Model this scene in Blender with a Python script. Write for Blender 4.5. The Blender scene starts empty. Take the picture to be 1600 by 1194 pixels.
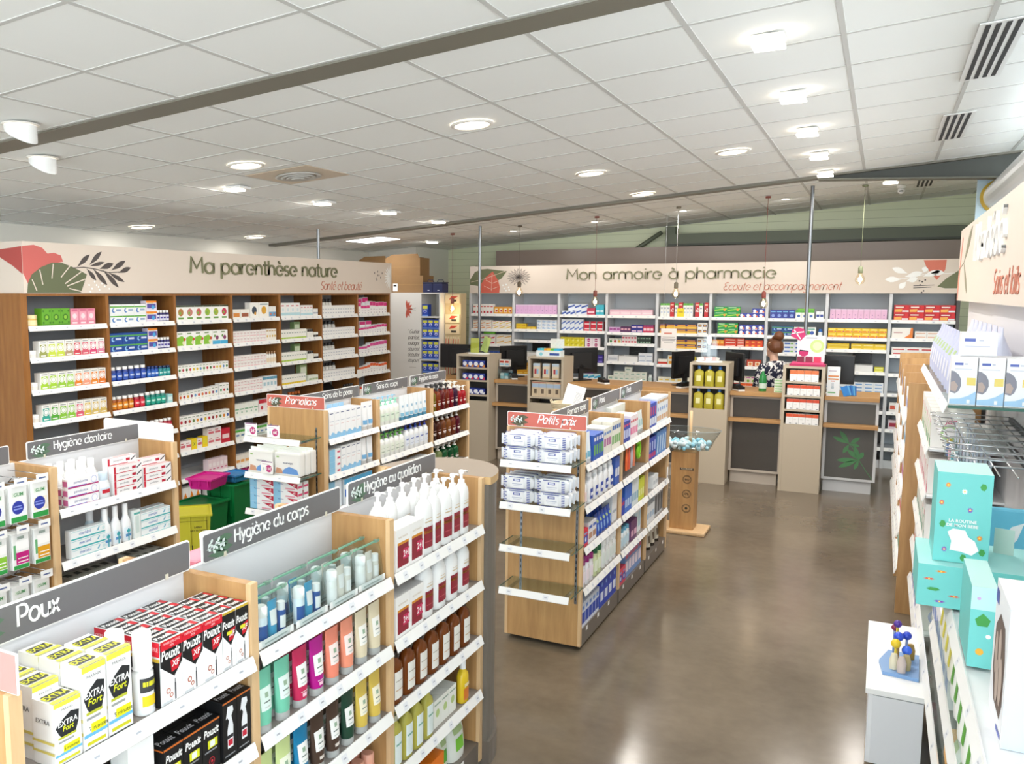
import bpy, bmesh, math, random
from math import pi, sin, cos
from mathutils import Matrix, Vector
random.seed(7)
S = bpy.context.scene
COL = S.collection

# ------------------------------------------------------------------ camera, world, exposure
PITCH = math.atan(153.6 / 1362); YAW = math.atan(740 / math.hypot(1362, 153.6))
cam_d = bpy.data.cameras.new('camera'); cam = bpy.data.objects.new('camera', cam_d); COL.objects.link(cam)
cam.location = (0, 0, 2.2); cam.rotation_euler = (pi / 2 - PITCH, 0, YAW)
cam_d.sensor_width = 36; cam_d.lens = 1362 / 1600 * 36; cam_d.shift_x = 0.1; cam_d.shift_y = 15 / 1600
cam_d.clip_start = 0.05
S.camera = cam
vs = S.view_settings
vs.view_transform = 'Standard'; vs.look = 'None'; vs.gamma = 1; vs.use_curve_mapping = False
vs.exposure = 0.34
W = bpy.data.worlds.new('daylight'); S.world = W; W.use_nodes = True
W.node_tree.nodes['Background'].inputs[0].default_value = (0.86, 0.95, 1.0, 1)
W.node_tree.nodes['Background'].inputs[1].default_value = 4.3

LAMP_COL = (1.0, 0.955, 0.9)
def area_light(name, loc, size, power, col=LAMP_COL, shape='DISK', rot=(0, 0, 0), spread=pi):
    l = bpy.data.lights.new(name, 'AREA'); l.shape = shape; l.size = size; l.energy = power; l.color = col; l.spread = spread
    o = bpy.data.objects.new(name, l); COL.objects.link(o); o.location = loc; o.rotation_euler = rot
    return o

# ------------------------------------------------------------------ materials
def lin(h):
    h = h.lstrip('#'); v = [int(h[i:i + 2], 16) / 255 for i in (0, 2, 4)]
    return tuple((c / 12.92 if c <= 0.04045 else ((c + 0.055) / 1.055) ** 2.4) for c in v) + (1,)
CN = dict(w='#f4f4f2', wh='#fbfbfa', off='#ece9e2', cream='#ece0c8', gr='#9aa0a2', lg='#d3d6d8', dg='#4a4c4e', bk='#141416', navy='#1d2a6b', blue='#1f4fb4',
          lb='#8cc4e6', sky='#4aa5dc', pale='#dde9e6', teal='#1f9a96', mint='#7fcfb4', turq='#7fd3cf', gn='#3fa535', dgn='#12693a', lime='#b5cf3e', pg='#cfe0b0', yel='#f2d21f',
          ora='#ee8a1d', red='#cf1f2b', dred='#8e1e30', mag='#d6157f', pink='#f2a7c3', lil='#dcb0dc', pur='#5b3a9e', sal='#f0947f', pea='#f2b49a', br='#7a5438', dbr='#3c2a24',
          amb='#8a3f12', gold='#d8a53c', tan='#cdb08a', beige='#e6d5bb', tau='#8f8074')
_m = {}
def M(c, r=0.45, metal=0.0, trans=0.0, emit=0.0):
    k = (c, r, metal, trans, emit)
    if k in _m: return _m[k]
    hx = CN.get(c, c); m = bpy.data.materials.new('paint_' + hx.lstrip('#')); m.use_nodes = True
    b = m.node_tree.nodes['Principled BSDF']
    b.inputs['Base Color'].default_value = lin(hx); b.inputs['Roughness'].default_value = r; b.inputs['Metallic'].default_value = metal
    if trans: b.inputs['Transmission Weight'].default_value = trans; b.inputs['IOR'].default_value = 1.35
    if emit: b.inputs['Emission Color'].default_value = lin(hx); b.inputs['Emission Strength'].default_value = emit
    _m[k] = m; return m
def nodemat(name):
    m = bpy.data.materials.new(name); m.use_nodes = True; nt = m.node_tree
    return m, nt, nt.nodes['Principled BSDF'], nt.nodes.new, nt.links.new
def wood(name, c1, c2, scale, rough=0.42):
    m, nt, b, N, L = nodemat(name)
    tc = N('ShaderNodeTexCoord'); mp = N('ShaderNodeMapping'); mp.inputs['Scale'].default_value = scale
    n = N('ShaderNodeTexNoise'); n.inputs['Scale'].default_value = 3; n.inputs['Detail'].default_value = 7; n.inputs['Roughness'].default_value = 0.6
    cr = N('ShaderNodeValToRGB'); cr.color_ramp.elements[0].position = 0.3; cr.color_ramp.elements[1].position = 0.72
    cr.color_ramp.elements[0].color = lin(c1); cr.color_ramp.elements[1].color = lin(c2)
    L(tc.outputs['Object'], mp.inputs[0]); L(mp.outputs[0], n.inputs[0]); L(n.outputs[0], cr.inputs[0]); L(cr.outputs[0], b.inputs['Base Color'])
    b.inputs['Roughness'].default_value = rough
    return m
WOODV = wood('oak_upright', '#ab8050', '#c69b66', (9, 9, 0.8))
WOODX = wood('oak_plank', '#b5854f', '#cc9f68', (0.8, 9, 9))
WOODY = wood('oak_board', '#b48a5e', '#c9a277', (9, 0.8, 9))
WOODL = wood('beech_edge', '#d3ae80', '#e0bf94', (9, 9, 0.8))
WOODU = wood('oak_dark_upright', '#845223', '#9e6a34', (9, 9, 0.8))
CARD = wood('cardboard', '#86663f', '#93714a', (1, 1, 1), 0.8)
WICK = wood('wicker', '#d3c3a0', '#e8dcc0', (20, 20, 60), 0.8)
WHITE = M('#f1f1ef', .4); SHELFW = M('#e4e5e6', .35); SIGNG = M('#6d6c6e', .45); TAUPE = M('#8d8172', .35); GREYL = M('#b9b0a6', .4)
DARKP = M('#443d36', .35); BACKG = M('#a3a8ae', .5); STEEL = M('#8b8d90', .3, 1.0); CHROME = M('#c4c6c8', .18, 1.0); BEIGE = M('#dccfc2', .55)
SALM = M('#c9685a', .5); PLINTH = M('#6b635b', .35); BLACK = M('bk', .35)
def glass(name, tint, refl=0.08, rough=0.02):
    m = bpy.data.materials.new(name); m.use_nodes = True; nt = m.node_tree; nt.nodes.clear(); N = nt.nodes.new
    o = N('ShaderNodeOutputMaterial'); mx = N('ShaderNodeMixShader'); t = N('ShaderNodeBsdfTransparent'); g = N('ShaderNodeBsdfGlossy'); f = N('ShaderNodeLayerWeight'); pw = N('ShaderNodeMath'); ad = N('ShaderNodeMath')
    f.inputs[0].default_value = .5; g.inputs['Roughness'].default_value = rough; pw.operation = 'POWER'; pw.inputs[1].default_value = 4; ad.operation = 'MULTIPLY_ADD'; ad.inputs[1].default_value = .5; ad.inputs[2].default_value = refl * .5
    t.inputs[0].default_value = lin(tint)
    nt.links.new(f.outputs['Facing'], pw.inputs[0]); nt.links.new(pw.outputs[0], ad.inputs[0]); nt.links.new(ad.outputs[0], mx.inputs[0]); nt.links.new(t.outputs[0], mx.inputs[1]); nt.links.new(g.outputs[0], mx.inputs[2]); nt.links.new(mx.outputs[0], o.inputs[0])
    return m
GLASS = glass('clear_glass', '#eef6f3'); GEDGE = M('#4f7f72', .1, 0, .3); ACRYL = glass('clear_acrylic', '#f4f7f8'); BULBG = glass('bulb_glass', '#fdf6ea')
FILM = glass('clear_film', '#eef4f4', rough=.15)

# ------------------------------------------------------------------ mesh builder
_txt = {}
def text_polys(s, bold=0.0):
    k = (s, bold)
    if k not in _txt:
        c = bpy.data.curves.new('lettering', 'FONT'); c.body = s; c.size = 1; c.offset = bold; c.resolution_u = 2; c.fill_mode = 'FRONT'
        o = bpy.data.objects.new('lettering', c); COL.objects.link(o)
        dg = bpy.context.evaluated_depsgraph_get(); me = o.evaluated_get(dg).to_mesh()
        V = [(v.co.x, v.co.y) for v in me.vertices]; F = [tuple(p.vertices) for p in me.polygons]
        o.evaluated_get(dg).to_mesh_clear(); bpy.data.objects.remove(o); bpy.data.curves.remove(c)
        if V:
            x0 = min(v[0] for v in V); x1 = max(v[0] for v in V); y0 = min(v[1] for v in V); y1 = max(v[1] for v in V)
        else: x0 = x1 = y0 = y1 = 0
        _txt[k] = (V, F, x0, x1, y0, y1)
    return _txt[k]

class MB:
    def __init__(s): s.v = []; s.f = []; s.m = []; s.sm = []; s.mats = []; s.off = 0
    def mi(s, mat):
        if mat not in s.mats: s.mats.append(mat)
        return s.mats.index(mat)
    def poly(s, pts, mat, smooth=False):
        b = len(s.v); s.v += [tuple(p) for p in pts]; s.f.append(tuple(range(b, b + len(pts)))); s.m.append(s.mi(mat)); s.sm.append(smooth)
    def raw(s, V, F, mat, smooth=False):
        b = len(s.v); s.v += [tuple(p) for p in V]; i = s.mi(mat)
        for f in F: s.f.append(tuple(b + k for k in f)); s.m.append(i); s.sm.append(smooth)
    def box(s, x0, y0, z0, x1, y1, z1, mat, faces=None, c=0):
        """faces: dict overriding the material per side: f b l r t d"""
        if c:
            bm = bmesh.new(); bmesh.ops.create_cube(bm, size=1)
            for v in bm.verts: v.co = Vector(((x0 + x1) / 2 + v.co.x * (x1 - x0), (y0 + y1) / 2 + v.co.y * (y1 - y0), (z0 + z1) / 2 + v.co.z * (z1 - z0)))
            bmesh.ops.bevel(bm, geom=list(bm.edges), offset=c, segments=2, affect='EDGES', profile=.6)
            bm.verts.ensure_lookup_table()
            s.raw([v.co[:] for v in bm.verts], [[v.index for v in f.verts] for f in bm.faces], mat); bm.free(); return s
        V = [(x0, y0, z0), (x1, y0, z0), (x1, y1, z0), (x0, y1, z0), (x0, y0, z1), (x1, y0, z1), (x1, y1, z1), (x0, y1, z1)]
        for k, f in dict(d=(3, 2, 1, 0), t=(4, 5, 6, 7), f=(0, 1, 5, 4), r=(1, 2, 6, 5), b=(2, 3, 7, 6), l=(3, 0, 4, 7)).items():
            mm = (faces or {}).get(k, mat)
            if mm: s.raw([V[i] for i in f], [(0, 1, 2, 3)], mm)
        return s
    def prism(s, pts, d0, d1, mat, plane='xz', side=None):
        """extrude a polygon given in a plane between d0 and d1 along the third axis"""
        def P(a, b, d): return {'xz': (a, d, b), 'xy': (a, b, d), 'yz': (d, a, b)}[plane]
        n = len(pts); V = [P(a, b, d0) for a, b in pts] + [P(a, b, d1) for a, b in pts]
        s.raw(V, [tuple(range(n)), tuple(range(2 * n - 1, n - 1, -1))], mat)
        s.raw(V, [(i, (i + 1) % n, n + (i + 1) % n, n + i) for i in range(n)], side or mat)
        return s
    def lathe(s, prof, mat, seg=16, cx=0, cy=0, ry=1.0, smooth=True, z0=0, cap=True):
        """profile [(radius, z)] turned about a vertical axis; ry squashes the section"""
        n = len(prof); V = []; F = []
        for r, z in prof:
            for k in range(seg): a = 2 * pi * k / seg; V.append((cx + r * cos(a), cy + r * ry * sin(a), z0 + z))
        for i in range(n - 1):
            for k in range(seg): F.append((i * seg + k, i * seg + (k + 1) % seg, (i + 1) * seg + (k + 1) % seg, (i + 1) * seg + k))
        s.raw(V, F, mat, smooth)
        if cap:
            s.raw(V[:seg], [tuple(range(seg - 1, -1, -1))], mat); s.raw(V[-seg:], [tuple(range(seg))], mat)
        return s
    def band(s, r, z0, z1, mat, a0=-60, a1=60, cx=0, cy=0, ry=1.0, seg=8):
        """label round the front (-y) of a bottle"""
        V = []
        for z in (z0, z1):
            for k in range(seg + 1): a = math.radians(-90 + a0 + (a1 - a0) * k / seg); V.append((cx + r * cos(a), cy + r * ry * sin(a), z))
        s.raw(V, [(k, k + 1, seg + 2 + k, seg + 1 + k) for k in range(seg)], mat, True); return s
    def tube(s, pts, r, mat, seg=8, closed=False):
        pts = [Vector(p) for p in pts]; n = len(pts); V = []; F = []
        rr = r if isinstance(r, (list, tuple)) else [r] * n
        for i, p in enumerate(pts):
            d = (pts[(i + 1) % n] - pts[i - 1]) if closed else (pts[min(i + 1, n - 1)] - pts[max(i - 1, 0)])
            d.normalize(); u = d.orthogonal() if abs(d.z) > .95 else d.cross(Vector((0, 0, 1))); u.normalize(); w = d.cross(u)
            for k in range(seg): a = 2 * pi * k / seg; V.append(p + rr[i] * (u * cos(a) + w * sin(a)))
        for i in range(n if closed else n - 1):
            j = (i + 1) % n
            for k in range(seg): F.append((i * seg + k, i * seg + (k + 1) % seg, j * seg + (k + 1) % seg, j * seg + k))
        if not closed: F += [tuple(range(seg - 1, -1, -1)), tuple(range((n - 1) * seg, n * seg))]
        s.raw(V, F, mat, True); return s
    def ball(s, c, r, mat, seg=12, rings=8, sz=1.0):
        V = []; F = []
        for i in range(rings + 1):
            t = pi * i / rings
            for k in range(seg): a = 2 * pi * k / seg; V.append((c[0] + r * sin(t) * cos(a), c[1] + r * sin(t) * sin(a), c[2] - r * sz * cos(t)))
        for i in range(rings):
            for k in range(seg): F.append((i * seg + k, i * seg + (k + 1) % seg, (i + 1) * seg + (k + 1) % seg, (i + 1) * seg + k))
        s.raw(V, F, mat, True); return s
    def stroke(s, lines, w, d0, d1, mat, plane='xz'):
        """monoline lettering: each polyline becomes a flat raised ribbon of width w"""
        for L in lines:
            n = len(L)
            if n < 2: continue
            A = []; B = []
            closed = math.hypot(L[0][0] - L[-1][0], L[0][1] - L[-1][1]) < 1e-6
            for i in range(n):
                a = L[i - 1] if i else (L[-2] if closed else L[0]); b = L[i + 1] if i < n - 1 else (L[1] if closed else L[-1])
                dx, dy = b[0] - a[0], b[1] - a[1]; l = math.hypot(dx, dy) or 1; nx, ny = -dy / l * w / 2, dx / l * w / 2
                A.append((L[i][0] + nx, L[i][1] + ny)); B.append((L[i][0] - nx, L[i][1] - ny))
            def P(q, d): return {'xz': (q[0], d, q[1]), 'xy': (q[0], q[1], d)}[plane]
            V = [P(q, d0) for q in A] + [P(q, d0) for q in B] + [P(q, d1) for q in A] + [P(q, d1) for q in B]
            F = []
            for i in range(n - 1):
                F += [(i, i + 1, n + i + 1, n + i), (2 * n + i, 3 * n + i, 3 * n + i + 1, 2 * n + i + 1), (i, 2 * n + i, 2 * n + i + 1, i + 1), (n + i, n + i + 1, 3 * n + i + 1, 3 * n + i)]
            s.raw(V, F, mat)
        return s
    # ---- printed marks on the faces of a carton (unit coordinates of the face)
    def face(s, w, d, h, side='f'):
        s.off += 1; e = 0.0002 + 0.00012 * s.off
        return {'f': (lambda a, b: (a * w - w / 2, -e, b * h), w, h), 't': (lambda a, b: (a * w - w / 2, b * d, h + e), w, d),
                'r': (lambda a, b: (w / 2 + e, a * d, b * h), d, h), 'l': (lambda a, b: (-w / 2 - e, d - a * d, b * h), d, h)}[side]
    def mark(s, dims, dec):
        w, d, h = dims; kind, a = dec[0], dec[1:]
        side = 'f'
        if kind[0] in 'trlf' and len(kind) > 1: side, kind = kind[0], kind[1:]
        fn, fw, fh = s.face(w, d, h, side)
        if kind == 'R': x0, z0, x1, z1, c = a; s.poly([fn(x0, z0), fn(x1, z0), fn(x1, z1), fn(x0, z1)], M(c))
        elif kind == 'C':
            x, z, r, c = a; rr = r * min(fw, fh); s.poly([fn(x + rr / fw * cos(t * pi / 8), z + rr / fh * sin(t * pi / 8)) for t in range(16)], M(c))
        elif kind == 'P': pts, c = a; s.poly([fn(*p) for p in pts], M(c))
        elif kind == 'T':   # text, centre x, centre z, height (fraction of face height), colour, [bold, shear, max width]
            t, x, z, hh, c = a[:5]; bold = a[5] if len(a) > 5 else 0; sh = a[6] if len(a) > 6 else 0; mw = a[7] if len(a) > 7 else .9; ro = a[8] if len(a) > 8 else 0
            V, F, x0, x1, y0, y1 = text_polys(t, bold)
            if not V: return
            k = hh * fh / max(y1 - y0, 1e-6); kx = min(k, mw * (fh if ro else fw) / max(x1 - x0, 1e-6)) ; k = k if kx >= k * .6 else kx / .6
            Q = []
            for px, py in V:
                qx = (px - (x0 + x1) / 2) * kx + sh * (py - y0) * k; qy = (py - (y0 + y1) / 2) * k
                if ro: qx, qy = -qy, qx
                Q.append(fn(x + qx / fw, z + qy / fh))
            s.raw(Q, F, M(c))
    def mesh(s, name):
        me = bpy.data.meshes.new(name); me.from_pydata(s.v, [], s.f)
        for m in s.mats: me.materials.append(m)
        me.polygons.foreach_set('material_index', s.m); me.polygons.foreach_set('use_smooth', s.sm); me.update(); return me
    def build(s, name, parent=None, loc=(0, 0, 0), rz=0, **k):
        return link(name, s.mesh(name), parent, loc, rz, **k)

def link(name, me, parent=None, loc=(0, 0, 0), rz=0, label=None, cat=None, group=None, kind=None):
    o = bpy.data.objects.new(name, me); COL.objects.link(o); o.location = loc; o.rotation_euler = (0, 0, rz)
    if parent: o.parent = parent
    tag(o, label, cat, group, kind); return o
def tag(o, label=None, cat=None, group=None, kind=None):
    if label: o['label'] = label
    if cat: o['category'] = cat
    if group: o['group'] = group
    if kind: o['kind'] = kind
    return o
def thing(name, label, cat, loc=(0, 0, 0), rz=0, group=None): return link(name, None, None, loc, rz, label, cat, group)
def struct(name, mb, loc=(0, 0, 0), rz=0): return mb.build(name, None, loc, rz, kind='structure')

# ------------------------------------------------------------------ monoline lettering
def arc(cx, cy, rx, ry, a0, a1, n=10): return [(cx + rx * cos(math.radians(a0 + (a1 - a0) * i / n)), cy + ry * sin(math.radians(a0 + (a1 - a0) * i / n))) for i in range(n + 1)]
XH = .68
_o = arc(.32, .34, .3, .34, 0, 360, 16)
def _arch(x): return [(x, 0), (x, .4)] + arc(x + .24, .42, .24, .26, 180, 0, 8) + [(x + .48, 0)]
_e = [(.36, .34)] + [(.62, .34)] + arc(.32, .34, .3, .34, 0, 315, 14)
_acg = [(.2, .98), (.38, .84)]; _aca = [(.24, .84), (.42, .98)]
GL = {
 'a': ([_o, [(.62, XH), (.62, 0)]], .78), 'b': ([_o, [(.02, 1.0), (.02, 0)]], .76), 'c': ([arc(.32, .34, .3, .34, 50, 310)], .64), 'd': ([_o, [(.62, 1.02), (.62, 0)]], .78),
 'e': ([_e], .74), 'è': ([_e, _acg], .74), 'é': ([_e, _aca], .74), 'f': ([[(.12, 0), (.12, .8)] + arc(.28, .82, .16, .18, 180, 60, 6), [(0, XH), (.32, XH)]], .42),
 'g': ([_o, [(.62, XH), (.62, -.1)] + arc(.34, -.1, .28, .24, 0, -140, 8)], .78), 'h': ([[(.02, 1.02), (.02, 0)], _arch(.02)], .66), 'i': ([[(.05, XH), (.05, 0)], [(.05, .86), (.05, .95)]], .2),
 'j': ([[(.1, XH), (.1, -.3)]], .3), 'l': ([[(.05, 1.02), (.05, 0)]], .2), 'm': ([_arch(.02), _arch(.5)], 1.14), 'n': ([_arch(.02), [(.02, XH), (.02, .3)]], .66), 'o': ([_o], .76),
 'p': ([_o, [(.02, XH), (.02, -.34)]], .76), 'q': ([_o, [(.62, XH), (.62, -.34)]], .78), 'r': ([[(.02, XH), (.02, 0)], [(.02, .38)] + arc(.26, .42, .24, .26, 180, 70, 6)], .4),
 's': ([arc(.2, .51, .18, .17, 40, 250, 10) + arc(.2, .17, .18, .17, 90, -140, 10)], .5), 't': ([[(.14, .96), (.14, .14)] + arc(.26, .14, .12, .14, 180, 280, 5), [(0, XH), (.32, XH)]], .42),
 'u': ([[(.02, XH), (.02, .26)] + arc(.26, .26, .24, .26, 180, 360, 8) + [(.5, XH)], [(.5, .3), (.5, 0)]], .66), 'x': ([[(0, XH), (.44, 0)], [(.44, XH), (0, 0)]], .56),
 'v': ([[(0, XH), (.22, 0), (.44, XH)]], .54), 'y': ([[(0, XH), (.24, .04)], [(.46, XH), (.12, -.34)]], .56), 'z': ([[(0, XH), (.4, XH), (0, 0), (.42, 0)]], .5),
 'M': ([[(0, 0), (.06, 1), (.42, .3), (.78, 1), (.84, 0)]], .98), 'P': ([[(.02, 0), (.02, 1), (.34, 1)] + arc(.34, .72, .26, .28, 90, -90, 8) + [(.16, .44)]], .7),
 'H': ([[(.02, 0), (.02, 1)], [(.6, 0), (.6, 1)], [(.02, .52), (.6, .52)]], .76), 'S': ([arc(.28, .74, .26, .26, 40, 260, 10) + arc(.28, .24, .26, .25, 90, -140, 10)], .66),
 'E': ([arc(.34, .76, .28, .24, 60, 270, 8) + arc(.34, .26, .32, .26, 90, 320, 8)], .74), 'D': ([[(.02, 0), (.02, 1), (.25, 1)] + arc(.25, .5, .42, .5, 90, -90, 10) + [(.02, 0)]], .8),
 'G': ([arc(.42, .5, .4, .5, 50, 345, 14) + [(.8, .46), (.5, .46)]], .94), ' ': ([], .4), "'": ([[(.05, 1), (.02, .82)]], .16), '"': ([[(.05, 1), (.02, .82)], [(.15, 1), (.12, .82)]], .26), ',': ([[(.06, .05), (0, -.14)]], .2), '.': ([[(.02, 0), (.02, .07)]], .16), 'à': ([_o, [(.62, XH), (.62, 0)], _acg], .78)}
def words(*a, **k):
    """the same line, one list of strokes per word"""
    return lettering(*a, by_word=True, **k)
def lettering(t, size, x=0, z=0, slant=0, squeeze=1.0, width=None, by_word=False):
    """polylines of a line of text; width, if given, stretches the line to that width"""
    L = []; cx = 0; wi = 0; WI = []
    for ch in t:
        g, adv = GL[ch]; wi += ch == ' '
        for l in g: WI.append(wi); L.append([(cx + px * squeeze + slant * py, py) for px, py in l])
        cx += adv * squeeze
    k = width / cx if width else size
    L = [[(x + px * k, z + py * size) for px, py in l] for l in L]
    return [[l for l, w in zip(L, WI) if w == j] for j in range(wi + 1)] if by_word else L

# ------------------------------------------------------------------ goods
ORD = 'first second third fourth fifth sixth seventh eighth ninth tenth eleventh twelfth thirteenth fourteenth fifteenth sixteenth seventeenth eighteenth nineteenth twentieth'.split()
import re
def nwords(s): return len(re.findall(r"[A-Za-z0-9][A-Za-z0-9'\u2019-]*", s))
_pc = {}
def carton(w, h, d, base='w', decs=(), side=None, top=None):
    k = ('carton', round(w, 4), round(h, 4), round(d, 4), base, repr(decs), side, top)
    if k not in _pc:
        mb = MB(); fm = {}
        if side: fm['l'] = fm['r'] = M(side)
        if top: fm['t'] = M(top)
        mb.box(-w / 2, 0, 0, w / 2, d, h, M(base), fm)
        for x in decs: mb.mark((w, d, h), x)
        _pc[k] = (mb, w, h, d, [])
    return _pc[k]
def item(key, w, h, d, fn):
    """a prototype of several meshes: fn returns body builder and [(part name, builder)]"""
    k = (repr(key), round(w, 4), round(h, 4), round(d, 4))
    if k not in _pc: body, parts = fn(w, h, d); _pc[k] = (body, w, h, d, parts)
    return _pc[k]
_mesh = {}
def put(proto, name, loc, rz, label, cat, group=None, kind=None):
    mb, w, h, d, parts = proto
    if id(mb) not in _mesh: _mesh[id(mb)] = (mb.mesh(name), [(n, b.mesh(n)) for n, b in parts], mb)
    me, pm, _ = _mesh[id(mb)]
    o = link(name, me, None, loc, rz, label, cat, group, kind)
    for n, m in pm: link(n, m, o)
    return o
class Fr:
    """the shelf frame: u to the viewer's right along the shelf, v into the shelf, z up"""
    def __init__(s, x, y, z, rz, place): s.o = (x, y, z); s.rz = rz; s.place = place
    def at(s, u, v, z=0): c, n = cos(s.rz), sin(s.rz); return (s.o[0] + c * u - n * v, s.o[1] + n * u + c * v, s.o[2] + z)
def row(F, u0, u1, n, proto, name, desc, cat, layers=1, deep=1, v=.02, stag=0, zj=0, turn=0, dz=0, ordn=0, of=''):
    """n things side by side from u0 to u1 on shelf frame F, in layers and in rows going back"""
    G = f'{desc}, {F.place}'; w, h, d = proto[1:4]; p = (u1 - u0) / n
    for r in range(deep):
        for l in range(layers):
            for i in range(n):
                u = u0 + p * (i + .5); zz = .0008 + dz + l * (h + .0008) + (zj * i if not l else 0)
                pos = [] if n == 1 else [f'{ORD[i + ordn]} from left']
                if layers > 1: pos.append({2: ('lower', 'upper'), 3: ('bottom', 'middle', 'top')}.get(layers, tuple(f'{ORD[j]} up' for j in range(9)))[l] + ('' if layers > 3 else ' layer'))
                if deep > 1: pos.append('front row' if r == 0 else f'{ORD[r]} row')
                lab = ', '.join([desc] + [' '.join(pos)] * bool(pos) + [F.place])
                for old, new in ((' layer', ''), (' row', ''), (' of the', ' of'), (' on the', ' on'), (' in the', ' in'), (' from left', ' along')):
                    if nwords(lab) > 16: lab = lab.replace(old, new)
                if nwords(lab) > 16: print('LONG', nwords(lab), lab)
                t = turn * (random.random() - .5)
                put(proto, name, F.at(u, v + r * (d + .002) + stag * (i % 2), zz), F.rz + t, lab, cat, G)
def one(F, u, proto, name, label, cat, v=.02, dz=0, turn=0, group=None):
    return put(proto, name, F.at(u, v, .0008 + dz), F.rz + turn, label, cat, group)
# ================================================================== the room
CA, CB = 3.43, .073
def cz(x): return CA + CB * x
XW0, XW1, YW0, YW1 = -7.55, 2.6, -2.6, 13.75

def concrete():
    m, nt, b, N, L = nodemat('polished_concrete')
    tc = N('ShaderNodeTexCoord'); n1 = N('ShaderNodeTexNoise'); n1.inputs['Scale'].default_value = 1.1; n1.inputs['Detail'].default_value = 9; n1.inputs['Roughness'].default_value = .62
    n2 = N('ShaderNodeTexNoise'); n2.inputs['Scale'].default_value = 14; n2.inputs['Detail'].default_value = 5
    mx = N('ShaderNodeMath'); mx.operation = 'MULTIPLY_ADD'; mx.inputs[1].default_value = .25
    cr = N('ShaderNodeValToRGB'); e = cr.color_ramp.elements; e[0].position = .38; e[1].position = .82; e[0].color = lin('#62574a'); e[1].color = lin('#7d705f')
    L(tc.outputs['Object'], n1.inputs[0]); L(tc.outputs['Object'], n2.inputs[0]); L(n2.outputs[0], mx.inputs[0]); L(n1.outputs[0], mx.inputs[2]); L(mx.outputs[0], cr.inputs[0]); L(cr.outputs[0], b.inputs['Base Color'])
    rr = N('ShaderNodeMapRange'); rr.inputs[3].default_value = .12; rr.inputs[4].default_value = .26; L(n1.outputs[0], rr.inputs[0]); L(rr.outputs[0], b.inputs['Roughness'])
    return m
mb = MB(); mb.box(XW0 - .2, YW0 - .2, -.1, XW1 + .2, YW1 + .2, 0, concrete()); struct('floor', mb)
TILE = M('#f7f9f7', .8)
mb = MB()
mb.poly([(XW0 - .2, YW0 - .2, cz(XW0 - .2)), (XW0 - .2, YW1 + .2, cz(XW0 - .2)), (XW1 + .2, YW1 + .2, cz(XW1 + .2)), (XW1 + .2, YW0 - .2, cz(XW1 + .2))], TILE); struct('ceiling', mb)
GRID = M('#cfcfcc', .6); mb = MB()
def strip(x0, y0, x1, y1, t=.0035):
    mb.raw([(x0, y0, cz(x0) - t), (x1, y0, cz(x1) - t), (x1, y1, cz(x1) - t), (x0, y1, cz(x0) - t)], [(3, 2, 1, 0)], GRID)
    mb.raw([(x0, y0, cz(x0) - t), (x1, y0, cz(x1) - t), (x1, y1, cz(x1) - t), (x0, y1, cz(x0) - t), (x0, y0, cz(x0)), (x1, y0, cz(x1)), (x1, y1, cz(x1)), (x0, y1, cz(x0))], [(0, 1, 5, 4), (1, 2, 6, 5), (2, 3, 7, 6), (3, 0, 4, 7)], GRID)
for k in range(-10, 7):
    x = -1.424 + .5985 * k; strip(x - .012, YW0, x + .012, YW1)
for k in range(-8, 19):
    y = 2.28 + (.6 if k < 3 else .62) * k + (.0 if k < 3 else -.06) + (.02 * (k - 3) if k > 3 else 0); strip(XW0, y - .012, XW1, y + .012, .003)
struct('trim_1', mb)

# walls
RIB, nt, b, N, L = nodemat('ribbed_cladding'); tc = N('ShaderNodeTexCoord'); sp = N('ShaderNodeSeparateXYZ'); w1 = N('ShaderNodeMath'); w1.operation = 'FRACT'; sc = N('ShaderNodeMath'); sc.operation = 'MULTIPLY'; sc.inputs[1].default_value = 9.0
cr = N('ShaderNodeValToRGB'); cr.color_ramp.elements[0].color = lin('#aab08a'); cr.color_ramp.elements[1].position = .09; cr.color_ramp.elements[1].color = lin('#dde2c2')
L(tc.outputs['Object'], sp.inputs[0]); L(sp.outputs[2], sc.inputs[0]); L(sc.outputs[0], w1.inputs[0]); L(w1.outputs[0], cr.inputs[0]); L(cr.outputs[0], b.inputs['Base Color']); b.inputs['Roughness'].default_value = .45
WALLW = M('#e3e1d8', .6)
def wallbox(name, x0, y0, x1, y1, mat, z1=None):
    mb = MB(); a, c = (cz(x0), cz(x1)) if z1 is None else (z1, z1)
    V = [(x0, y0, 0), (x1, y0, 0), (x1, y1, 0), (x0, y1, 0), (x0, y0, a), (x1, y0, c), (x1, y1, c), (x0, y1, a)]
    mb.raw(V, [(3, 2, 1, 0), (4, 5, 6, 7), (0, 1, 5, 4), (1, 2, 6, 5), (2, 3, 7, 6), (3, 0, 4, 7)], mat); return struct(name, mb)
wallbox('wall_back', XW0, YW1, XW1, YW1 + .15, RIB)
wallbox('wall_left', XW0 - .15, YW0, XW0, YW1, WALLW)
wallbox('wall_right_outer', XW1, 8.9, XW1 + .15, YW1, RIB)
wallbox('wall_right_parapet', XW1, YW0, XW1 + .15, 8.9, WALLW, 1.5)
wallbox('wall_return', XW0, 12.55, -6.66, YW1, WALLW)
PANW, nt, b, N, L = nodemat('slotted_panel'); b.inputs['Base Color'].default_value = lin('#dedcdd'); b.inputs['Roughness'].default_value = .45
wallbox('wall_right', .64, 1.2, .72, 8.72, PANW, 2.2)
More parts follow.
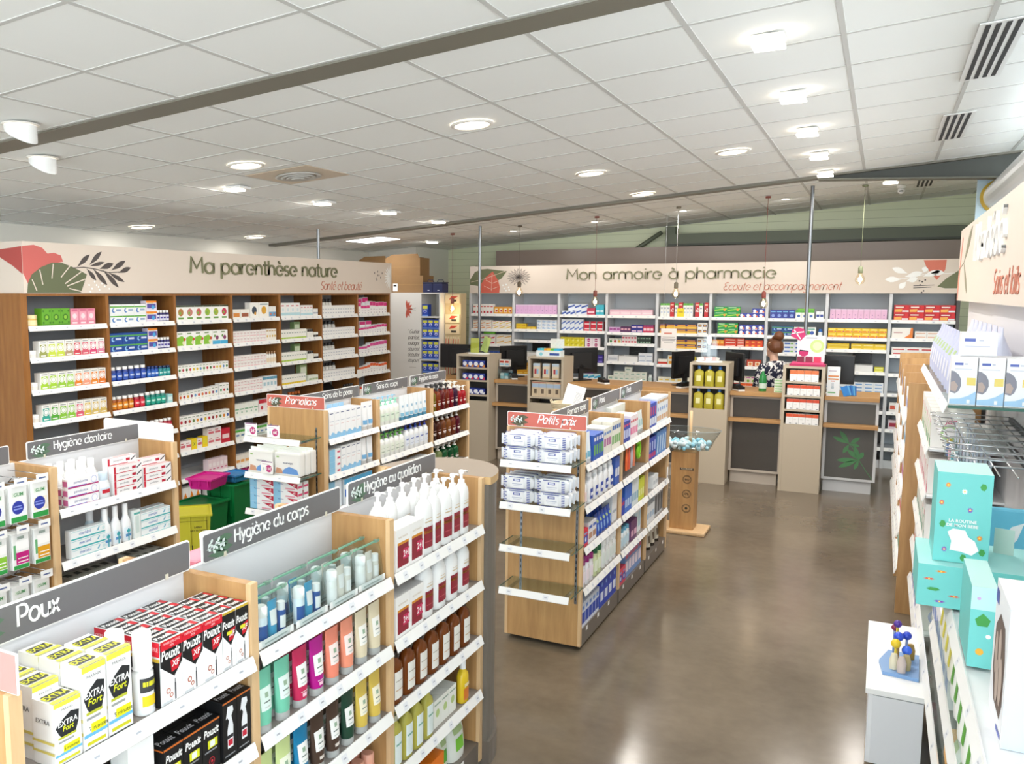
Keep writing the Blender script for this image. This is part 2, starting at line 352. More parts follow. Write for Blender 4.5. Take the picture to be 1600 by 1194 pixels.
# street front behind the camera: piers, lintel and glazing bars around open daylight
mb = MB()
for x0, x1 in ((XW0, -6.6), (-3.2, -2.9), (.6, .9), (2.2, XW1)): mb.box(x0, YW0 - .1, 0, x1, YW0, 2.84, WALLW)
mb.box(XW0, YW0 - .1, 2.75, XW1, YW0, 2.84, WALLW); struct('wall_front', mb)
mb = MB()
for x in (-4.9, -1.15): mb.box(x - .03, YW0 - .07, 0, x + .03, YW0 - .03, 2.7, M('#4a4a48', .4))
mb.box(XW0 + .95, YW0 - .07, 0, 2.2, YW0 - .03, .08, M('#4a4a48', .4)); struct('window_1', mb)

# steel frame
STG = M('#7a766a', .5)
def lean(mb, x0, x1, y0, y1, h0, h1, mat, gap=.0):
    V = [(x0, y0, cz(x0) - gap - h0), (x1, y0, cz(x1) - gap - h1), (x1, y1, cz(x1) - gap - h1), (x0, y1, cz(x0) - gap - h0), (x0, y0, cz(x0) - gap), (x1, y0, cz(x1) - gap), (x1, y1, cz(x1) - gap), (x0, y1, cz(x0) - gap)]
    mb.raw(V, [(3, 2, 1, 0), (4, 5, 6, 7), (0, 1, 5, 4), (1, 2, 6, 5), (2, 3, 7, 6), (3, 0, 4, 7)], mat)
mb = MB(); lean(mb, XW0, XW1, 3.49, 3.68, .012, .012, STG); struct('beam_1', mb)
mb = MB(); lean(mb, XW0, -.64, 9.86, 10.02, .03, .03, STG); lean(mb, -.64, XW1, 9.93, 9.95, .03, .42, M('#4a4c46', .5)); lean(mb, -.64, XW1, 9.86, 10.02, .02, .02, STG)
V = [(-.64, 9.86, cz(-.64) - .045), (XW1, 9.86, cz(XW1) - .435), (XW1, 10.02, cz(XW1) - .435), (-.64, 10.02, cz(-.64) - .045), (-.64, 9.86, cz(-.64) - .03), (XW1, 9.86, cz(XW1) - .42), (XW1, 10.02, cz(XW1) - .42), (-.64, 10.02, cz(-.64) - .03)]
mb.raw(V, [(3, 2, 1, 0), (4, 5, 6, 7), (0, 1, 5, 4), (1, 2, 6, 5), (2, 3, 7, 6), (3, 0, 4, 7)], M('#6f6e62', .5)); struct('beam_2', mb)
GIRD = M('#5d6452', .5)
mb = MB(); mb.box(-2.86, 13.45, 2.93, XW1, 13.7, 3.08, GIRD); mb.box(-2.86, 13.4, 2.9, XW1, 13.7, 2.93, M('#3c4036', .5)); struct('beam_3', mb)
mb = MB(); mb.box(-2.92, 13.5, 0, -2.78, 13.72, 3.19, GIRD); struct('column_1', mb)
mb = MB(); mb.tube([(-3.62, 13.6, 2.72), (-3.0, 13.6, 3.12)], .035, GIRD, 6); struct('trim_2', mb)
mb = MB(); mb.tube([(-6.1, 13.65, 2.62), (-5.5, 13.65, 2.4)], .05, M('#5f625c', .5), 6); struct('trim_3', mb)
mb = MB(); mb.box(-5.58, 13.3, 2.64, .84, 13.36, 2.885, M('#86756a', .35)); mb.build('fascia_panel', None, label='plain taupe board above and behind the beige header of the back shelving', cat='panel')
# ------------------------------------------------------------------ ceiling lamps
EMW = M('#fff3e2', .4, 0, 0, 9.0); RIM = M('#e6e1d8', .4)
def downlight(x, y, where, p=17):
    z = cz(x); t = thing('downlight', f'round recessed downlight in the ceiling, {where}', 'ceiling lamp', (x, y, z - .004), 0, 'round recessed downlights'); t.rotation_euler = (0, -math.atan(CB), 0)
    m = MB(); m.lathe([(.135, 0), (.135, -.006), (.122, -.012), (.112, -.012), (.108, -.004)], RIM, 28, cap=False); m.build('rim', t)
    m = MB(); m.lathe([(.108, -.004), (.1, -.0065)], EMW, 28); m.build('diffuser', t)
    area_light('lamp_light', (x, y, z - .03), .2, p)
DL = [(-2.33, 5.14, 'second nearest of the middle line'), (-4.12, 5.13, 'beside the air diffuser'), (-2.33, 7.69, 'next farther along the middle line'), (-2.32, 9.55, 'just before the thin roof beam, over the counters'),
      (-7.06, 7.01, 'over the leaf end of the wooden wall shelving'), (-7.06, 8.94, 'over the wooden wall shelving, nearer its text end'), (-1.135, 7.62, 'between the middle line and the square projectors')]
for x, y, wh in DL: downlight(x, y, wh, 4.5 if x < -7 else 16)
def projector(x, y, where, tilt=-.35, p=13):
    z = cz(x); t = thing('square_projector', f'small square white ceiling projector, {where}', 'ceiling lamp', (x, y, z - .006), 0, 'square ceiling projectors')
    m = MB(); m.box(-.07, -.07, -.012, .07, .07, 0, RIM, c=.003); m.build('mount_plate', t)
    m = MB(); m.box(-.055, -.045, -.035, .055, .045, -.013, WHITE, dict(d=None)); h = m.build('lamp_housing', t)
    m = MB(); m.box(-.07, -.06, -.05, .07, .06, -.0355, EMW, c=.004); m.build('lamp_head', h)
    area_light('lamp_light', (x, y, z - .12), .13, p)
for i, (x, y) in enumerate([(-.53, 4.5), (-.533, 5.8), (-.545, 7.08), (-.542, 8.33), (-.559, 9.59)]):
    projector(x, y, ['largest and nearest of the aisle line', 'second of the aisle line', 'third of the aisle line', 'fourth of the aisle line', 'last of the line, by the roof beam'][i])
projector(.007, 10.9, 'alone past the roof beam, by the hanging bulb', p=16)
def gimbal(x, y, where, p=12):
    z = cz(x); t = thing('tilted_spotlight', f'tilted white recessed spotlight, {where}', 'ceiling lamp', (x, y, z - .004), 0, 'tilted recessed spotlights')
    m = MB(); m.lathe([(.1, 0), (.1, -.006), (.09, -.008)], RIM, 24); m.build('rim', t)
    m = MB(); cyl = []
    for k in range(20): a = 2 * pi * k / 20; cyl.append((.085 * cos(a), .085 * sin(a)))
    V = [(a, b2, -.0085) for a, b2 in cyl] + [(a, b2, -.0095 - .085 * (b2 * .4 + a + .09) ) for a, b2 in cyl]
    V = V[:20] + [(a, b2, -.012 - max(0, (a + .085) / .17) * .10) for a, b2 in cyl]
    m.raw(V, [(k, (k + 1) % 20, 20 + (k + 1) % 20, 20 + k) for k in range(20)], WHITE, True); m.build('lamp_housing', t)
    m = MB(); m.poly([v for v in V[:19:-1]], M('#fff3e2', .4, 0, 0, 4.0)); m.build('lamp_face', t)
    area_light('lamp_light', (x - .05, y, z - .14), .12, p)
gimbal(-4.2, 3.3, 'largest, before the wide beam'); gimbal(-4.83, 3.95, 'just past the wide beam')
def slimspot(x, y, where, p=2.2):
    z = cz(x); t = thing('slim_spotlight', f'slim white tilted spotlight along the shelving, {where}', 'ceiling lamp', (x, y, z - .004), 0, 'slim spotlights along the wooden shelving')
    m = MB(); m.box(-.08, -.07, -.02, .08, .07, 0, WHITE, c=.003); m.build('lamp_housing', t)
    m = MB(); m.box(-.1, -.06, -.034, .03, .06, -.0205, EMW, c=.003); m.build('lamp_face', t)
    area_light('lamp_light', (x - .03, y, z - .06), .12, p, rot=(0, .5, 0))
for i, (x, y) in enumerate([(-4.755, 5.81), (-4.765, 7.12), (-4.71, 8.31), (-4.76, 9.62)]): slimspot(x, y, ['nearest', 'second', 'third', 'last'][i] + ' of four')
for i, (x, y) in enumerate([(-4.64, 11.67), (-3.48, 11.7), (-2.3, 11.6), (-1.1, 11.62)]):
    z = cz(x); t = thing('slim_spotlight', f'small spotlight past the thin roof beam, {ORD[i]} along the back header', 'ceiling lamp', (x, y, z - .004), 0, 'spotlights along the back header')
    m = MB(); m.lathe([(.055, 0), (.055, -.012), (.045, -.014)], RIM, 20); m.build('rim', t); m = MB(); m.lathe([(.042, -.0142), (.04, -.017)], EMW, 20); m.build('lamp_face', t)
    area_light('lamp_light', (x, y, z - .05), .1, 3.0, rot=(.75, 0, 0), spread=2.4)
slimspot(-6.0, 11.9, 'past the roof beam', 1.5)
z = cz(-6.417); t = thing('panel_light', 'bright square light panel in the ceiling beyond the wooden shelving', 'ceiling lamp', (-6.417, 10.8, z - .004)); t.rotation_euler = (0, -math.atan(CB), 0)
m = MB(); m.box(-.3, -.3, -.006, .3, .3, 0, RIM); m.build('frame', t); m = MB(); m.box(-.28, -.28, -.008, .28, .28, -.0062, M('#f6f8ff', .4, 0, 0, 7.0)); m.build('diffuser', t)
area_light('lamp_light', (-6.417, 10.8, z - .03), .5, 4, (1, .97, .92), 'SQUARE')
# unseen part of the shop behind the camera has the same downlights
for x, y in ((-2.33, 2.4), (-4.3, .8), (-.4, .6), (-2.33, -.6)): area_light('lamp_light', (x, y, cz(x) - .04), .2, 15)

# air diffuser and vents
x, y = -4.1, 5.75; t = thing('air_diffuser', 'round air diffuser on a square plate in the ceiling', 'vent', (x, y, cz(x) - .005)); t.rotation_euler = (0, -math.atan(CB), 0)
m = MB(); m.box(-.29, -.3, -.004, .29, .3, 0, M('#d9c9b4', .5)); m.build('plate', t)
for i, r in enumerate((.17, .125, .085, .045)):
    m = MB(); m.lathe([(r, -.006 - .006 * i), (r + .015, -.016 - .006 * i), (r - .005, -.022 - .006 * i), (r - .03, -.012 - .006 * i)], M('#b9b6b0', .4), 28, cap=(i == 3)); m.build('ring', t)
for (x, y, wd, wh) in ((.43, 5.62, 1.2, 'nearest the camera'), (.405, 7.95, 1.13, 'in the middle'), (.35, 11.6, .9, 'beyond the roof beam')):
    t = thing('slot_vent', f'white ceiling vent with four dark slots, {wh}', 'vent', (x, y, cz(x) - .004), 0, 'slot vents along the ceiling'); t.rotation_euler = (0, -math.atan(CB), 0)
    m = MB(); m.box(-.1, -wd / 2 - .03, -.005, .1, wd / 2 + .03, 0, WHITE); m.build('frame', t)
    for k in range(4): m = MB(); m.box(-.074 + k * .042, -wd / 2, -.0065, -.052 + k * .042, wd / 2, -.0052, M('#2b2b30', .6)); m.build('slot', t)
x, y = .353, 12.1; x = .12; y = 11.7
t = thing('security_camera', 'small white dome security camera under the ceiling past the beam', 'camera', (x, y, cz(x) - .003))
m = MB(); m.lathe([(.05, 0), (.05, -.03), (.03, -.035)], WHITE, 16); m.build('base', t); m = MB(); m.ball((0, 0, -.06), .04, WHITE); m.build('housing', t); m = MB(); m.lathe([(.02, 0), (.02, .012)], BLACK, 12, cx=0, cy=-.035, z0=-.075); m.build('lens', t)
x, y = .95, 6.9
m = MB(); m.box(-.12, -.06, -.012, .12, .06, 0, WHITE, c=.003); m.build('ceiling_access_plate', None, (x, y, cz(x) - .006), label='small flat white plate on the ceiling near the slot vents', cat='plate')

# poles
def pole(x, y, z0, label, r=.02):
    m = MB(); m.lathe([(r, z0), (r, cz(x) - .004)], STEEL, 16); o = m.build('steel_pole', None, (x, y, 0), label=label, cat='pole', group='steel poles to the ceiling')
    m = MB(); m.lathe([(r + .015, z0), (r + .015, z0 + .012)], STEEL, 16); m.build('foot_plate', o)
pole(-4.72, 10.7, 1.432, 'steel pole rising from the counter tower with the leaflet holder')
pole(-.742, 10.7, 1.432, 'steel pole rising behind the pink display on the counter tower')
pole(-6.12, 8.98, 2.61, 'short steel pole rising from the beige header of the wooden shelving')

# duct at the top right
t = thing('ventilation_duct', 'white round duct above the angled beige header', 'duct', (0, 0, 0))
m = MB(); m.tube([(.93, 10.06, 3.115), (.93, 2.0, 3.115)], .14, M('#dfe3e6', .35, .3), 24)
m.build('pipe', t); m = MB(); m.tube([(.93, 10.095, 3.115), (.93, 10.061, 3.115)], .165, M('#cfae4a', .8), 24); m.build('foam_collar', t)
m = MB(); m.box(.74, 10.1, 2.2, 1.6, 10.14, 3.46, M('#bcd3e0', .5)); m.build('panel_board', None, label='pale blue board that the white duct runs into', cat='board')

# ------------------------------------------------------------------ headers
def header(name, label, L, h, loc, rz, ret=0):
    t = thing(name, label, 'sign', loc, rz)
    m = MB(); m.box(0, 0, 0, L, .04, h, BEIGE)
    if ret: m.box(0, .041, 0, .04, ret, h, BEIGE)
    m.build('panel', t); return t
def leafp(a, b, w, n=6):
    dx, dy = b[0] - a[0], b[1] - a[1]; l = math.hypot(dx, dy); nx, ny = -dy / l, dx / l; P = []
    for s in (1, -1):
        for i in range(n + 1):
            t = i / n if s > 0 else 1 - i / n; k = w * sin(pi * t ** 1.3) * s; P.append((a[0] + dx * t + nx * k, a[1] + dy * t + ny * k))
    return P[:n + 1] + P[n + 2:-1]
def art(t, name, polys, col, d, strokes=(), sw=.008, label=None):
    m = MB()
    for p in polys: m.prism(p, -d, -d + .0008, M(col, .5))
    if strokes: m.stroke(strokes, sw, -d - .0003, -d + .0008, M(col, .5))
    o = m.build(name, t)
    if label: o['label'] = label
    return o
LET = M('#7d7d5e', .5); SCR = M('#c9806a', .5)
# wooden shelving header (viewer looks towards -x)
HL = header('header_sign', 'long beige header reading "Ma parenthèse nature" above the wooden shelving', 5.9, .41, (-5.985, 4.66, 2.2), pi / 2, .42)
for w_ in words('Ma parenthèse nature', .155, 1.9, .2, width=2.64): m = MB(); m.stroke(w_, .019, -.016, 0, LET); m.build('lettering', HL)
for w_ in words('Santé et beauté', .1, 4.16, .045, .25, .8, width=.95): m = MB(); m.stroke(w_, .0085, -.004, 0, SCR); m.build('script_lettering', HL)
art(HL, 'coral_blob', [[(0, .37), (.11, .385), (.19, .365), (.24, .32), (.3, .33), (.37, .31), (.39, .26), (.28, .24), (.17, .2), (.08, .15), (.04, .08), (0, .16)]], '#c8635d', .0012)
mon = [(.03, .003), (.04, .08), (.08, .15), (.17, .21), (.28, .25), (.38, .25), (.48, .22), (.56, .19), (.63, .16), (.6, .09), (.56, .005)]
art(HL, 'monstera_leaf', [mon], '#62694c', .002)
art(HL, 'leaf_veins', [], '#dccfc2', .0028, [[(.12, .02), (.08, .11)], [(.18, .07), (.155, .19)], [(.27, .12), (.29, .24)], [(.36, .13), (.46, .23)], [(.4, .08), (.57, .18)], [(.42, .06), (.61, .12)], [(.44, .04), (.57, .015)]], .009)
br = [leafp((.53, .22), (.67, .33), .022), leafp((.66, .24), (.8, .36), .022), leafp((.66, .23), (.83, .27), .016), leafp((.77, .21), (.93, .26), .025), leafp((.9, .2), (1.07, .29), .024), leafp((.98, .18), (1.13, .23), .022), leafp((.63, .21), (.73, .11), .02), leafp((.7, .21), (.85, .07), .024), leafp((.81, .2), (.98, .05), .024), leafp((.87, .18), (1.05, .1), .02)]
art(HL, 'dark_branch', br, '#4d4644', .002, [[(.48, .21), (.6, .22), (.71, .21), (.87, .18), (1.02, .19)]], .008)
art(HL, 'white_dots', [[(x + .009 * cos(k * pi / 4), z + .009 * sin(k * pi / 4)) for k in range(8)] for x, z in ((.65, .07), (.68, .04), (.73, .07), (.76, .03), (.82, .06), (.87, .04), (.71, .1), (.79, .085), (.66, .015), (.75, .055))], 'w', .002)
art(HL, 'dark_dots', [[(x + .009 * cos(k * pi / 4), z + .014 * sin(k * pi / 4)) for k in range(8)] for x, z in ((5.44, .27), (5.52, .29), (5.48, .2), (5.56, .24), (5.6, .21), (5.53, .24), (5.5, .18), (5.64, .27))], '#4d4644', .002)
art(HL, 'white_flower', [leafp((5.86, .22), (5.86 - .17 * cos(a), .22 + .17 * sin(a)), .011) for a in [(-80 + 17 * k) * pi / 180 for k in range(11)]], 'w', .002)
m = MB(); m.prism([(.005, .37), (.005, .15), (.12, .22), (.25, .28), (.36, .33), (.28, .35), (.12, .36)], -.0012, 0, M('#b04a45', .5), 'yz'); m.build('coral_blob', HL)
# back shelving header
HB = header('header_sign', 'long beige header reading "Mon armoire à pharmacie" above the pale back shelving', 6.42, .41, (-5.61, 12.345, 2.2), 0)
for w_ in words('Mon armoire à pharmacie', .15, 1.55, .2, width=2.84): m = MB(); m.stroke(w_, .017, -.016, 0, LET); m.build('lettering', HB)
for w_ in words('Ecoute et accompagnement', .1, 3.72, .045, .25, .8, width=1.42): m = MB(); m.stroke(w_, .0085, -.004, 0, SCR); m.build('script_lettering', HB)
art(HB, 'green_leaf', [[(0, .2), (.08, .32), (.18, .36), (.29, .37), (.44, .35), (.61, .33), (.52, .22), (.35, .13), (.15, .11), (0, .13)]], '#6c7150', .0012)
art(HB, 'coral_leaf', [[(.16, .005), (.18, .13), (.26, .24), (.38, .33), (.47, .19), (.5, .09), (.49, .005)]], '#cf6350', .002)
art(HB, 'leaf_veins', [], '#e6cdbb', .0028, [[(.02, .17), (.25, .22), (.58, .33)], [(.36, .03), (.37, .29)], [(.36, .06), (.24, .11)], [(.36, .06), (.47, .1)], [(.37, .15), (.27, .2)], [(.37, .15), (.46, .18)]], .006)
art(HB, 'dark_flower', [], '#4d4644', .002, [leafp((.8, .24), (.8 + .19 * cos(a), .24 + .13 * sin(a)), .009) for a in [k * pi / 9.5 for k in range(19)]], .005)
art(HB, 'white_dots', [[(x + .014 * cos(k * pi / 4), z + .014 * sin(k * pi / 4)) for k in range(8)] for x, z in ((.55, .12), (.6, .13), (.57, .07), (.64, .09), (.6, .04), (.65, .05))], 'w', .002)
art(HB, 'white_branch', [leafp(a, c, .035) for a, c in (((5.8, .17), (5.62, .17)), ((5.86, .24), (5.69, .31)), ((5.83, .2), (6.02, .25)), ((6.02, .2), (6.2, .27)), ((5.85, .15), (5.97, .18)), ((5.85, .14), (5.78, .06)), ((6.1, .24), (6.24, .25)), ((6.03, .25), (6.05, .32)))], 'w', .0026, [[(5.62, .17), (5.85, .18), (6.05, .23), (6.35, .24)]], .006)
art(HB, 'coral_flower', [[(6.02, .4), (6.26, .4), (6.25, .28), (6.17, .16), (6.06, .3)]], '#d0705a', .0012)
art(HB, 'green_leaf', [[(6.18, .08), (6.27, .18), (6.4, .28), (6.41, .06), (6.26, .06)]], '#6c7150', .0012)
art(HB, 'dark_dots', [[(x + .01 * cos(k * pi / 4), z + .01 * sin(k * pi / 4)) for k in range(8)] for x, z in ((6.02, .14), (6.05, .16), (6.0, .1), (6.04, .03), (6.02, .01), (5.99, .15))], '#4d4644', .003, [[(5.93, .09), (6.15, .1)], [(5.93, .065), (6.12, .075)]], .008)
# angled header on the right-hand wall (viewer looks towards +x)
HR = header('header_sign', 'beige header reading "Mon bébé" in white letters on the right-hand wall', 7.2, .58, (.55, 8.72, 2.14), -pi / 2)
for w_ in words('Mon bébé', .24, 1.56, .28, width=1.7): m = MB(); m.stroke(w_, .02, -.02, 0, WHITE); m.build('lettering', HR)
for w_ in words('Soins et laits', .13, 2.75, .06, .25, .8, width=1.1): m = MB(); m.stroke(w_, .012, -.004, 0, SCR); m.build('script_lettering', HR)
art(HR, 'coral_stem', [[(.0, .0), (.1, 0), (.16, .25), (.3, .5), (.22, .52), (.1, .3), (0, .2)]], '#d98d78', .0012)
art(HR, 'green_leaves', [leafp((.5, .3), (1.1, .55), .05), leafp((.5, .3), (.95, .06), .035)], '#8d8b72', .002, [[(.0, .25), (.5, .3)]], .008)
# ================================================================== shelving
TICK = M('#e3e5e9', .5); TICKI = M('#a9adb6', .5)
def rail(L, parent, z, x0=0, y=0, tick=.13, seed=0, h=.036):
    m = MB(); m.prism([(y - .020, z - h + .004), (y - .016, z - h), (y, z + .006), (y - .005, z + .008)], x0, x0 + L, WHITE, 'yz')
    rnd = random.Random(seed * 7 + int(L * 1000))
    k = x0 + .05
    while k < x0 + L - .07:
        w = .034
        def q(a, b, e, mt):
            P = []
            for xx, t in ((a[0], a[1]), (b[0], a[1]), (b[0], b[1]), (a[0], b[1])): P.append((xx, y - .0202 - e + .0152 * t, z - h + .005 + (h + .002) * t))
            m.poly(P, mt)
        q((k, .14), (k + w, .8), .0004, TICK); q((k + .009, .42), (k + w - .009, .54), .0007, TICKI)
        k += tick * (0.8 + .5 * rnd.random())
    return m.build('price_rail', parent)
def shelf_at(t, x0, x1, z, dep, mat=SHELFW, th=.018, rl=True, y0=.0, nm='shelf', tick=.13):
    m = MB(); m.box(x0, y0, z - th, x1, dep, z, mat); s = m.build(nm, t)
    if rl: rail(x1 - x0, s, z, x0, y0, tick, int(z * 100 + x0 * 10))
    return s
# ---- wooden wall shelving: seven bays, viewer looks towards -x
WX, WY, WB, WD, WH = -6.0, 4.68, .836, .4, 2.2
WZ = [1.93, 1.672, 1.41, 1.146, .884, .638, .362]
t = thing('wall_shelving', 'tall wooden wall shelving of seven bays under the beige header', 'shelving', (WX, WY, 0), pi / 2)
for k in range(8):
    m = MB(); x = k * WB - (.02 if k else .045); m.box(x, 0, 0, k * WB + .015, WD, WH - .022, WOODU); m.build('end_panel' if k in (0, 7) else 'divider', t)
m = MB(); m.box(-.045, 0, WH - .0215, 7 * WB + .015, WD, WH, WOODU); m.build('top_board', t)
m = MB(); m.box(-.045, WD + .001, 0, 7 * WB + .015, WD + .02, WH, BACKG); m.build('back_panel', t)
m = MB(); m.box(.016, .03, 0, 7 * WB - .021, .05, .1, PLINTH); m.build('plinth', t)
for k in range(7):
    for z in WZ + [.12]: shelf_at(t, k * WB + .0155, (k + 1) * WB - .0205, z, WD - .005)
def WS(b, s): return Fr(WX, WY + (b - 1) * WB + .0155, (WZ + [.12])[s - 1], pi / 2, f"{ORD[s - 1] if s > 1 else 'top'} shelf of {ORD[b - 1]} wooden bay")
WL = WB - .036
# ---- pale back shelving: nine bays, viewer looks towards +y
BX, BY, BB, BD = -5.61, 12.37, .7125, .38
BZ = [[1.885, 1.652, 1.423, 1.2, .96, .74, .5, .26]] + [[1.885, 1.66, 1.5, 1.232, .982, .74, .5, .26], [1.885, 1.652, 1.42, 1.19, .965, .74, .5, .26], [1.885, 1.644, 1.487, 1.225, .955, .72, .5, .26], [1.872, 1.645, 1.434, 1.21, .97, .74, .5, .26], [1.875, 1.65, 1.485, 1.225, .96, .74, .5, .26], [1.868, 1.643, 1.42, 1.2, .96, .74, .5, .26], [1.866, 1.637, 1.488, 1.21, .946, .72, .5, .26], [1.865, 1.644, 1.435, 1.2, .95, .72, .5, .26]]
PALE = M('#d5d7da', .4); PALEB = M('#bcc3ca', .5)
t = thing('wall_shelving', 'pale grey back wall shelving of nine bays under the beige header', 'shelving', (BX, BY, 0), 0)
for k in range(10): m = MB(); m.box(k * BB - .018, 0, 0, k * BB + .018, BD, 2.2, PALE if k < 9 else M('#55504e', .5)); m.build('end_panel' if k in (0, 9) else 'divider', t)
m = MB(); m.box(.0, BD + .001, 0, 9 * BB, BD + .02, 2.2, PALEB); m.build('back_panel', t)
for k in range(9):
    m = MB(); m.box(k * BB + .0185, .03, 0, (k + 1) * BB - .0185, .05, .1, PALE); m.build('plinth', t)
    for z in BZ[k]: shelf_at(t, k * BB + .0185, (k + 1) * BB - .0185, z, BD - .004, PALE, .022, True, tick=.16)
def BS(b, s): return Fr(BX + (b - 1) * BB + .0185, BY, BZ[b - 1][s - 1], 0, f"{ORD[s - 1] if s > 1 else 'top'} shelf of {ORD[b - 1]} pale bay")
BL = BB - .037

# ---- gondolas: back board in the middle, bays on both faces; the seen face looks towards +x
GH = 1.375
GZ = [1.158, .898, .64, .38, .125]
def gondola(name, label, xf, ys, half=.26, noshelf=(), board=1.376):
    """xf: x of the seen front edge; ys: y of the dividers"""
    t = thing(name, label, 'gondola', (xf, ys[0], 0), pi / 2)
    n = len(ys)
    for k, y in enumerate(ys):
        u = y - ys[0]; w = .016
        m = MB(); zb = .03 if k in (0, n - 1) else .126; m.box(u - w, .018, zb, u + w, 2 * half - .018, GH, WOODV); d = m.build('divider' if 0 < k < n - 1 else 'end_panel', t)
        m = MB(); m.box(u - w, 0, zb, u + w, .0175, GH, WOODL); m.box(u - w, 2 * half - .0175, zb, u + w, 2 * half, GH, WOODL); m.build('front_edge', d)
    for k in range(n - 1):
        a, b = ys[k] - ys[0] + .0165, ys[k + 1] - ys[0] - .0165
        m = MB(); m.box(a, half - .008, .125, b, half + .008, board, M('#dcdde0', .5)); m.build('back_board', t)
        for z in (GZ[:-1] if k not in noshelf else []):
            shelf_at(t, a, b, z, half - .009, M('#8c8580', .25), .012)
            m = MB(); m.box(a, half + .009, z - .012, b, 2 * half - .002, z, SHELFW); m.build('shelf', t)
        m = MB(); m.box(a, .004, .02, b, 2 * half - .004, .125, PLINTH)
        for q in range(3): m.poly([(a + .1 + q * .25, .0035, .09), (a + .14 + q * .25, .0035, .09), (a + .14 + q * .25, .0035, .118), (a + .1 + q * .25, .0035, .118)], WHITE)
        m.build('base_shelf', t)
    m = MB(); m.box(.05, .05, 0, ys[-1] - ys[0] - .05, 2 * half - .05, .02, BLACK); m.build('foot_plinth', t)
    return t
def GS(y, s, place, xf): return Fr(xf, y + .0165, GZ[s - 1], pi / 2, f"{ORD[s - 1] if s > 1 else 'top'} shelf {place}")
def gsign(label, text, x, y, L, rz=pi / 2, col=SIGNG, h=.092, z=1.3765, tw=None, tx=.2, script=False, sz=.042, sprig=True):
    """clip-on sign along the top of a gondola"""
    t = thing('topper_sign', label, 'sign', (x, y, z), rz)
    m = MB(); c = .006
    out = [(0, c), (c, 0), (L - c, 0), (L, c), (L, h - c), (L - c, h), (c, h), (0, h - c)]
    m.prism(out, 0, .006, WHITE); ii = [(.004 + p[0] * (L - .008) / L, .004 + p[1] * (h - .008) / h) for p in out]
    m.prism(ii, -.0012, -.0002, col); m.build('panel', t)
    if sprig:
        m = MB(); g = M('#56745c', .6) if col is SIGNG else M('#5c5a44', .6)
        for q in range(4): m.prism(leafp((.02 + .012 * q, .02 + .014 * q), (.12 + .02 * (q % 2), .012 + .016 * q), .012), -.0022, -.0013, g)
        m.build('green_brush_mark', t)
        m = MB()
        for q in range(7): a = .022 + q * .011; zz = .045 + .012 * sin(q * 2.1); m.prism(leafp((a, zz), (a + .012, zz + .014), .005, 4), -.0032, -.0023, M('pale')); m.prism(leafp((a, zz), (a + .013, zz - .012), .005, 4), -.0032, -.0023, M('pale'))
        m.stroke([[(.018, .04), (.06, .05), (.1, .045)]], .002, -.0032, -.0023, M('pale')); m.build('white_sprig', t)
    if text:
        
        for w_ in words(text, sz, tx, (h - sz * .8) / 2 + .004, .28 if script else 0, .8 if script else 1, width=tw): m = MB(); m.stroke(w_, sz * (.12 if script else .13), -.0035, -.0012, M('wh', .4)); m.build('lettering', t)
    for a in (.1, L - .1): m = MB(); m.box(a - .005, -.0045, .0, a + .005, -.0013, .016, M('#d9d2c0', .3)); m.build('clip', t)
    return t
XA, XB, XC, XD = -1.54, -3.43, -1.53, -3.42
YA = [1.13, 1.915, 2.715, 3.55]
gondola('shelf_gondola', 'wooden shelf gondola with rounded taupe end, nearest the camera', XA, YA)
gondola('shelf_gondola', 'wooden shelf gondola of dental goods under "Hygiène dentaire" sign', XB, [1.9, 2.79, 3.6], .27, (0,))
gondola('shelf_gondola', 'wooden shelf gondola with the "Petits prix" sign on its end', XC, [5.06, 5.94, 6.72, 7.46], .25)
gondola('shelf_gondola', 'wooden shelf gondola with the "Promotions" sign on its end', XD, [5.1, 5.83, 6.76, 7.52], .255)
# rounded end of the near gondola
pts = [(.28 * cos(a), .36 * sin(a)) for a in [pi * k / 24 for k in range(25)]]
t = thing('rounded_end_unit', 'rounded taupe end unit closing the near gondola', 'end unit', (-1.8, 3.568, 0))
m = MB(); m.prism(pts, .12, 1.34, M('#6f6a63', .4), 'xy'); m.build('body', t)
m = MB(); m.prism([(x * 1.03, y * 1.03) for x, y in pts], 1.341, 1.375, M('#a39587', .4), 'xy', side=M('#c9a878', .5)); m.build('top_board', t)
m = MB(); m.prism([(x * 1.05, y * 1.05) for x, y in pts], 0, .119, PLINTH, 'xy'); m.build('plinth', t)

# glass end shelves of a gondola end (viewer looks towards +y)
def end_shelves(xc, y, zs, place, w=.46, d=.25, xo=0):
    for i, z in enumerate(zs):
        t = thing('glass_shelf', f'glass shelf with white front rail, {ORD[i]} from the top {place}', 'shelf', (xc - w / 2, y - .0165 - d, z), 0)
        m = MB(); m.box(0, .0, -.007, w, d - .012, 0, GLASS); g = m.build('glass_plate', t)
        m = MB(); m.box(0, 0.0, -.0068, .0006, d - .012, -.0002, GEDGE); m.box(w + .0001, 0.0, -.0068, w + .0007, d - .012, -.0002, GEDGE); m.build('glass_edge', g)
        rail(w - .02, t, .0, .01, -.001, .2, i)
        m = MB()
        for a in (.05, w - .05): m.box(a - .004, .06, -.03, a + .004, d - .002, -.0075, CHROME)
        m.build('bracket', t)
    m = MB()
    for a in (xc - w / 2 + .05, xc + w / 2 - .05):
        m.box(a - .008, y - .0175, .3, a + .008, y - .0163, 1.25, STEEL)
        for k in range(24): m.poly([(a - .003, y - .0178, .32 + k * .039), (a + .003, y - .0178, .32 + k * .039), (a + .003, y - .0178, .34 + k * .039), (a - .003, y - .0178, .34 + k * .039)], BLACK)
    m.build('shelf_track', None, label=f'two slotted metal tracks that hold the glass shelves {place}', cat='shelf track')
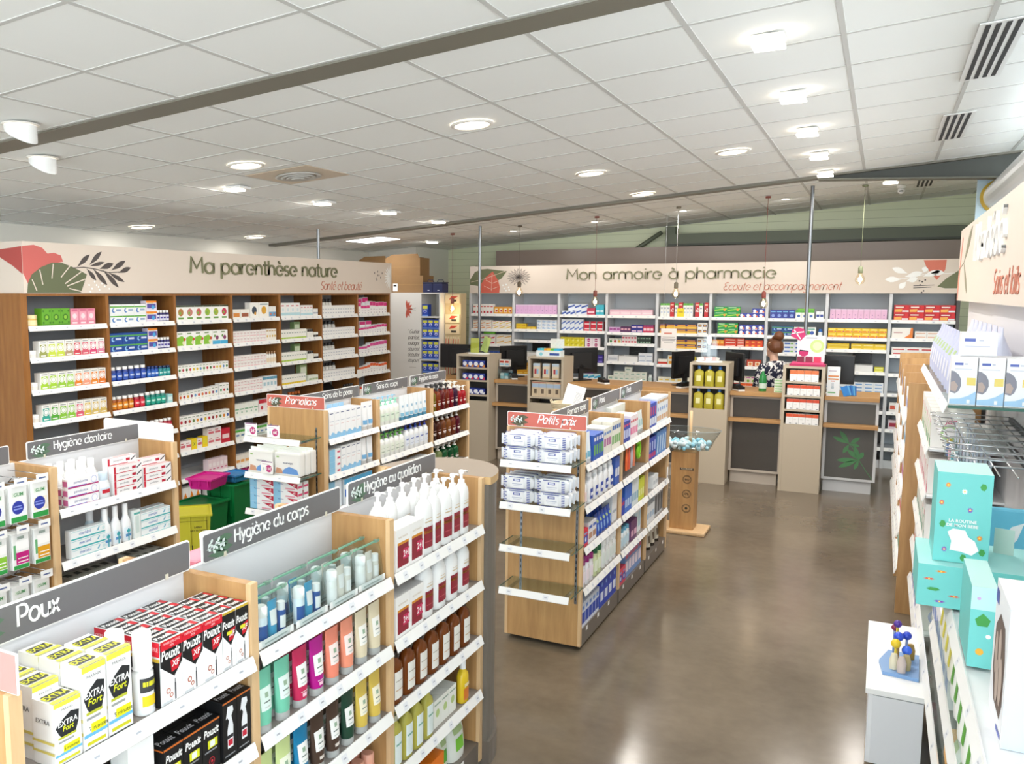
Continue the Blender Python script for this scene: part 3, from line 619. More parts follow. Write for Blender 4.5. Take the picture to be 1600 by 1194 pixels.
end_shelves(-1.745, 5.06, [1.205, .948, .685, .42], 'of the "Petits prix" end')
end_shelves(-3.7, 5.1, [1.19, .93, .665], 'of the "Promotions" end', .5)

# signs
sg = 'on the near gondola'
gsign('grey topper sign reading "Poux" on the near gondola', 'Poux', -1.784, 1.15, .77, tx=.175, sz=.05, tw=.125)
gsign('grey topper sign reading "Hygiène du corps" behind the travel pouches', 'Hygiène du corps', -1.784, 1.975, .77, tx=.15, tw=.41)
gsign('grey topper sign reading "Hygiène au quotidien" behind the pump bottles', 'Hygiène au quotidien', -1.784, 2.8, .755, tx=.12, tw=.49)
gsign('grey topper sign reading "Hygiène dentaire" over the toothpaste', 'Hygiène dentaire', -3.684, 2.84, .74, tx=.16, tw=.385)
gsign('plain grey topper sign over the hanging brush packs', '', -3.684, 1.98, .76)
gsign('salmon topper sign reading "Petits prix" over the wipes', 'Petits prix', -2.03, 5.05, .51, 0, SALM, .092, 1.3765, tx=.2, tw=.24, script=True, sz=.052)
gsign('salmon topper sign reading "Promotions" over the price cards', 'Promotions', -3.94, 5.09, .51, 0, SALM, .092, 1.3765, tx=.17, tw=.27, script=True, sz=.05)
gsign('grey topper sign reading "Premiers soins" behind the salmon sign', 'Premiers soins', -1.764, 5.12, .77, tx=.3, tw=.4)
gsign('grey topper sign reading "Mains" on the middle of its gondola', 'Mains', -1.764, 5.97, .74, tx=.18, tw=.14)
gsign('grey topper sign reading "Pieds" at the counter end of its gondola', 'Pieds', -1.764, 6.74, .7, tx=.18, tw=.13)
gsign('grey topper sign reading "Soins de la peau" behind the salmon sign', 'Soins de la peau', -3.659, 5.12, .8, tx=.28, tw=.42)
gsign('grey topper sign reading "Soins du corps" in the middle of its gondola', 'Soins du corps', -3.659, 5.98, .76, tx=.22, tw=.36)
gsign('grey topper sign reading "Hygiène du corps" behind the coloured pump bottles', 'Hygiène du corps', -3.659, 6.79, .72, tx=.17, tw=.38)
# end signs seen from behind or cut by the frame
t = thing('topper_sign', 'pink end sign with rounded corner beside the first lice boxes', 'sign', (-2.02, 1.122, 1.3765))
m = MB(); m.box(0, 0, 0, .5, .006, .09, WHITE, c=.0025); m.box(.003, -.0012, .003, .497, -.0002, .087, M('#e08d86', .5)); m.build('panel', t)
t = thing('topper_sign', 'white blank back of an end sign behind the toothpaste gondola', 'sign', (-3.98, 3.597, 1.3765))
m = MB(); m.prism([(0, 0), (.54, 0), (.54, .085), (.525, .1), (.015, .1), (0, .085)], 0, .006, WHITE); m.build('panel', t)
# ================================================================== goods: makers
def loft(mb, secs, mat, seg=20, p=2.0, smooth=True, cap=True, cx=0, cy=0):
    """sections (z, half width, half depth[, y shift]) of superellipses stacked upwards"""
    V = []; F = []; n = len(secs)
    for q in secs:
        z, rx, ry = q[:3]; oy = q[3] if len(q) > 3 else 0
        for k in range(seg):
            a = 2 * pi * k / seg; ca, sa = cos(a), sin(a)
            V.append((cx + rx * math.copysign(abs(ca) ** (2 / p), ca), cy + oy + ry * math.copysign(abs(sa) ** (2 / p), sa), z))
    for i in range(n - 1):
        for k in range(seg): F.append((i * seg + k, i * seg + (k + 1) % seg, (i + 1) * seg + (k + 1) % seg, (i + 1) * seg + k))
    mb.raw(V, F, mat, smooth)
    if cap: mb.raw(V[:seg], [tuple(range(seg - 1, -1, -1))], mat); mb.raw(V[-seg:], [tuple(range(seg))], mat)
def loftlabel(mb, secs, z0, z1, a, mat, p=2.0, seg=8, steps=6, e=.0006, cx=0, cy=0):
    def at(z):
        for i in range(len(secs) - 1):
            if secs[i][0] <= z <= secs[i + 1][0] + 1e-9:
                t = (z - secs[i][0]) / max(1e-9, secs[i + 1][0] - secs[i][0]); return [secs[i][j] + t * (secs[i + 1][j] - secs[i][j]) for j in (1, 2)] + [0]
        return list(secs[-1][1:3]) + [0]
    V = []
    for i in range(steps + 1):
        z = z0 + (z1 - z0) * i / steps; rx, ry, oy = at(z)
        for k in range(seg + 1):
            t = math.radians(-90 - a + 2 * a * k / seg); c, s = cos(t), sin(t)
            V.append((cx + (rx + e) * math.copysign(abs(c) ** (2 / p), c), cy + (ry + e) * math.copysign(abs(s) ** (2 / p), s), z))
    F = [(i * (seg + 1) + k, i * (seg + 1) + k + 1, (i + 1) * (seg + 1) + k + 1, (i + 1) * (seg + 1) + k) for i in range(steps) for k in range(seg)]
    mb.raw(V, F, mat, True)
def shift(mb, dy):
    mb.v = [(x, y + dy, z) for x, y, z in mb.v]; return mb
def pillb(col, cap='w', lab=None, lab2=None, tr=0):
    def fn(w, h, d):
        r = w / 2; b = MB(); b.lathe([(r * .96, 0), (r, h * .03), (r, h * .66), (r * .9, h * .74), (r * .62, h * .8)], M(col, .25, 0, tr), 14, cy=r)
        if lab: b.band(r * 1.012, h * .12, h * .6, M(lab, .4), -75, 75, 0, r)
        if lab2: b.band(r * 1.02, h * .3, h * .44, M(lab2, .4), -50, 50, 0, r)
        c = MB(); c.lathe([(r * .74, h * .79), (r * .76, h * .8), (r * .76, h * .99), (r * .7, h)], M(cap, .35), 14, cy=r)
        return b, [('cap', c)]
    return ('pill', col, cap, lab, lab2), fn
def PB(w, h, *a, **k):
    key, fn = pillb(*a, **k); return item(key, w, h, w, fn)
def pump(col, pcol, lab=None, marks=(), tr=0, ry=.7, hp=.78, flat=2.6, r=.28):
    """pump bottle: body with shoulders, pump head as a part"""
    def fn(w, h, d):
        b = MB(); R0 = w / 2; hb = h * hp
        S_ = [(0, R0 * .93, R0 * ry * .93), (hb * .02, R0, R0 * ry), (hb * .78, R0, R0 * ry), (hb * .88, R0 * .88, R0 * ry * .9), (hb * .95, R0 * .6, R0 * ry * .7), (hb, R0 * .32, R0 * .32)]
        loft(b, S_, M(col, .22, 0, tr), 20, flat)
        if lab: loftlabel(b, S_, hb * lab[1], hb * lab[2], lab[3], M(lab[0], .4), flat)
        for (c, z0, z1, a) in marks: loftlabel(b, S_, hb * z0, hb * z1, a, M(c, .4), flat, e=.0011)
        shift(b, R0 * ry)
        q = MB(); m = M(pcol, .3); y = R0 * ry; r0 = R0 * .34
        q.lathe([(r0, hb), (r0, hb + h * .05), (r0 * .45, hb + h * .055), (r0 * .4, hb + h * .14)], m, 12, cy=y)
        q.lathe([(r0 * .8, hb + h * .14), (r0 * .85, h * .985), (r0 * .5, h)], m, 12, cy=y)
        q.box(-r0 * .32, y - R0 * .05, h * .955, R0 * .95, y + R0 * .05 * 2, h * .995, m) if 0 else q.tube([(0, y, h * .97), (R0 * .55, y - R0 * .2, h * .972), (R0 * .85, y - R0 * .3, h * .95)], r0 * .3, m, 8)
        return b, [('pump_head', q)]
    return ('pump', col, pcol, lab, marks, tr, ry, hp, flat), fn
def PU(w, h, *a, **k):
    key, fn = pump(*a, **k); return item(key, w, h, w * k.get('ry', .7), fn)
def tube(col, cap='lg', lab='w', mk=None, lz=(.36, .72), captr=.5):
    """soft tube standing on its cap"""
    def fn(w, h, d):
        b = MB(); r = d / 2; S_ = [(h * .13, w * .36, r), (h * .3, w * .42, r * .95), (h * .6, w * .47, r * .62), (h * .85, w * .495, r * .25), (h * .97, w * .5, .0022), (h, w * .5, .0015)]
        loft(b, S_, M(col, .32), 22)
        if lab: loftlabel(b, S_, h * lz[0], h * lz[1], 46, M(lab, .4))
        if mk:
            for (c, z0, z1, a) in mk: loftlabel(b, S_, h * z0, h * z1, a, M(c, .4), e=.0011)
        shift(b, r)
        q = MB(); loft(q, [(0, w * .37, r * 1.02), (h * .128, w * .365, r * 1.01)], M(cap, .25, 0, captr), 22); shift(q, r)
        return b, [('cap', q)]
    return ('tube', col, cap, lab, repr(mk), lz), fn
def TU(w, h, d, *a, **k):
    key, fn = tube(*a, **k); return item(key, w, h, d, fn)
def flask(col, cap, lab=None, capw=.3, caph=.16, neck=.1, tr=0, ry=.7, p=2.6, marks=(), rnd=.9):
    """bottle with shoulders and a cap"""
    def fn(w, h, d):
        b = MB(); R0 = w / 2; hb = h * (1 - caph); q0 = d / w
        S_ = [(0, R0 * .95, R0 * q0 * .95), (hb * .02, R0, R0 * q0), (hb * (1 - neck * 2.2), R0, R0 * q0), (hb * (1 - neck * 1.2), R0 * .84, R0 * q0 * .86), (hb * (1 - neck * .6), R0 * capw * 1.3, R0 * min(q0, capw * 1.3)), (hb, R0 * capw, R0 * min(q0, capw))]
        loft(b, S_, M(col, .15, 0, tr), 20, p)
        if lab: loftlabel(b, S_, hb * lab[1], hb * lab[2], lab[3], M(lab[0], .4), p)
        for (c, z0, z1, a) in marks: loftlabel(b, S_, hb * z0, hb * z1, a, M(c, .4), p, e=.0012)
        shift(b, d / 2); q = MB(); rr = R0 * capw * 1.15
        q.lathe([(rr, hb), (rr, h * .985), (rr * .85, h)], M(cap, .35), 14, cy=d / 2)
        return b, [('cap', q)]
    return ('flask', col, cap, lab, capw, caph, neck, tr, p, repr(marks)), fn
def FL(w, h, d, *a, **k):
    key, fn = flask(*a, **k); return item(key, w, h, d, fn)
def jar(col, lid, lab=None):
    def fn(w, h, d):
        r = w / 2; b = MB(); b.lathe([(r * .95, 0), (r, h * .06), (r, h * .62), (r * .95, h * .66)], M(col, .3), 18, cy=r)
        if lab: b.band(r * 1.015, h * .12, h * .55, M(lab, .4), -60, 60, 0, r)
        q = MB(); q.lathe([(r * 1.02, h * .665), (r * 1.02, h * .97), (r * .96, h)], M(lid, .3), 18, cy=r); return b, [('lid', q)]
    return ('jar', col, lid, lab), fn
def JA(w, h, *a):
    key, fn = jar(*a); return item(key, w, h, w, fn)
def B(F, u0, u1, n, h, base, decs, desc, name=None, cat='box', d=.07, side=None, top=None, gap=.002, **k):
    w = (u1 - u0) / n - gap
    if not name: name = ('tablet_box', 'syrup_box', 'sachet_box')[sum(map(ord, F.place)) % 3] if 'pale bay' in F.place else 'medicine_box'  # pale-bay medicine boxes: name varies with shelf place only, contents unknown
    row(F, u0, u1, n, carton(w, h, d, base, tuple(decs), side, top), name, desc, cat, **k)
def band(z0, z1, c): return ('R', 0, z0, 1, z1, c)
def lines(c, *zs): return [('R', .18, z, .78, z + .05, c) for z in zs]

# ================================================================== goods on the wooden wall shelving
TEA = [band(0, .12, '#4f8c24'), ('C', .5, .5, .3, '#3d7a1e'), ('C', .5, .5, .17, '#8cbf3c'), ('C', .15, .85, .1, '#3d7a1e'), ('C', .85, .85, .1, '#3d7a1e'), ('C', .15, .2, .1, '#3d7a1e'), ('C', .85, .2, .1, '#3d7a1e')]
F = WS(1, 1)
t1 = JA(.11, .095, '#d9b45c', '#e3cf9a', '#f0e2b0'); one(F, .075, t1, 'tea_tin', 'round yellow patterned tin on the top shelf of first wooden bay', 'tin')
B(F, .15, .43, 3, .145, '#63a52c', TEA, 'green patterned tea box', 'tea_box', d=.09)
PKB = [('R', .1, .3, .9, .8, '#f2a6b8'), ('C', .5, .55, .25, '#f7dbe0'), ('R', .15, .88, .85, .95, '#c8507a'), ('R', .2, .1, .8, .2, '#f7dbe0')]
B(F, .435, .7, 3, .14, '#e08ba0', PKB, 'pink patterned tea box', 'tea_box', d=.09)
def circ(c, ring='w'): return [band(.0, .3, c), ('R', .12, .3, .88, .8, c), ('C', .5, .55, .36, 'w'), ('C', .5, .55, .27, c), ('C', .5, .55, .22, 'w'), ('R', .15, .86, .85, .92, 'gr'), ('R', .2, .1, .8, .16, 'w')]
cols = {2: ['#9aa05a', '#c5d64c', '#c5d64c', '#b39a7a', '#d14a5a', '#d65f72', '#d94a78', '#dc86a0'], 3: ['#a5cf3c', '#a5cf3c', '#9ccb46', '#9ccb46', '#e8842c', '#eda184', '#e58a30', '#e07a28'], 4: ['#38a596', '#58ab3c', '#8cc63f', '#8cc63f', '#dc5f78', '#dcbc4c', '#d8bd6a', '#d8bd6a']}
cnm = {'#9aa05a': 'olive', '#c5d64c': 'lime', '#b39a7a': 'tan', '#d14a5a': 'red', '#d65f72': 'rose', '#d94a78': 'pink', '#dc86a0': 'pale pink', '#a5cf3c': 'lime green', '#9ccb46': 'leaf green', '#e8842c': 'orange', '#eda184': 'salmon', '#e58a30': 'amber', '#e07a28': 'deep orange', '#38a596': 'teal', '#58ab3c': 'green', '#8cc63f': 'light green', '#dc5f78': 'rose', '#dcbc4c': 'yellow', '#d8bd6a': 'gold'}
for s_ in (2, 3, 4):
    F = WS(1, s_); one(F, .06, JA(.075, .065, 'wh', 'wh', 'off'), 'cream_jar', f'small white jar, {F.place}', 'jar')
    for i, c in enumerate(cols[s_]):
        u = .105 + i * .086; same = cols[s_].count(c)
        row(F, u, u + .086, 1, carton(.08, .138, .075, '#f3f2ec', tuple(circ(c))), 'herbal_box', f'white box, {cnm[c]} medallion' + (f', {"first" if cols[s_].index(c) == i else "second"} of two' if same > 1 else ''), 'box')
F = WS(1, 5)
B(F, .06, .76, 7, .085, '#efeee6', [('R', .1, .3, .9, .75, '#3d62b0'), ('R', .2, .82, .8, .9, 'gr')], 'white box with blue label', 'herbal_box', d=.09)
F = WS(1, 6); B(F, .06, .76, 8, .12, '#efeee6', [('R', .1, .3, .9, .75, '#3fa1a0')], 'white box with teal label', 'herbal_box')
SW = [band(.66, .8, '#5fae3e'), ('C', .3, .35, .24, '#3a78c0'), ('C', .36, .38, .17, 'w'), ('R', .5, .3, .9, .5, '#8ea6c8')]
OP = [band(.82, 1, 'ora'), ('R', .08, .3, .92, .72, '#5a4fa0'), ('C', .65, .4, .2, '#4aa5dc'), ('R', .1, .76, .7, .8, '#e8c84a'), band(0, .12, '#e9e6ef')]
NV = [band(.64, .78, '#58a84a'), ('C', .3, .34, .24, '#8fc0e8'), ('C', .36, .38, .17, '#1d3f8a'), ('R', .48, .3, .92, .5, '#c8d4ec')]
F = WS(2, 1); B(F, .03, .46, 3, .085, '#eef1f2', SW, 'white box with blue swirl', layers=2); B(F, .465, .6, 1, .1, '#e6dcea', OP, 'orange and purple box', layers=2)
row(F, .605, .77, 4, PB(.038, .11, '#2a2768', 'w', '#dcdcec', '#4a3f98'), 'pill_bottle', 'navy pill bottle', 'bottle')
F = WS(2, 2); B(F, .01, .47, 3, .085, '#1d4a9a', NV, 'navy box with green band', layers=2); B(F, .475, .6, 1, .1, '#e6dcea', OP, 'orange and purple box', layers=2)
row(F, .605, .77, 4, PB(.038, .11, '#2a2768', 'w', '#dcdcec', '#4a3f98'), 'pill_bottle', 'navy pill bottle', 'bottle')
F = WS(2, 3); row(F, .02, .46, 6, PB(.062, .128, '#223a88', 'w', '#2f56b4', '#b9c6e6'), 'pill_bottle', 'blue bottle with white cap', 'bottle')
row(F, .465, .61, 3, PB(.046, .105, '#1f4fa4', '#16306e', '#2f6ac0', '#c6d6ee'), 'pill_bottle', 'small royal blue bottle', 'bottle'); row(F, .615, .77, 3, PB(.048, .1, '#1c7f86', '#163a66', '#1f9a96', '#bfe2dc'), 'pill_bottle', 'small teal bottle', 'bottle')
F = WS(2, 4); row(F, .02, .29, 4, PB(.06, .125, '#a5551c', 'w', '#e08a1c', '#f6d9a8'), 'vitamin_jar', 'orange gummy jar', 'jar'); row(F, .295, .43, 2, PB(.06, .125, '#a51c30', 'w', '#d8263c', '#f6c0c0'), 'vitamin_jar', 'red gummy jar', 'jar')
row(F, .435, .7, 4, PB(.06, .128, '#157a70', 'w', '#22a38c', '#bfe8dc'), 'vitamin_jar', 'green gummy jar', 'jar'); B(F, .71, .775, 1, .085, '#a9dcdc', [('R', .1, .3, .9, .7, '#e0f2f2')], 'pale blue box')
F = WS(2, 5); B(F, .38, .48, 3, .07, 'w', [band(0, .5, '#6aa84f')], 'small green and white box'); row(F, .49, .77, 5, PB(.052, .115, '#a01830', 'w', '#cf2d4a', '#f2c8cc'), 'pill_bottle', 'red pill bottle', 'bottle'); B(F, .02, .36, 4, .09, 'w', [band(.6, .9, '#4a8fd0')], 'white box with blue band')
F = WS(2, 6); B(F, .02, .6, 6, .11, 'w', [band(.2, .5, '#7fcfb4')], 'white box with mint band')
fr = [['#b98048', '#c77f78', '#c8605a', '#9ab83c', '#a5b03c', '#c83a58']]
F = WS(3, 1)
for i, (c, nm) in enumerate(zip(fr[0], ('brown nut', 'pink fruit', 'red fruit', 'green fruit', 'olive', 'berry'))):
    B(F, .02 + i * .128, .148 + i * .128, 1, .15, '#f7f7f3', [band(.9, 1, '#3c4a30'), ('C', .5, .55, .3, c), ('C', .42, .5, .12, '#7fae48'), ('R', .2, .1, .8, .22, '#6a9a4a')], f'white box with {nm} picture', 'supplement_box')
F = WS(3, 2); GF = [('P', [(0, .1), (.75, .1), (.95, .55), (.55, .75), (0, .62)], '#8cc63f'), ('C', .75, .28, .16, '#f0e6c8'), ('C', .85, .5, .12, '#d0402c'), ('R', .1, .84, .6, .92, '#7c9a6a')]
B(F, .02, .53, 4, .15, '#f7f7f3', GF, 'white and green box', 'supplement_box'); B(F, .535, .77, 2, .15, '#f7f7f3', [band(.05, .3, '#48b0dc'), ('C', .6, .5, .2, '#8a3f6a'), ('C', .3, .62, .12, '#6a9a4a'), ('R', .1, .84, .6, .92, '#7c9a6a')], 'white and blue box', 'supplement_box')
def multi(F, u0, u1, n, h, base, cl, name, desc, fn, **k):
    """a row in which the print colour changes from box to box; words of the colours keep the labels apart"""
    w = (u1 - u0) / n
    for i in range(n):
        c, cn = cl[i % len(cl)]; p = carton(w - .002, h if not callable(h) else h(i), .06, base, tuple(fn(c)))
        row(F, u0 + i * w, u0 + (i + 1) * w, 1, p, name, f'{desc}, {cn} print, {ORD[i]} from left', 'box', **k)
dots = lambda c: [('C', .5, .42, .3, c), ('R', .15, .78, .85, .86, '#8fa08a'), ('R', .2, .06, .8, .12, '#b9c0a8')]
K1 = [('#4a8a3c', 'green'), ('#b8283c', 'red'), ('#3c6a28', 'dark green'), ('#c83040', 'crimson'), ('#d8c030', 'yellow'), ('#e0b830', 'gold'), ('#6a9ac8', 'blue')]
K2 = [('#d86a28', 'orange'), ('#b8283c', 'red'), ('#e0a030', 'amber'), ('#8a3c5a', 'plum'), ('#6aa0d0', 'blue'), ('#d0402c', 'scarlet')]
K3 = [('#c8283c', 'red'), ('#8a1c30', 'dark red'), ('#b84a28', 'rust'), ('#6a8a4a', 'green'), ('#e08a28', 'orange'), ('#3c5aa0', 'blue'), ('#d8b830', 'yellow')]
multi(WS(3, 3), .02, .77, 15, .085, '#f4f3ee', K1, 'remedy_box', 'small white box', dots)
multi(WS(3, 4), .02, .6, 11, lambda i: .075 + .003 * i, '#f4f3ee', K2, 'remedy_box', 'small white box', dots); multi(WS(3, 4), .62, .77, 3, .12, '#f4f3ee', [('#3c8a4a', 'green'), ('#c83040', 'red'), ('#3c8a7a', 'teal')], 'remedy_box', 'taller white box', dots)
multi(WS(3, 5), .02, .77, 13, .105, '#f4f3ee', K3, 'remedy_box', 'small white box', dots)
F = WS(3, 6); RW = [('R', .1, .35, .9, .6, '#d8707a'), ('R', .1, .72, .6, .8, '#b83a4a')]
B(F, .02, .18, 2, .1, '#f4ebe8', RW, 'white and red lozenge box', 'lozenge_box'); B(F, .185, .26, 1, .11, 'yel', [('R', .15, .3, .85, .8, '#e8dc40'), ('T', 'X', .5, .5, .3, '#5a5a20')], 'yellow tagged box by the white ones'); B(F, .265, .34, 1, .1, '#f4ebe8', RW, 'lone white and red box', 'lozenge_box'); B(F, .345, .42, 1, .11, 'yel', [('R', .15, .3, .85, .8, '#e8dc40')], 'second yellow tagged box')
B(F, .425, .63, 2, .09, '#f4ebe8', RW, 'white and red lozenge box', 'lozenge_box', layers=2, ordn=0); B(F, .635, .77, 1, .15, '#c8283c', [('R', .1, .3, .9, .6, '#f2d8d8')], 'red lozenge box')
F = WS(3, 7); B(F, .42, .72, 5, .13, '#ecd6dc', [('R', .15, .4, .85, .7, '#f4e8ea'), ('R', .2, .15, .8, .25, '#c86a8a')], 'pale pink box')
F = WS(3, 8); B(F, .03, .3, 3, .15, 'w', [('P', [(0, 0), (1, 0), (.5, .7)], 'ora')], 'white and orange box'); B(F, .4, .76, 4, .14, 'w', [band(0, .4, '#58b04a')], 'white and green box')
F = WS(4, 1); B(F, .02, .15, 1, .1, '#f2efe6', [('R', .1, .2, .9, .6, '#d88a40')], 'cream box with orange print', 'food_box'); B(F, .155, .3, 1, .1, '#f2efe6', [('R', .1, .2, .9, .6, '#a05a40')], 'cream box with brown print', 'food_box')
B(F, .31, .46, 1, .17, '#f6f4ee', [('C', .5, .5, .28, '#3c4a5a'), ('C', .6, .3, .12, '#d8a040')], 'tall white box with dark flower', 'food_box'); B(F, .465, .64, 1, .17, '#f6f4ee', [('C', .5, .5, .26, '#e0a838'), ('R', .1, .85, .9, .92, '#6a8a9a')], 'tall white box with golden bowl', 'food_box'); B(F, .645, .77, 2, .125, '#f2f2ee', [band(.1, .5, '#6aa0c8'), ('C', .5, .3, .2, '#d87a40')], 'narrow white and blue box', 'food_box')
PKW = [('R', .1, .1, .9, .22, '#e8b0b4'), ('R', .15, .6, .85, .7, '#c8a0a0'), ('R', .25, .4, .75, .5, '#d8c8c8')]
F = WS(4, 2); B(F, .02, .58, 10, .062, '#f4efec', PKW, 'tiny white and pink box', 'remedy_box', layers=2); B(F, .585, .77, 4, .13, '#f4efe6', [('C', .5, .4, .3, '#d8b050'), ('R', .1, .8, .9, .9, '#c8a878')], 'white box with gold circle', 'remedy_box')
F = WS(4, 3); B(F, .02, .58, 10, .062, '#f4efec', PKW, 'tiny white and pink box', 'remedy_box', layers=2)
row(F, .59, .77, 4, FL(.042, .14, .03, '#f4f1ea', '#c8a078', ('#e6d2b4', .2, .6, 60)), 'remedy_bottle', 'white bottle with tan cap', 'bottle')
F = WS(4, 4); B(F, .02, .5, 9, .062, '#f4efec', PKW, 'tiny white and pink box', 'remedy_box', layers=2); B(F, .51, .77, 4, .13, '#f2f4f4', [band(.72, .95, '#5f9ab4'), ('R', .2, .2, .8, .5, '#a8c8d4')], 'white box with blue top', 'remedy_box')
F = WS(4, 5); B(F, .02, .42, 5, .135, '#f0f2ea', [('R', .1, .5, .9, .6, '#7ab08a'), ('C', .5, .3, .15, '#9ac0a8')], 'white box with green print', 'remedy_box'); B(F, .43, .77, 3, .14, '#f2eaea', [('R', .0, .7, 1, 1, '#c8283c'), ('C', .5, .35, .2, '#c8404c')], 'white box with red top', 'remedy_box')
F = WS(4, 6); B(F, .02, .77, 9, .1, '#eef2ea', [band(.75, 1, '#58b04a'), ('R', .2, .3, .8, .5, '#6a8ab0')], 'white box with green top', 'remedy_box')
F = WS(4, 7); B(F, .02, .4, 5, .1, '#f2ece2', [('R', .1, .2, .9, .5, '#e8a860')], 'white and peach box', 'remedy_box'); B(F, .42, .77, 4, .13, '#eef2ea', [band(.6, 1, '#48a84a')], 'green topped box', 'remedy_box')
F = WS(4, 8); B(F, .05, .7, 6, .12, '#c8187a', [('C', .3, .6, .15, '#f0c0d8'), ('C', .7, .3, .15, '#f0c0d8')], 'magenta dotted box', layers=2)
BLW = [band(.1, .3, '#b8dce4'), ('R', .15, .75, .7, .84, '#d08890'), ('R', .3, .4, .7, .6, '#d8e8ec')]
F = WS(5, 1); B(F, .02, .4, 4, .16, '#f4f5f4', BLW, 'tall white and pale blue box', 'care_box'); B(F, .41, .66, 4, .13, '#f4f5f4', BLW, 'white and pale blue box', 'care_box'); B(F, .67, .77, 2, .085, '#f2f2f0', [band(.3, .5, '#a8b0c0')], 'short white box', 'care_box')
for s_ in (2, 3):
    F = WS(5, s_); B(F, .02, .52, 10, .11, '#f4f3ec', [band(0, .2, '#a8c83c'), ('R', .2, .6, .8, .7, '#9aa8a0')], 'narrow white box, green base', 'care_box'); B(F, .54, .66, 3, .1, '#f0efe8', [band(.7, 1, '#241f20')], 'white box with black top', 'care_box'); B(F, .67, .77, 2, .06, '#f0efe8', [band(0, .5, '#241f20')], 'short black and white box', 'care_box')
    B(F, .4, .52, 1, .11, '#7a9a58', [('R', .1, .3, .9, .7, '#d8e0c8')], 'green box standing behind the row', 'care_box', v=.1, dz=.11 if 0 else 0, d=.05) if 0 else None
    one(F, .46, carton(.12, .19, .06, '#8aa870', (('R', .1, .55, .9, .85, '#d8e4c8'), ('R', .2, .9, .8, .95, '#5a7a3c'))), 'care_box', f'tall green box standing behind the narrow ones, {F.place}', 'box', v=.11)
F = WS(5, 4); B(F, .02, .5, 10, .11, '#f4f3ec', [band(0, .22, '#e8c828'), ('R', .2, .6, .8, .7, '#9aa8a0')], 'narrow white box, yellow base', 'care_box'); one(F, .58, carton(.14, .2, .06, '#a8c088', (('R', .1, .5, .9, .85, '#e4ecd8'),)), 'care_box', 'pale green box standing behind the yellow based ones', 'box', v=.11); B(F, .56, .76, 3, .07, '#e8ece0', [('R', .1, .2, .9, .5, '#a8b890')], 'short pale box', 'care_box')
F = WS(5, 5); row(F, .28, .52, 4, PB(.055, .15, '#2a1610', '#c8651c', '#3a2018', '#d8a060'), 'syrup_bottle', 'dark bottle with orange cap', 'bottle', v=.1); B(F, .02, .26, 3, .1, '#8a1c38', [('R', .1, .3, .9, .6, '#e8c8d0')], 'dark red box', 'care_box')
row(F, .3, .52, 5, FL(.04, .09, .03, '#f0eee8', '#201c1c', ('#e8d8c0', .2, .6, 60)), 'small_bottle', 'white bottle with black cap', 'bottle')
F = WS(5, 6); B(F, .02, .77, 8, .12, '#f0ece6', [band(.6, 1, '#d8606a')], 'white and rose box', 'care_box')
for s_ in (1, 2, 3, 4):
    F = WS(6, s_); h = [.12, .1, .09, .1][s_ - 1]
    B(F, .02, .77, 13, h, '#f4f4f3', [('R', .2, .55, .8, .68, '#c8ccd4'), ('R', .25, .2, .75, .3, '#b0b4c0')], 'narrow white box', 'care_box', d=.06)
    row(F, [.04, .05, .16, .16][s_ - 1], [.4, .48, .46, .48][s_ - 1], [5, 5, 4, 4][s_ - 1], PB(.06, [.2, .18, .17, .18][s_ - 1], '#e6e4de', '#1c1a1c', '#f4f4f0', '#1c1a1c'), 'lotion_bottle', 'white bottle with black cap behind', 'bottle', v=.11)
    m = MB(); m.box(-.12, -.003, -.03, .12, .0, -.004, BLACK)
F = WS(6, 5)
m = MB(); m.prism([(0, 0), (.2, 0), (.2, .16), (.19, .17)], -.22, .22, BLACK, 'yz'); m.mark((.44, .2, .1), ('R', .1, .1, .9, .3, '#3a3a3c'))
m.build('display_tray', None, F.at(.25, .03, .001), F.rz, label='black slanted display tray low in the sixth wooden bay', cat='display')
row(F, .52, .76, 4, PB(.05, .15, '#d8d4cc', '#201c1c', '#f0efe8'), 'lotion_bottle', 'pale bottle with black cap', 'bottle')
F = WS(6, 6); B(F, .02, .77, 9, .12, '#efeae4', [band(.5, .9, '#4a3a38')], 'cream and black box', 'care_box')
def stepped(F, seq, base, topc, cname, name='cosmetic_box', d=.07, back=()):
    w = .75 / len(seq)
    for i, h in enumerate(seq):
        row(F, .02 + i * w, .02 + (i + 1) * w, 1, carton(w - .002, h, d, base, (band(.66, .97, topc), ('R', .2, .3, .8, .4, '#d8d4d8'), ('C', .5, .1, .1, '#5a4a70'))), name, f'white box, {cname} top, {ORD[i]} from left', 'box')
    for j, (u, h) in enumerate(back): one(F, u, carton(.14, h, .07, base, (band(.7, .97, topc),)), name, f'white box, {cname} top, {ORD[j]} of those behind, {F.place}', 'box', v=.1)
stepped(WS(7, 1), [.15, .11, .11, .115, .165, .16, .15, .155, .155, .15], '#f4f2f4', 'mag', 'magenta', back=[(.33, .215), (.17, .2)])
stepped(WS(7, 2), [.07, .075, .08, .08, .085, .09, .1, .11, .11, .115, .11], '#f4f2f4', 'mag', 'magenta', back=[(.26, .155), (.42, .16)])
stepped(WS(7, 3), [.085, .09, .09, .105, .13, .13, .14, .145, .145, .15], '#f4f2f4', '#d84a96', 'pink')
stepped(WS(7, 4), [.08, .085, .09, .1, .125, .12, .11, .095, .1, .105], '#f4f2f0', '#e8642c', 'orange')
F = WS(7, 5); B(F, .05, .4, 5, .09, '#f2ece6', [band(.6, .95, '#d84a3c')], 'white and red box', 'cosmetic_box'); B(F, .42, .58, 2, .1, '#f2ece6', [band(.6, .95, '#e8842c')], 'white and orange box', 'cosmetic_box'); B(F, .6, .76, 2, .1, '#f0f2ee', [band(.6, .95, '#38a08a')], 'white and green box', 'cosmetic_box')
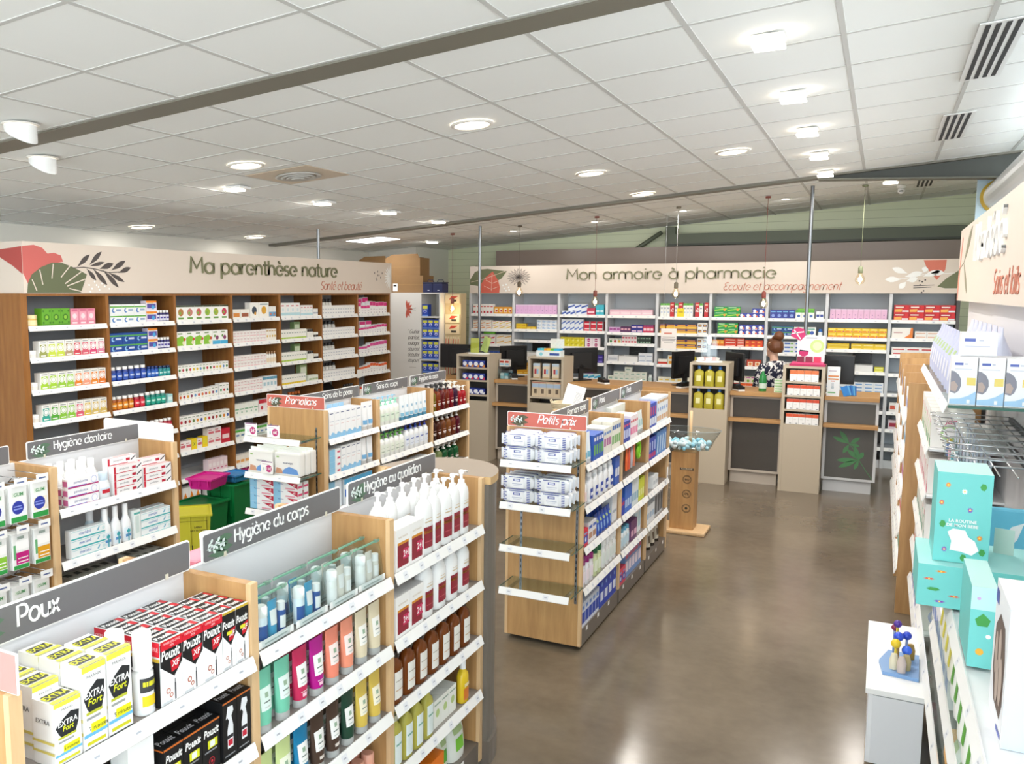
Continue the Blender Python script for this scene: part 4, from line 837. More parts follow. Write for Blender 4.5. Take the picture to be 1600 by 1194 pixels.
F = WS(7, 6); B(F, .05, .75, 7, .12, '#f2ece6', [band(.6, .95, '#d84a3c')], 'white and red box', 'cosmetic_box')
m = MB(); m.box(-.05, -.002, -.07, .05, 0, .04, WHITE); m.mark((.1, .002, .1), ('C', .5, -.1, .38, 'mag')); m.mark((.1, .002, .1), ('T', '5€', .5, -.1, .3, 'w', .02)); m.build('shelf_price_flag', None, (-5.9795, WY + 6 * WB - .01, 1.17), pi / 2, label='small white price flag with pink disc on the wooden upright', cat='price tag')
# ================================================================== goods on the pale back shelving
F = BS(1, 1); RWB = [band(0, .25, '#e8dcd8'), ('R', .1, .1, .6, .3, '#c8283c'), ('R', .1, .7, .8, .8, '#d84a3c')]
B(F, .02, .36, 6, .15, '#f4f0ea', RWB, 'white box with red marks'); OW = [('R', .2, .25, .8, .75, '#f6ecd8'), ('C', .55, .45, .22, '#c83a28')]
B(F, .37, .67, 4, .11, '#e8a02c', OW, 'orange box with white panel')
WY_ = [('P', [(.1, .1), (.9, .3), (.9, .5), (.1, .25)], '#e8902c'), ('R', .1, .75, .7, .85, '#c86a5a')]
F = BS(1, 2); B(F, .02, .33, 3, .07, '#f4eee4', WY_, 'white and orange box', layers=2); B(F, .34, .65, 3, .065, '#f6efe2', [('P', [(.2, .2), (1, .6), (1, .8), (.2, .4)], '#e8c030'), ('R', .1, .8, .6, .9, '#d8604a')], 'white box with yellow flash', layers=2)
F = BS(1, 3); B(F, .14, .4, 3, .075, '#f6efe6', [('P', [(0, .1), (.7, .2), (.9, .55), (0, .3)], '#c8202c')], 'white box with red flash', layers=2); B(F, .41, .66, 2, .075, '#f6efe2', [('P', [(.1, .3), (1, .6), (1, .8), (.1, .45)], '#e8b030')], 'white box with amber flash', layers=2); B(F, .2, .38, 2, .035, '#7ac84a', [], 'flat green box on top', dz=.156)
F = BS(1, 4); B(F, .3, .66, 5, .12, '#e8eaf0', [band(.55, 1, '#4a6ac0')], 'white and blue box')
PKL = [('C', .5, .45, .1, '#6a3c8a'), ('R', 0, .9, 1, 1, '#f0d4ee'), ('R', .3, .1, .7, .16, '#b88ab8')]
F = BS(2, 1); B(F, .01, .66, 10, .145, '#e6b8e2', PKL, 'lilac box')
F = BS(2, 2); B(F, .02, .18, 2, .042, '#e8c828', [('R', .1, .3, .9, .6, '#d89a28')], 'yellow box', layers=2); B(F, .185, .33, 2, .042, '#e8c030', [('R', .1, .3, .9, .6, '#f2e080')], 'yellow gold box')
WBL = [('R', .08, .3, .6, .55, '#8ab4dc'), ('R', .65, .3, .92, .7, '#c8dcf0'), ('R', .08, .7, .5, .8, '#5a8ac8')]
B(F, .35, .665, 4, .048, '#f0f4f8', WBL, 'white and blue box', layers=3)
def niche(b, u0, u1, ztop, zbot, u2=None, u3=None, h=.085):
    """dark parcel hatch above a long white delivery tray"""
    f = BS(b, 4); z = BZ[b - 1][3]; t = thing('delivery_hatch', f'black delivery hatch in the {ORD[b - 1]} pale bay', 'hatch', f.at((u0 + u1) / 2, .25, h + .003))
    w = u1 - u0; m = MB(); m.box(-w / 2, 0, 0, w / 2, .12, .13, M('#1a1d1e', .3)); m.build('screen', t)
    m = MB(); m.stroke([[(-w * .4, .03), (0, .055), (w * .4, .03)]], .004, -.001, 0, M('#3a4442', .4)); m.build('flap_edge', t)
    u2 = u2 if u2 is not None else u0 - .04; u3 = u3 if u3 is not None else u1 + .04
    m = MB(); a = u3 - u2; m.box(-a / 2, 0, 0, a / 2, .3, .006, WHITE); m.box(-a / 2, 0, .0061, a / 2, .006, h, WHITE); m.box(-a / 2, .294, .0061, a / 2, .3, h, WHITE)
    for s in (-1, 1): m.box(s * a / 2 - (.006 if s > 0 else 0), .0061, .0061, s * a / 2 + (.006 if s < 0 else 0), .2939, h, WHITE)
    m.build('white_tray', None, f.at((u2 + u3) / 2, .01, .001), label=f'long white tray below the black hatch in the {ORD[b - 1]} pale bay', cat='tray', group='white trays under the delivery hatches')
niche(2, .2, .42, 0, 0, .1, .62)
B(BS(2, 4), .01, .085, 1, .035, '#d8d8f0', [('R', .1, .2, .9, .7, '#8a90c8')], 'small lilac box', layers=2)
F = BS(2, 5); B(F, .02, .4, 3, .055, '#e8a830', [('R', .1, .3, .9, .6, '#f6d060')], 'amber box', layers=2); B(F, .18, .4, 2, .06, '#f0b838', [('R', .1, .3, .9, .6, '#c87820')], 'amber box on top', dz=.113)
F = BS(3, 1); B(F, .02, .22, 3, .06, '#e8eef6', [('P', [(0, 0), (1, .5), (1, .9), (0, .5)], '#3a5ab0')], 'low white and navy box'); B(F, .09, .39, 3, .16, '#e8eef6', [('P', [(0, .1), (1, .3), (1, .45), (0, .25)], '#3a5ab0'), ('P', [(0, .6), (1, .8), (1, .95), (0, .75)], '#3a5ab0')], 'white and navy box', v=.1); B(F, .4, .52, 1, .1, '#c83a5a', [('R', .1, .3, .9, .6, '#f2d0d8')], 'pink red box'); B(F, .53, .65, 2, .15, '#3fb4c8', [('R', .1, .3, .9, .5, '#d8f0f4')], 'turquoise box')
F = BS(3, 2); B(F, .02, .35, 5, .085, '#eaf0f8', [('P', [(0, .1), (1, .5), (1, .75), (0, .35)], '#5a7ac8')], 'white and blue box', layers=2); B(F, .36, .65, 3, .07, '#cf2038', [('R', .1, .4, .9, .6, '#f6e0e0'), ('R', .85, 0, 1, 1, '#3fa0a0')], 'red box with white stripe', layers=2)
F = BS(3, 3); B(F, .01, .37, 5, .07, '#e6d828', [('R', .15, .5, .6, .7, '#c8b81c'), ('C', .7, .35, .2, '#f4ec80')], 'yellow box', layers=2); B(F, .38, .6, 2, .068, '#f2e6ea', [('C', .5, .5, .36, '#b01c6a'), ('R', .2, .4, .8, .55, '#f2e6ea')], 'white box with magenta oval', layers=2)
F = BS(3, 4); B(F, .02, .28, 3, .06, '#ece4b0', [('R', .1, .3, .9, .6, '#d8c860')], 'pale yellow box', layers=2); B(F, .37, .65, 4, .06, '#453a9a', [('R', .1, .3, .9, .6, '#8a7ad0')], 'purple box', layers=2)
F = BS(3, 5); B(F, .35, .62, 3, .07, '#d8ecf2', [('P', [(0, 0), (1, .4), (1, .8), (0, .4)], '#4ab0d8')], 'white and aqua box'); B(F, .38, .5, 1, .05, '#7a4a9a', [], 'purple box on top', dz=.072)
F = BS(4, 1); B(F, .02, .63, 4, .085, '#eecbd6', [band(.78, .9, '#e0a8ba'), ('R', .1, .3, .9, .5, '#f4e2e6')], 'long pink box')
F = BS(4, 2); B(F, .02, .18, 3, .075, '#d8b0d8', [('R', .1, .4, .9, .8, '#a04a90')], 'lilac mauve box'); B(F, .185, .33, 3, .085, '#5a2a5a', [('R', .1, .4, .9, .7, '#d8a0b0')], 'plum box'); B(F, .335, .5, 2, .055, '#2a2a88', [('R', .1, .3, .9, .6, '#e8c8d8')], 'navy box', layers=2); B(F, .505, .65, 3, .11, '#c83a5a', [('R', .1, .3, .9, .6, '#f2d0d8'), band(.8, 1, '#7a2a6a')], 'red and plum box')
F = BS(4, 3); multi(F, .02, .2, 3, .07, '#f2efe6', [('#4a8a4a', 'green'), ('#c83a4a', 'red'), ('#d8b040', 'yellow')], 'remedy_box', 'small white box', dots); B(F, .205, .42, 5, .055, '#f2e6e6', [('R', .15, .3, .85, .7, '#c8304a')], 'small white and red box', layers=2); B(F, .425, .62, 5, .055, '#22352a', [('R', .15, .3, .85, .6, '#8aa890')], 'small dark green box', layers=2)
niche(4, .26, .48, 0, 0, .17, .44); B(BS(4, 4), .01, .16, 1, .095, '#e4e6ea', [('R', .1, .3, .9, .6, '#c0c6d0')], 'white tray box'); B(BS(4, 4), .45, .65, 2, .066, '#e6e9ee', [('R', .1, .3, .9, .5, '#a8b4c8')], 'white and grey box', layers=2)
F = BS(4, 5)
GRW = [('R', .2, .35, .8, .55, '#8ab0a0'), ('R', .2, .7, .8, .8, '#c8d4b8')]
B(F, .02, .57, 7, .068, '#eef0e4', GRW, 'small white green box'); B(F, .1, .57, 6, .062, '#eef0e4', GRW, 'white green box, second layer', dz=.07); B(F, .26, .36, 1, .065, '#eef0e4', GRW, 'white green box on the peak', dz=.133)
row(F, .59, .65, 1, PB(.058, .1, '#e6ebe6', '#e6ebe6', '#c8d8d0'), 'pill_bottle', 'pale round bottle', 'bottle')
F = BS(5, 1); TG = [band(.85, 1, '#5fae3e'), ('C', .5, .35, .25, '#b8c8e0'), ('R', .2, .6, .8, .7, '#8a90a8')]; T2 = [('T', 'x2', .5, .5, .3, 'w', .02), ('R', .1, .8, .9, .9, '#f0b0a0')]
for i, (a, n, two) in enumerate([(.02, 3, 0), (.155, 1, 1), (.215, 1, 0), (.27, 1, 1), (.33, 3, 0), (.49, 1, 1), (.545, 1, 0), (.61, 1, 1)]):
    w = .045 if n == 1 else .044
    if two: B(F, a, a + .052, 1, .2, '#c82a30', T2, f'red tagged toothpaste pack, {ORD[i // 2]} tag from left', 'care_box')
    else: B(F, a, a + n * w, n, .19, '#f0f2ee', TG, ['white green topped pack', '', 'lone green topped pack', '', 'middle green topped pack', '', 'last green topped pack'][i], 'care_box')
B(F, .26, .35, 1, .11, '#f0d818', [('R', .15, .5, .85, .7, '#c8a818')], 'yellow offer card box', v=.005, d=.012) if 0 else one(F, .3, carton(.09, .12, .01, '#f0d818', (('R', .15, .5, .85, .7, '#c8a818'),)), 'offer_card', 'yellow offer card before the white packs of the fifth pale bay', 'card', v=.005)
NG = [band(.55, 1, '#2a2a80'), ('R', .1, .62, .9, .85, '#e8a030'), ('R', .1, .1, .9, .4, '#f2c850')]
for s_ in (2, 3):
    F = BS(5, s_)
    if s_ == 2: B(F, .02, .1, 1, .065, '#e8a828', NG, 'amber and navy box', layers=2)
    B(F, .11, .52, 3, .065, '#f0b838', NG, 'yellow and navy box', layers=2); B(F, .53, .66, 2, .075, '#f2f0ea', [('R', .15, .3, .85, .75, '#2a2a70'), ('R', .25, .4, .75, .6, '#e8b040')], 'white box with navy square', layers=2)
F = BS(5, 4); B(F, .01, .14, 1, .075, '#f0ece0', [band(.1, .5, '#c83a28')], 'white and red box'); B(F, .145, .29, 1, .065, '#f0ecd8', [('R', .1, .2, .5, .8, '#e8a030'), ('R', .6, .2, .9, .8, '#5a9a4a')], 'white box with orange picture', layers=2); B(F, .295, .52, 2, .06, '#e8d830', [('R', .1, .2, .9, .6, '#b8c83c')], 'yellow green box', layers=2)
F = BS(5, 5); B(F, .02, .52, 6, .065, '#f2efdc', [('R', .2, .3, .8, .6, '#e8c860')], 'white and yellow box'); B(F, .2, .37, 2, .062, '#f2efdc', [('R', .2, .3, .8, .6, '#e8c860')], 'white and yellow box on top', dz=.067)
GRB = [('P', [(0, .2), (1, .5), (1, .75), (0, .4)], '#9ad04a'), ('C', .8, .45, .22, '#e89a3c'), ('R', .1, .75, .7, .9, '#c8ecc0')]
WBB = [('C', .4, .5, .34, '#f4f4f8'), ('R', .1, .05, .9, .2, '#e8eaf4'), ('C', .75, .3, .2, '#e87a4a')]
F = BS(6, 1); B(F, .03, .36, 2, .072, '#1f9a48', GRB, 'green box with orange fruit', layers=2); B(F, .35, .67, 4, .06, '#3a46a8', WBB, 'blue box with white oval'); B(F, .51, .67, 2, .06, '#3a46a8', WBB, 'blue box on top', dz=.062)
F = BS(6, 2); B(F, .08, .34, 2, .075, '#1f9a48', GRB, 'green box with orange fruit', layers=2); B(F, .35, .67, 4, .065, '#3a46a8', WBB, 'blue box with white oval', layers=2)
F = BS(6, 3); B(F, .01, .17, 3, .09, '#ec8c1c', [('R', .15, .5, .85, .8, '#f8c860'), ('R', .1, .1, .9, .3, '#d05a1c')], 'orange box'); B(F, .175, .33, 1, .036, '#dc3c20', [('R', .1, .3, .9, .6, '#f6e0d0')], 'red stacked box', layers=3); B(F, .335, .43, 1, .036, '#e0604a', [('R', .1, .3, .9, .6, '#f6e0d0')], 'coral stacked box', layers=3); B(F, .44, .66, 3, .045, '#e4481c', [('R', .1, .2, .6, .7, '#f8a040')], 'orange red box', layers=2)
niche(6, .24, .46, 0, 0, .23, .45); B(BS(6, 4), .47, .65, 2, .09, '#c8472c', [('R', .15, .1, .85, .7, '#f2dcc0'), ('C', .5, .4, .2, '#e0803c')], 'red box with beige panel', layers=1, v=.02)
F = BS(6, 5); B(F, .4, .66, 4, .13, '#f2e6d2', [band(0, .3, '#e8642c'), ('C', .5, .55, .28, '#8ab83c'), ('R', .1, .85, .9, .95, '#c05aa0')], 'white box with orange base'); B(F, .02, .38, 5, .1, '#f2efe6', [band(0, .4, '#d84a3c')], 'white and red box')
F = BS(7, 1); B(F, .02, .32, 4, .115, '#2f3f98', [('C', .5, .35, .28, '#8aa0dc'), ('R', .1, .75, .9, .85, '#7ac0e8')], 'navy box with blue circle'); B(F, .33, .55, 3, .11, '#f0f4ee', [band(.75, 1, '#58b03c'), ('C', .5, .35, .25, '#4a70b8')], 'white box with green top'); B(F, .57, .66, 2, .1, '#eef2f4', [('R', .1, .3, .9, .6, '#3a50a0')], 'white box with navy stripe')
B(F, .35, .55, 1, .02, '#7ac83c', [], 'flat lime box on top', dz=.112)
F = BS(7, 2); B(F, .05, .31, 2, .065, '#1c4a8c', NV, 'blue box with green band', layers=2); B(F, .32, .58, 2, .12, '#f0f4ee', [('C', .35, .4, .2, '#6ab04a'), ('C', .65, .4, .2, '#3a5ab0'), ('R', .1, .75, .9, .85, '#3a9a8a')], 'white box with two discs'); row(F, .6, .66, 1, PB(.055, .1, '#2f6ab8', '#2f6ab8', '#e8f0f4'), 'pill_bottle', 'blue pill bottle', 'bottle')
F = BS(7, 3); B(F, .2, .6, 3, .05, '#eaeef4', [('R', .1, .3, .6, .7, '#4a70c0'), ('R', .65, .3, .9, .7, '#8ac06a')], 'white box with blue stripe', layers=3)
F = BS(7, 4); B(F, .05, .6, 5, .1, '#eef0f2', [('R', .1, .3, .9, .6, '#8ab0d8')], 'white and sky box')
F = BS(7, 5); B(F, .05, .6, 5, .1, '#eef0ea', [('R', .1, .3, .9, .6, '#b8d8a0')], 'white and green box')
F = BS(8, 1); B(F, .02, .66, 10, .135, '#e6b8d6', PKL, 'pink lilac box')
YB = [('P', [(0, .1), (.8, .1), (.5, .5), (0, .4)], '#e8902c'), ('R', .15, .6, .85, .85, '#f8e880'), ('C', .85, .3, .15, '#d8506a')]
F = BS(8, 2); B(F, .01, .67, 7, .06, '#f2cc28', YB, 'yellow box with orange corner', layers=2)
F = BS(8, 3); B(F, .01, .26, 1, .038, '#ecc828', [('R', .05, .3, .95, .5, '#f8e68a')], 'long yellow box', layers=2); B(F, .28, .67, 3, .038, '#f0ce30', [('R', .1, .3, .9, .5, '#f8ecb0')], 'yellow box with pale stripe', layers=2)
niche(8, .3, .52, 0, 0, .26, .54); B(BS(8, 4), .02, .24, 2, .042, '#ecc848', [('R', .1, .3, .9, .5, '#f6e8a0')], 'yellow box', layers=2); B(BS(8, 4), .555, .66, 1, .033, '#dcd83c', [('R', .1, .3, .9, .6, '#f0f0a0')], 'lime yellow box', layers=2)
F = BS(8, 5); B(F, .0, .67, 6, .043, '#eef2f6', [('R', .15, .3, .85, .6, '#6aa0d8')], 'white box with blue stripe', layers=3)
F = BS(9, 1); RB = [('R', .0, .55, .75, .9, '#b8141c'), ('R', .1, .65, .65, .8, '#f6e6e0'), ('P', [(.05, .1), (.5, .1), (.55, .5), (.05, .45)], '#f0b050'), ('R', .55, .1, .98, .3, '#e6e6ea')]
B(F, .02, .67, 4, .095, '#d41c24', RB, 'large red cold remedy box', layers=2)
F = BS(9, 2); B(F, .01, .24, 1, .13, '#f4efe8', [('P', [(.55, 0), (1, 0), (1, 1), (.9, 1), (.85, .4)], '#e8802c'), ('R', .1, .5, .5, .6, '#c8a0a0')], 'white box with orange swoosh'); B(F, .26, .64, 3, .045, '#f0ece8', [('R', .1, .3, .9, .6, '#e0b8a0')], 'flat white box', layers=2)
F = BS(9, 3); B(F, .02, .64, 4, .05, '#f2ece8', [('R', .1, .3, .9, .6, '#c84a4a')], 'white and red box', layers=2)
for b in range(1, 10):
    F = BS(b, 6); B(F, .03, .6, 5, .12, ['#e8e6e2', '#f0e0d0', '#e0e8f0'][b % 3], [('R', .1, .3, .9, .7, ['#d8604a', '#4a80c0', '#7ab06a'][b % 3])], ['white and red box', 'cream and blue box', 'pale blue and green box'][b % 3]) if b in (9,) else None
F = BS(9, 7); B(F, .03, .6, 4, .12, '#d8c8d0', [('R', .1, .3, .9, .7, '#a02840')], 'pink and red box')
# ================================================================== goods on the gondolas
def GA(i, s, pl): return GS(YA[i] - .02 * (i == 0), s, pl, XA)
# ---- "Poux" bay: lice treatments
EX = [('P', [(.04, .62), (.3, .72), (.62, .8), (.94, .76), (.9, .58), (.78, .44), (.3, .42), (.16, .5)], '#26282a'), ('T', 'EXTRA', .5, .655, .085, 'w', .02, .12, .8), ('T', 'Fort', .5, .565, .085, '#d8dc28', .02, .2, .6), ('T', 'PARANIX', .5, .87, .035, '#6a6a6c', 0, 0, .6), ('R', 0, .93, 1, 1, '#e4e04a'),
      ('R', .12, .42, .8, .455, '#b8bc38'), ('R', .12, .36, .7, .39, '#9a9c9c'), ('R', 0, .16, 1, .2, '#6ab4dc'), ('R', .3, .2, .92, .31, '#e4e020'), ('T', '5 minutes', .6, .25, .05, '#3c3c20', .01), ('C', .15, .24, .1, '#e8e8ea'), ('R', .1, .06, .9, .1, '#c8c420'), ('R', 0, 0, 1, .03, '#55585a'),
      ('rT', 'EXTRA', .5, .7, .07, '#55585a', .01, .1, .7), ('tP', [(.1, .3), (.9, .3), (.9, .75), (.1, .75)], '#3c3e40'), ('tT', 'EXTRA', .5, .52, .3, '#e8e838', .02), ('tR', 0, 0, 1, .2, '#e8e45a'), ('lT', 'EXTRA', .5, .7, .07, '#55585a', .01, .1, .7), ('lR', 0, .36, 1, .4, '#d8c868'), ('lR', 0, .2, 1, .24, '#d8c868')]
F = GA(0, 1, 'in the lice bay')
B(F, .098, .172, 1, .147, '#f4f4f2', EX, 'short white lice lotion box', 'lotion_box', d=.07, v=.005); B(F, .1, .172, 1, .17, '#f4f4f2', EX, 'white lice lotion box behind the short one', 'lotion_box', d=.07, v=.075); B(F, .1, .172, 1, .17, '#f4f4f2', EX, 'white lice lotion box, last behind the short one', 'lotion_box', d=.07, v=.15)
B(F, .176, .246, 1, .2, '#f4f4f2', EX, 'tall white lice lotion box', 'lotion_box', d=.07, v=.004, deep=3); B(F, .25, .326, 1, .203, '#f4f4f2', EX, 'tall white lice shampoo box', 'lotion_box', d=.07, v=.006, deep=2)
SPR = flask('#f1f2f2', 'wh', None, .78, .42, .06, 0, 1, 2.0, [('#3a3c3e', .5, .8, 60), ('#d8d428', .62, .72, 45), ('#e8c828', .2, .42, 50), ('#e4e8ea', .02, .12, 80)])
p = item(SPR[0], .053, .21, .053, SPR[1]); row(F, .328, .382, 1, p, 'lice_spray', 'white lice spray can with tall cap, nearer the boxes', 'spray', v=.065); row(F, .36, .414, 1, p, 'lice_spray', 'white lice spray can with tall cap, against the sleeve', 'spray', v=.006)
def POU(cap): return [('P', [(0, .96), (1, .96), (1, .58), (.62, .4), (0, .62)], '#141416'), ('T', 'Pouxit', .47, .78, .16, 'w', .03, .1, .84), ('P', [(.45, .66), (.98, .7), (.8, .5), (.5, .48)], '#c81428'), ('T', 'XF', .68, .6, .09, 'w', .02, .1, .4), ('R', .02, .96, .98, 1, '#c8a838'),
      ('R', .62, .04, .68, .3, '#3a3a40'), ('R', .63, .3, .67, .36, '#6a6a70'), ('C', .32, .22, .1, '#b8624c'), ('C', .32, .22, .065, '#f2e6e0'), ('C', .45, .14, .08, '#b8624c'), ('C', .45, .14, .05, '#f2e6e0'), ('R', .06, .03, .5, .07, '#c8ccd0')] + \
     [('tR', .04, .12, .96, .88, '#1c1a1c'), ('tT', 'Pouxit', .42, .5, .42, 'w', .03, .1, .7), ('tR', .74, .2, .94, .8, '#c8202c')] + cap
RC = [('R', 0, .86, 1, 1.0, '#d0182c'), ('T', 'OFFRE SPECIALE', .5, .955, .035, '#f6c8c8', .01), ('T', '-20%', .5, .905, .035, '#f6c8c8', .01), ('lR', 0, .78, 1, 1, '#d0182c'), ('lT', 'OFFRE', .5, .89, .06, '#f6c8c8', .01, 0, .8), ('lR', 0, .7, 1, .75, '#c8a838'), ('lR', 0, 0, 1, .7, '#1c1a1c')]
B(F, .418, .652, 3, .172, '#f3f3f4', POU(RC), 'red sleeved lice treatment box', 'lice_treatment_box', d=.044, v=.004, deep=5, gap=.001)
B(F, .655, .768, 2, .168, '#f3f3f4', POU([('R', .3, .6, .7, .66, '#dcdc30')]), 'lice treatment box without sleeve', 'lice_treatment_box', d=.055, v=.006, deep=3, gap=.001)
F = GA(0, 2, 'in the lice bay')
BPX = [('R', 0, .95, 1, .985, '#c86a28'), ('T', 'Pouxit', .5, .78, .15, 'w', .03, .15, .84), ('R', .3, .46, .85, .62, '#d8dc28'), ('R', .42, .48, .7, .6, '#e8f0e8'), ('C', .5, .2, .17, '#a81c2c'), ('C', .5, .2, .13, '#1c1a1c'), ('C', .5, .2, .06, '#c8283c'), ('R', .1, .4, .8, .43, '#8a8c90'), ('tT', 'Pouxit', .5, .5, .4, '#d8d8dc', .02, .1, .8), ('lR', 0, .94, 1, .97, '#c86a28')]
B(F, .425, .64, 3, .145, '#161618', BPX, 'black lice lotion box', 'lice_lotion_box', d=.06, v=.01, deep=3)
BSP = [('R', 0, .96, 1, .985, '#c86a28'), ('P', [(.3, .2), (.7, .2), (.72, .55), (.6, .72), (.75, .8), (.7, .88), (.35, .9), (.2, .7), (.3, .72), (.42, .66), (.3, .5)], '#e4e6ea'), ('R', .3, .36, .7, .42, '#2a2a30'), ('R', .34, .24, .66, .34, '#c8283c'), ('tT', 'Pouxit', .5, .5, .4, '#d8d8dc', .02, .1, .8), ('R', .1, .08, .8, .1, '#8a8c90')]
B(F, .645, .768, 2, .175, '#161618', BSP, 'black spray box with white trigger picture', 'lice_spray_box', d=.06, v=.004, deep=2)
one(F, .36, carton(.085, .2, .06, 'wh', (('R', .15, .1, .85, .25, '#dcdc30'), ('C', .5, .6, .2, '#eceef0'))), 'lotion_box', 'plain white box with yellow foot, second shelf of the lice bay', 'box')
B(F, .06, .3, 3, .14, '#f4f4f2', EX, 'white lice lotion box', 'lotion_box', d=.07)
F = GA(0, 3, 'in the lice bay'); B(F, .3, .75, 5, .13, '#e8eef0', [band(.2, .6, '#6a9ac8')], 'white and blue comb box', 'comb_box')

# ---- "Hygiène du corps" bay: pouches and tubes
sg = 'in the tube bay'
def pouch(kind):
    def fn(w, h, d):
        b = MB(); n = 7
        P = [(-w / 2, 0), (w / 2, 0), (w * .46, h), (-w * .46, h)]
        S_ = [(0, w * .49, d * .48), (h * .15, w * .5, d * .5), (h * .6, w * .48, d * .34), (h * .9, w * .46, d * .1), (h, w * .46, .002)]
        loft(b, S_, FILM, 16, 3.0, True, False); shift(b, d / 2); parts = []
        q = MB(); q.box(-w * .46, d / 2 - .003, h * .93, w * .46, d / 2 + .003, h * .965, M('#8cc0a4', .35)); q.box(w * .3, d / 2 - .006, h * .92, w * .4, d / 2 + .006, h * .98, M('#7a9a8a', .35)); parts.append(('zip_strip', q))
        c1, c2, lb = kind
        q = MB(); s2 = [(.004, .021, .017), (h * .52, .021, .017), (h * .56, .018, .015)]
        loft(q, s2, M(c1, .3), 14, 2, True, True, -w * .22, 0); loftlabel(q, s2, h * .12, h * .4, 70, M(lb, .4), cx=-w * .22); q.lathe([(.019, h * .56), (.019, h * .74), (.015, h * .78)], WHITE, 14, cx=-w * .22); shift(q, d / 2); parts.append(('travel_bottle', q))
        q = MB(); s2 = [(.004, .016, .013), (h * .3, .019, .011), (h * .78, .023, .002)]
        loft(q, s2, M(c2, .3), 14, 2, True, True, w * .06, 0); loftlabel(q, s2, h * .3, h * .6, 50, M('w', .4), cx=w * .06); shift(q, d / 2); parts.append(('travel_tube', q))
        q = MB(); s2 = [(.004, .015, .013), (h * .5, .016, .013)]
        loft(q, s2, M(lb if lb != 'w' else '#e4e0d6', .3), 14, 2, True, True, w * .3, 0); q.lathe([(.013, h * .5), (.013, h * .66)], WHITE, 12, cx=w * .3); loftlabel(q, s2, h * .15, h * .4, 60, M('w', .4), cx=w * .3); shift(q, d / 2); parts.append(('travel_flacon', q))
        q = MB(); q.box(-w * .47, d * .1, .002, w * .47, d * .12, h * .16, M('#eef0ee', .5)); q.poly([(-w * .3, d * .098, h * .06), (w * .3, d * .098, h * .06), (w * .3, d * .098, h * .09), (-w * .3, d * .098, h * .09)], M('#a8b4b0')); parts.append(('paper_insert', q))
        return b, parts
    return ('pouch',) + kind, fn
F = GA(1, 1, sg); k1 = pouch(('#e4eef6', '#4aa0c8', '#2f5aa0')); k2 = pouch(('#f2f2ee', '#e6e0d4', 'w'))
pb = item(k1[0], .19, .155, .06, k1[1]); pw = item(k2[0], .185, .155, .06, k2[1])
row(F, .005, .385, 2, pb, 'travel_pouch', 'clear zip pouch with blue minis', 'pouch', deep=2, v=.006, turn=.06); row(F, .385, .755, 2, pw, 'travel_pouch', 'clear zip pouch with white minis', 'pouch', deep=2, v=.006, turn=.06)
def tubes(F, cl, w, h, d, v=.004, names=None, deep=2):
    n = len(cl); p = .74 / n
    for i, (c, lb, nm, mk) in enumerate(cl):
        row(F, .0 + p * i, .0 + p * (i + 1), 1, TU(w, h, d, c, 'e0e2e0' if 0 else '#dfe2e0', lb, mk), 'cream_tube', nm, 'tube', deep=deep, v=v)
PKM = [('#f4c8d8', .18, .24, 20), ('w', .26, .27, 30)]
LBL = [('#9ab49a', .56, .64, 12), ('#6a7a74', .48, .5, 24), ('#c8d0cc', .4, .42, 22)]
tubes(GA(1, 2, sg), [('#72c2a6', '#dff0ea', 'mint green tube at the end', LBL), ('#72c2a6', '#dff0ea', 'mint green tube beside the red one', LBL), ('#c42a58', 'w', 'raspberry red tube', LBL + PKM), ('#b3148a', 'w', 'magenta tube', LBL + PKM), ('#ec8a72', '#f6e4e0', 'salmon tube beside the magenta one', LBL), ('#ec9478', '#f6e4e0', 'salmon tube beside the cream one', LBL), ('#ded2b4', '#f4f2ec', 'cream tube beside the salmon one', LBL), ('#ded2b4', '#f4f2ec', 'cream tube at the divider', LBL)], .076, .19, .042)
tubes(GA(1, 3, sg), [('#cfe09a', '#f0f6e0', 'pale lime tube at the end', LBL), ('#cfe09a', '#f0f6e0', 'pale lime tube beside the blue one', LBL), ('#1c7fae', 'w', 'bright blue tube', LBL), ('#4a382e', 'w', 'brown tube beside the blue one', LBL + [('#e0d8d0', .2, .26, 24)]), ('#4a382e', 'w', 'brown tube beside the green one', LBL + [('#e0d8d0', .2, .26, 24)]), ('#1f4434', 'w', 'dark green tube', LBL), ('#dcbf58', '#f8f2da', 'yellow tube beside the green one', LBL), ('#dcbf58', '#f8f2da', 'yellow tube at the divider', LBL)], .076, .185, .042)
F = GA(1, 4, sg)
k = flask('#e89a80', '#e8a890', ('w', .1, .5, 60), .7, .3, .12, 0, 1, 2.0); row(F, .44, .72, 4, item(k[0], .06, .13, .06, k[1]), 'shower_bottle', 'peach bottle with domed cap', 'bottle', deep=2); B(F, .02, .4, 4, .14, '#e8e4dc', [band(.3, .6, '#c8a890')], 'beige soap box', 'soap_box')

# ---- "Hygiène au quotidien" bay
sg = 'in the pump bottle bay'
F = GA(2, 1, sg)
X31 = [('R', .12, .1, .9, .62, '#8e1e30'), ('R', .5, .25, .95, .5, '#c8285a'), ('T', '2+1', .72, .38, .16, 'w', .02, 0, .4), ('R', .12, .62, .9, .68, '#d8902c'), ('T', 'ROGÉ CAVAILLÈS', .5, .8, .05, '#b8a078', 0, 0, .8)]
PMP = ('#f3f4f4', 'wh', None, [('#8e1e30', .14, .52, 38), ('#d0872c', .4, .46, 38), ('#c8b088', .6, .62, 26), ('#c8b088', .66, .67, 20), ('#b8525a', .24, .26, 28)])
def PUMP(w, h): return PU(w, h, PMP[0], PMP[1], None, tuple(PMP[3]), 0, .62, .8, 3.2)
B(F, .02, .245, 2, .165, '#f4f3f1', X31, 'white and burgundy twin pack box', 'shower_gel_box', d=.075, v=.004)
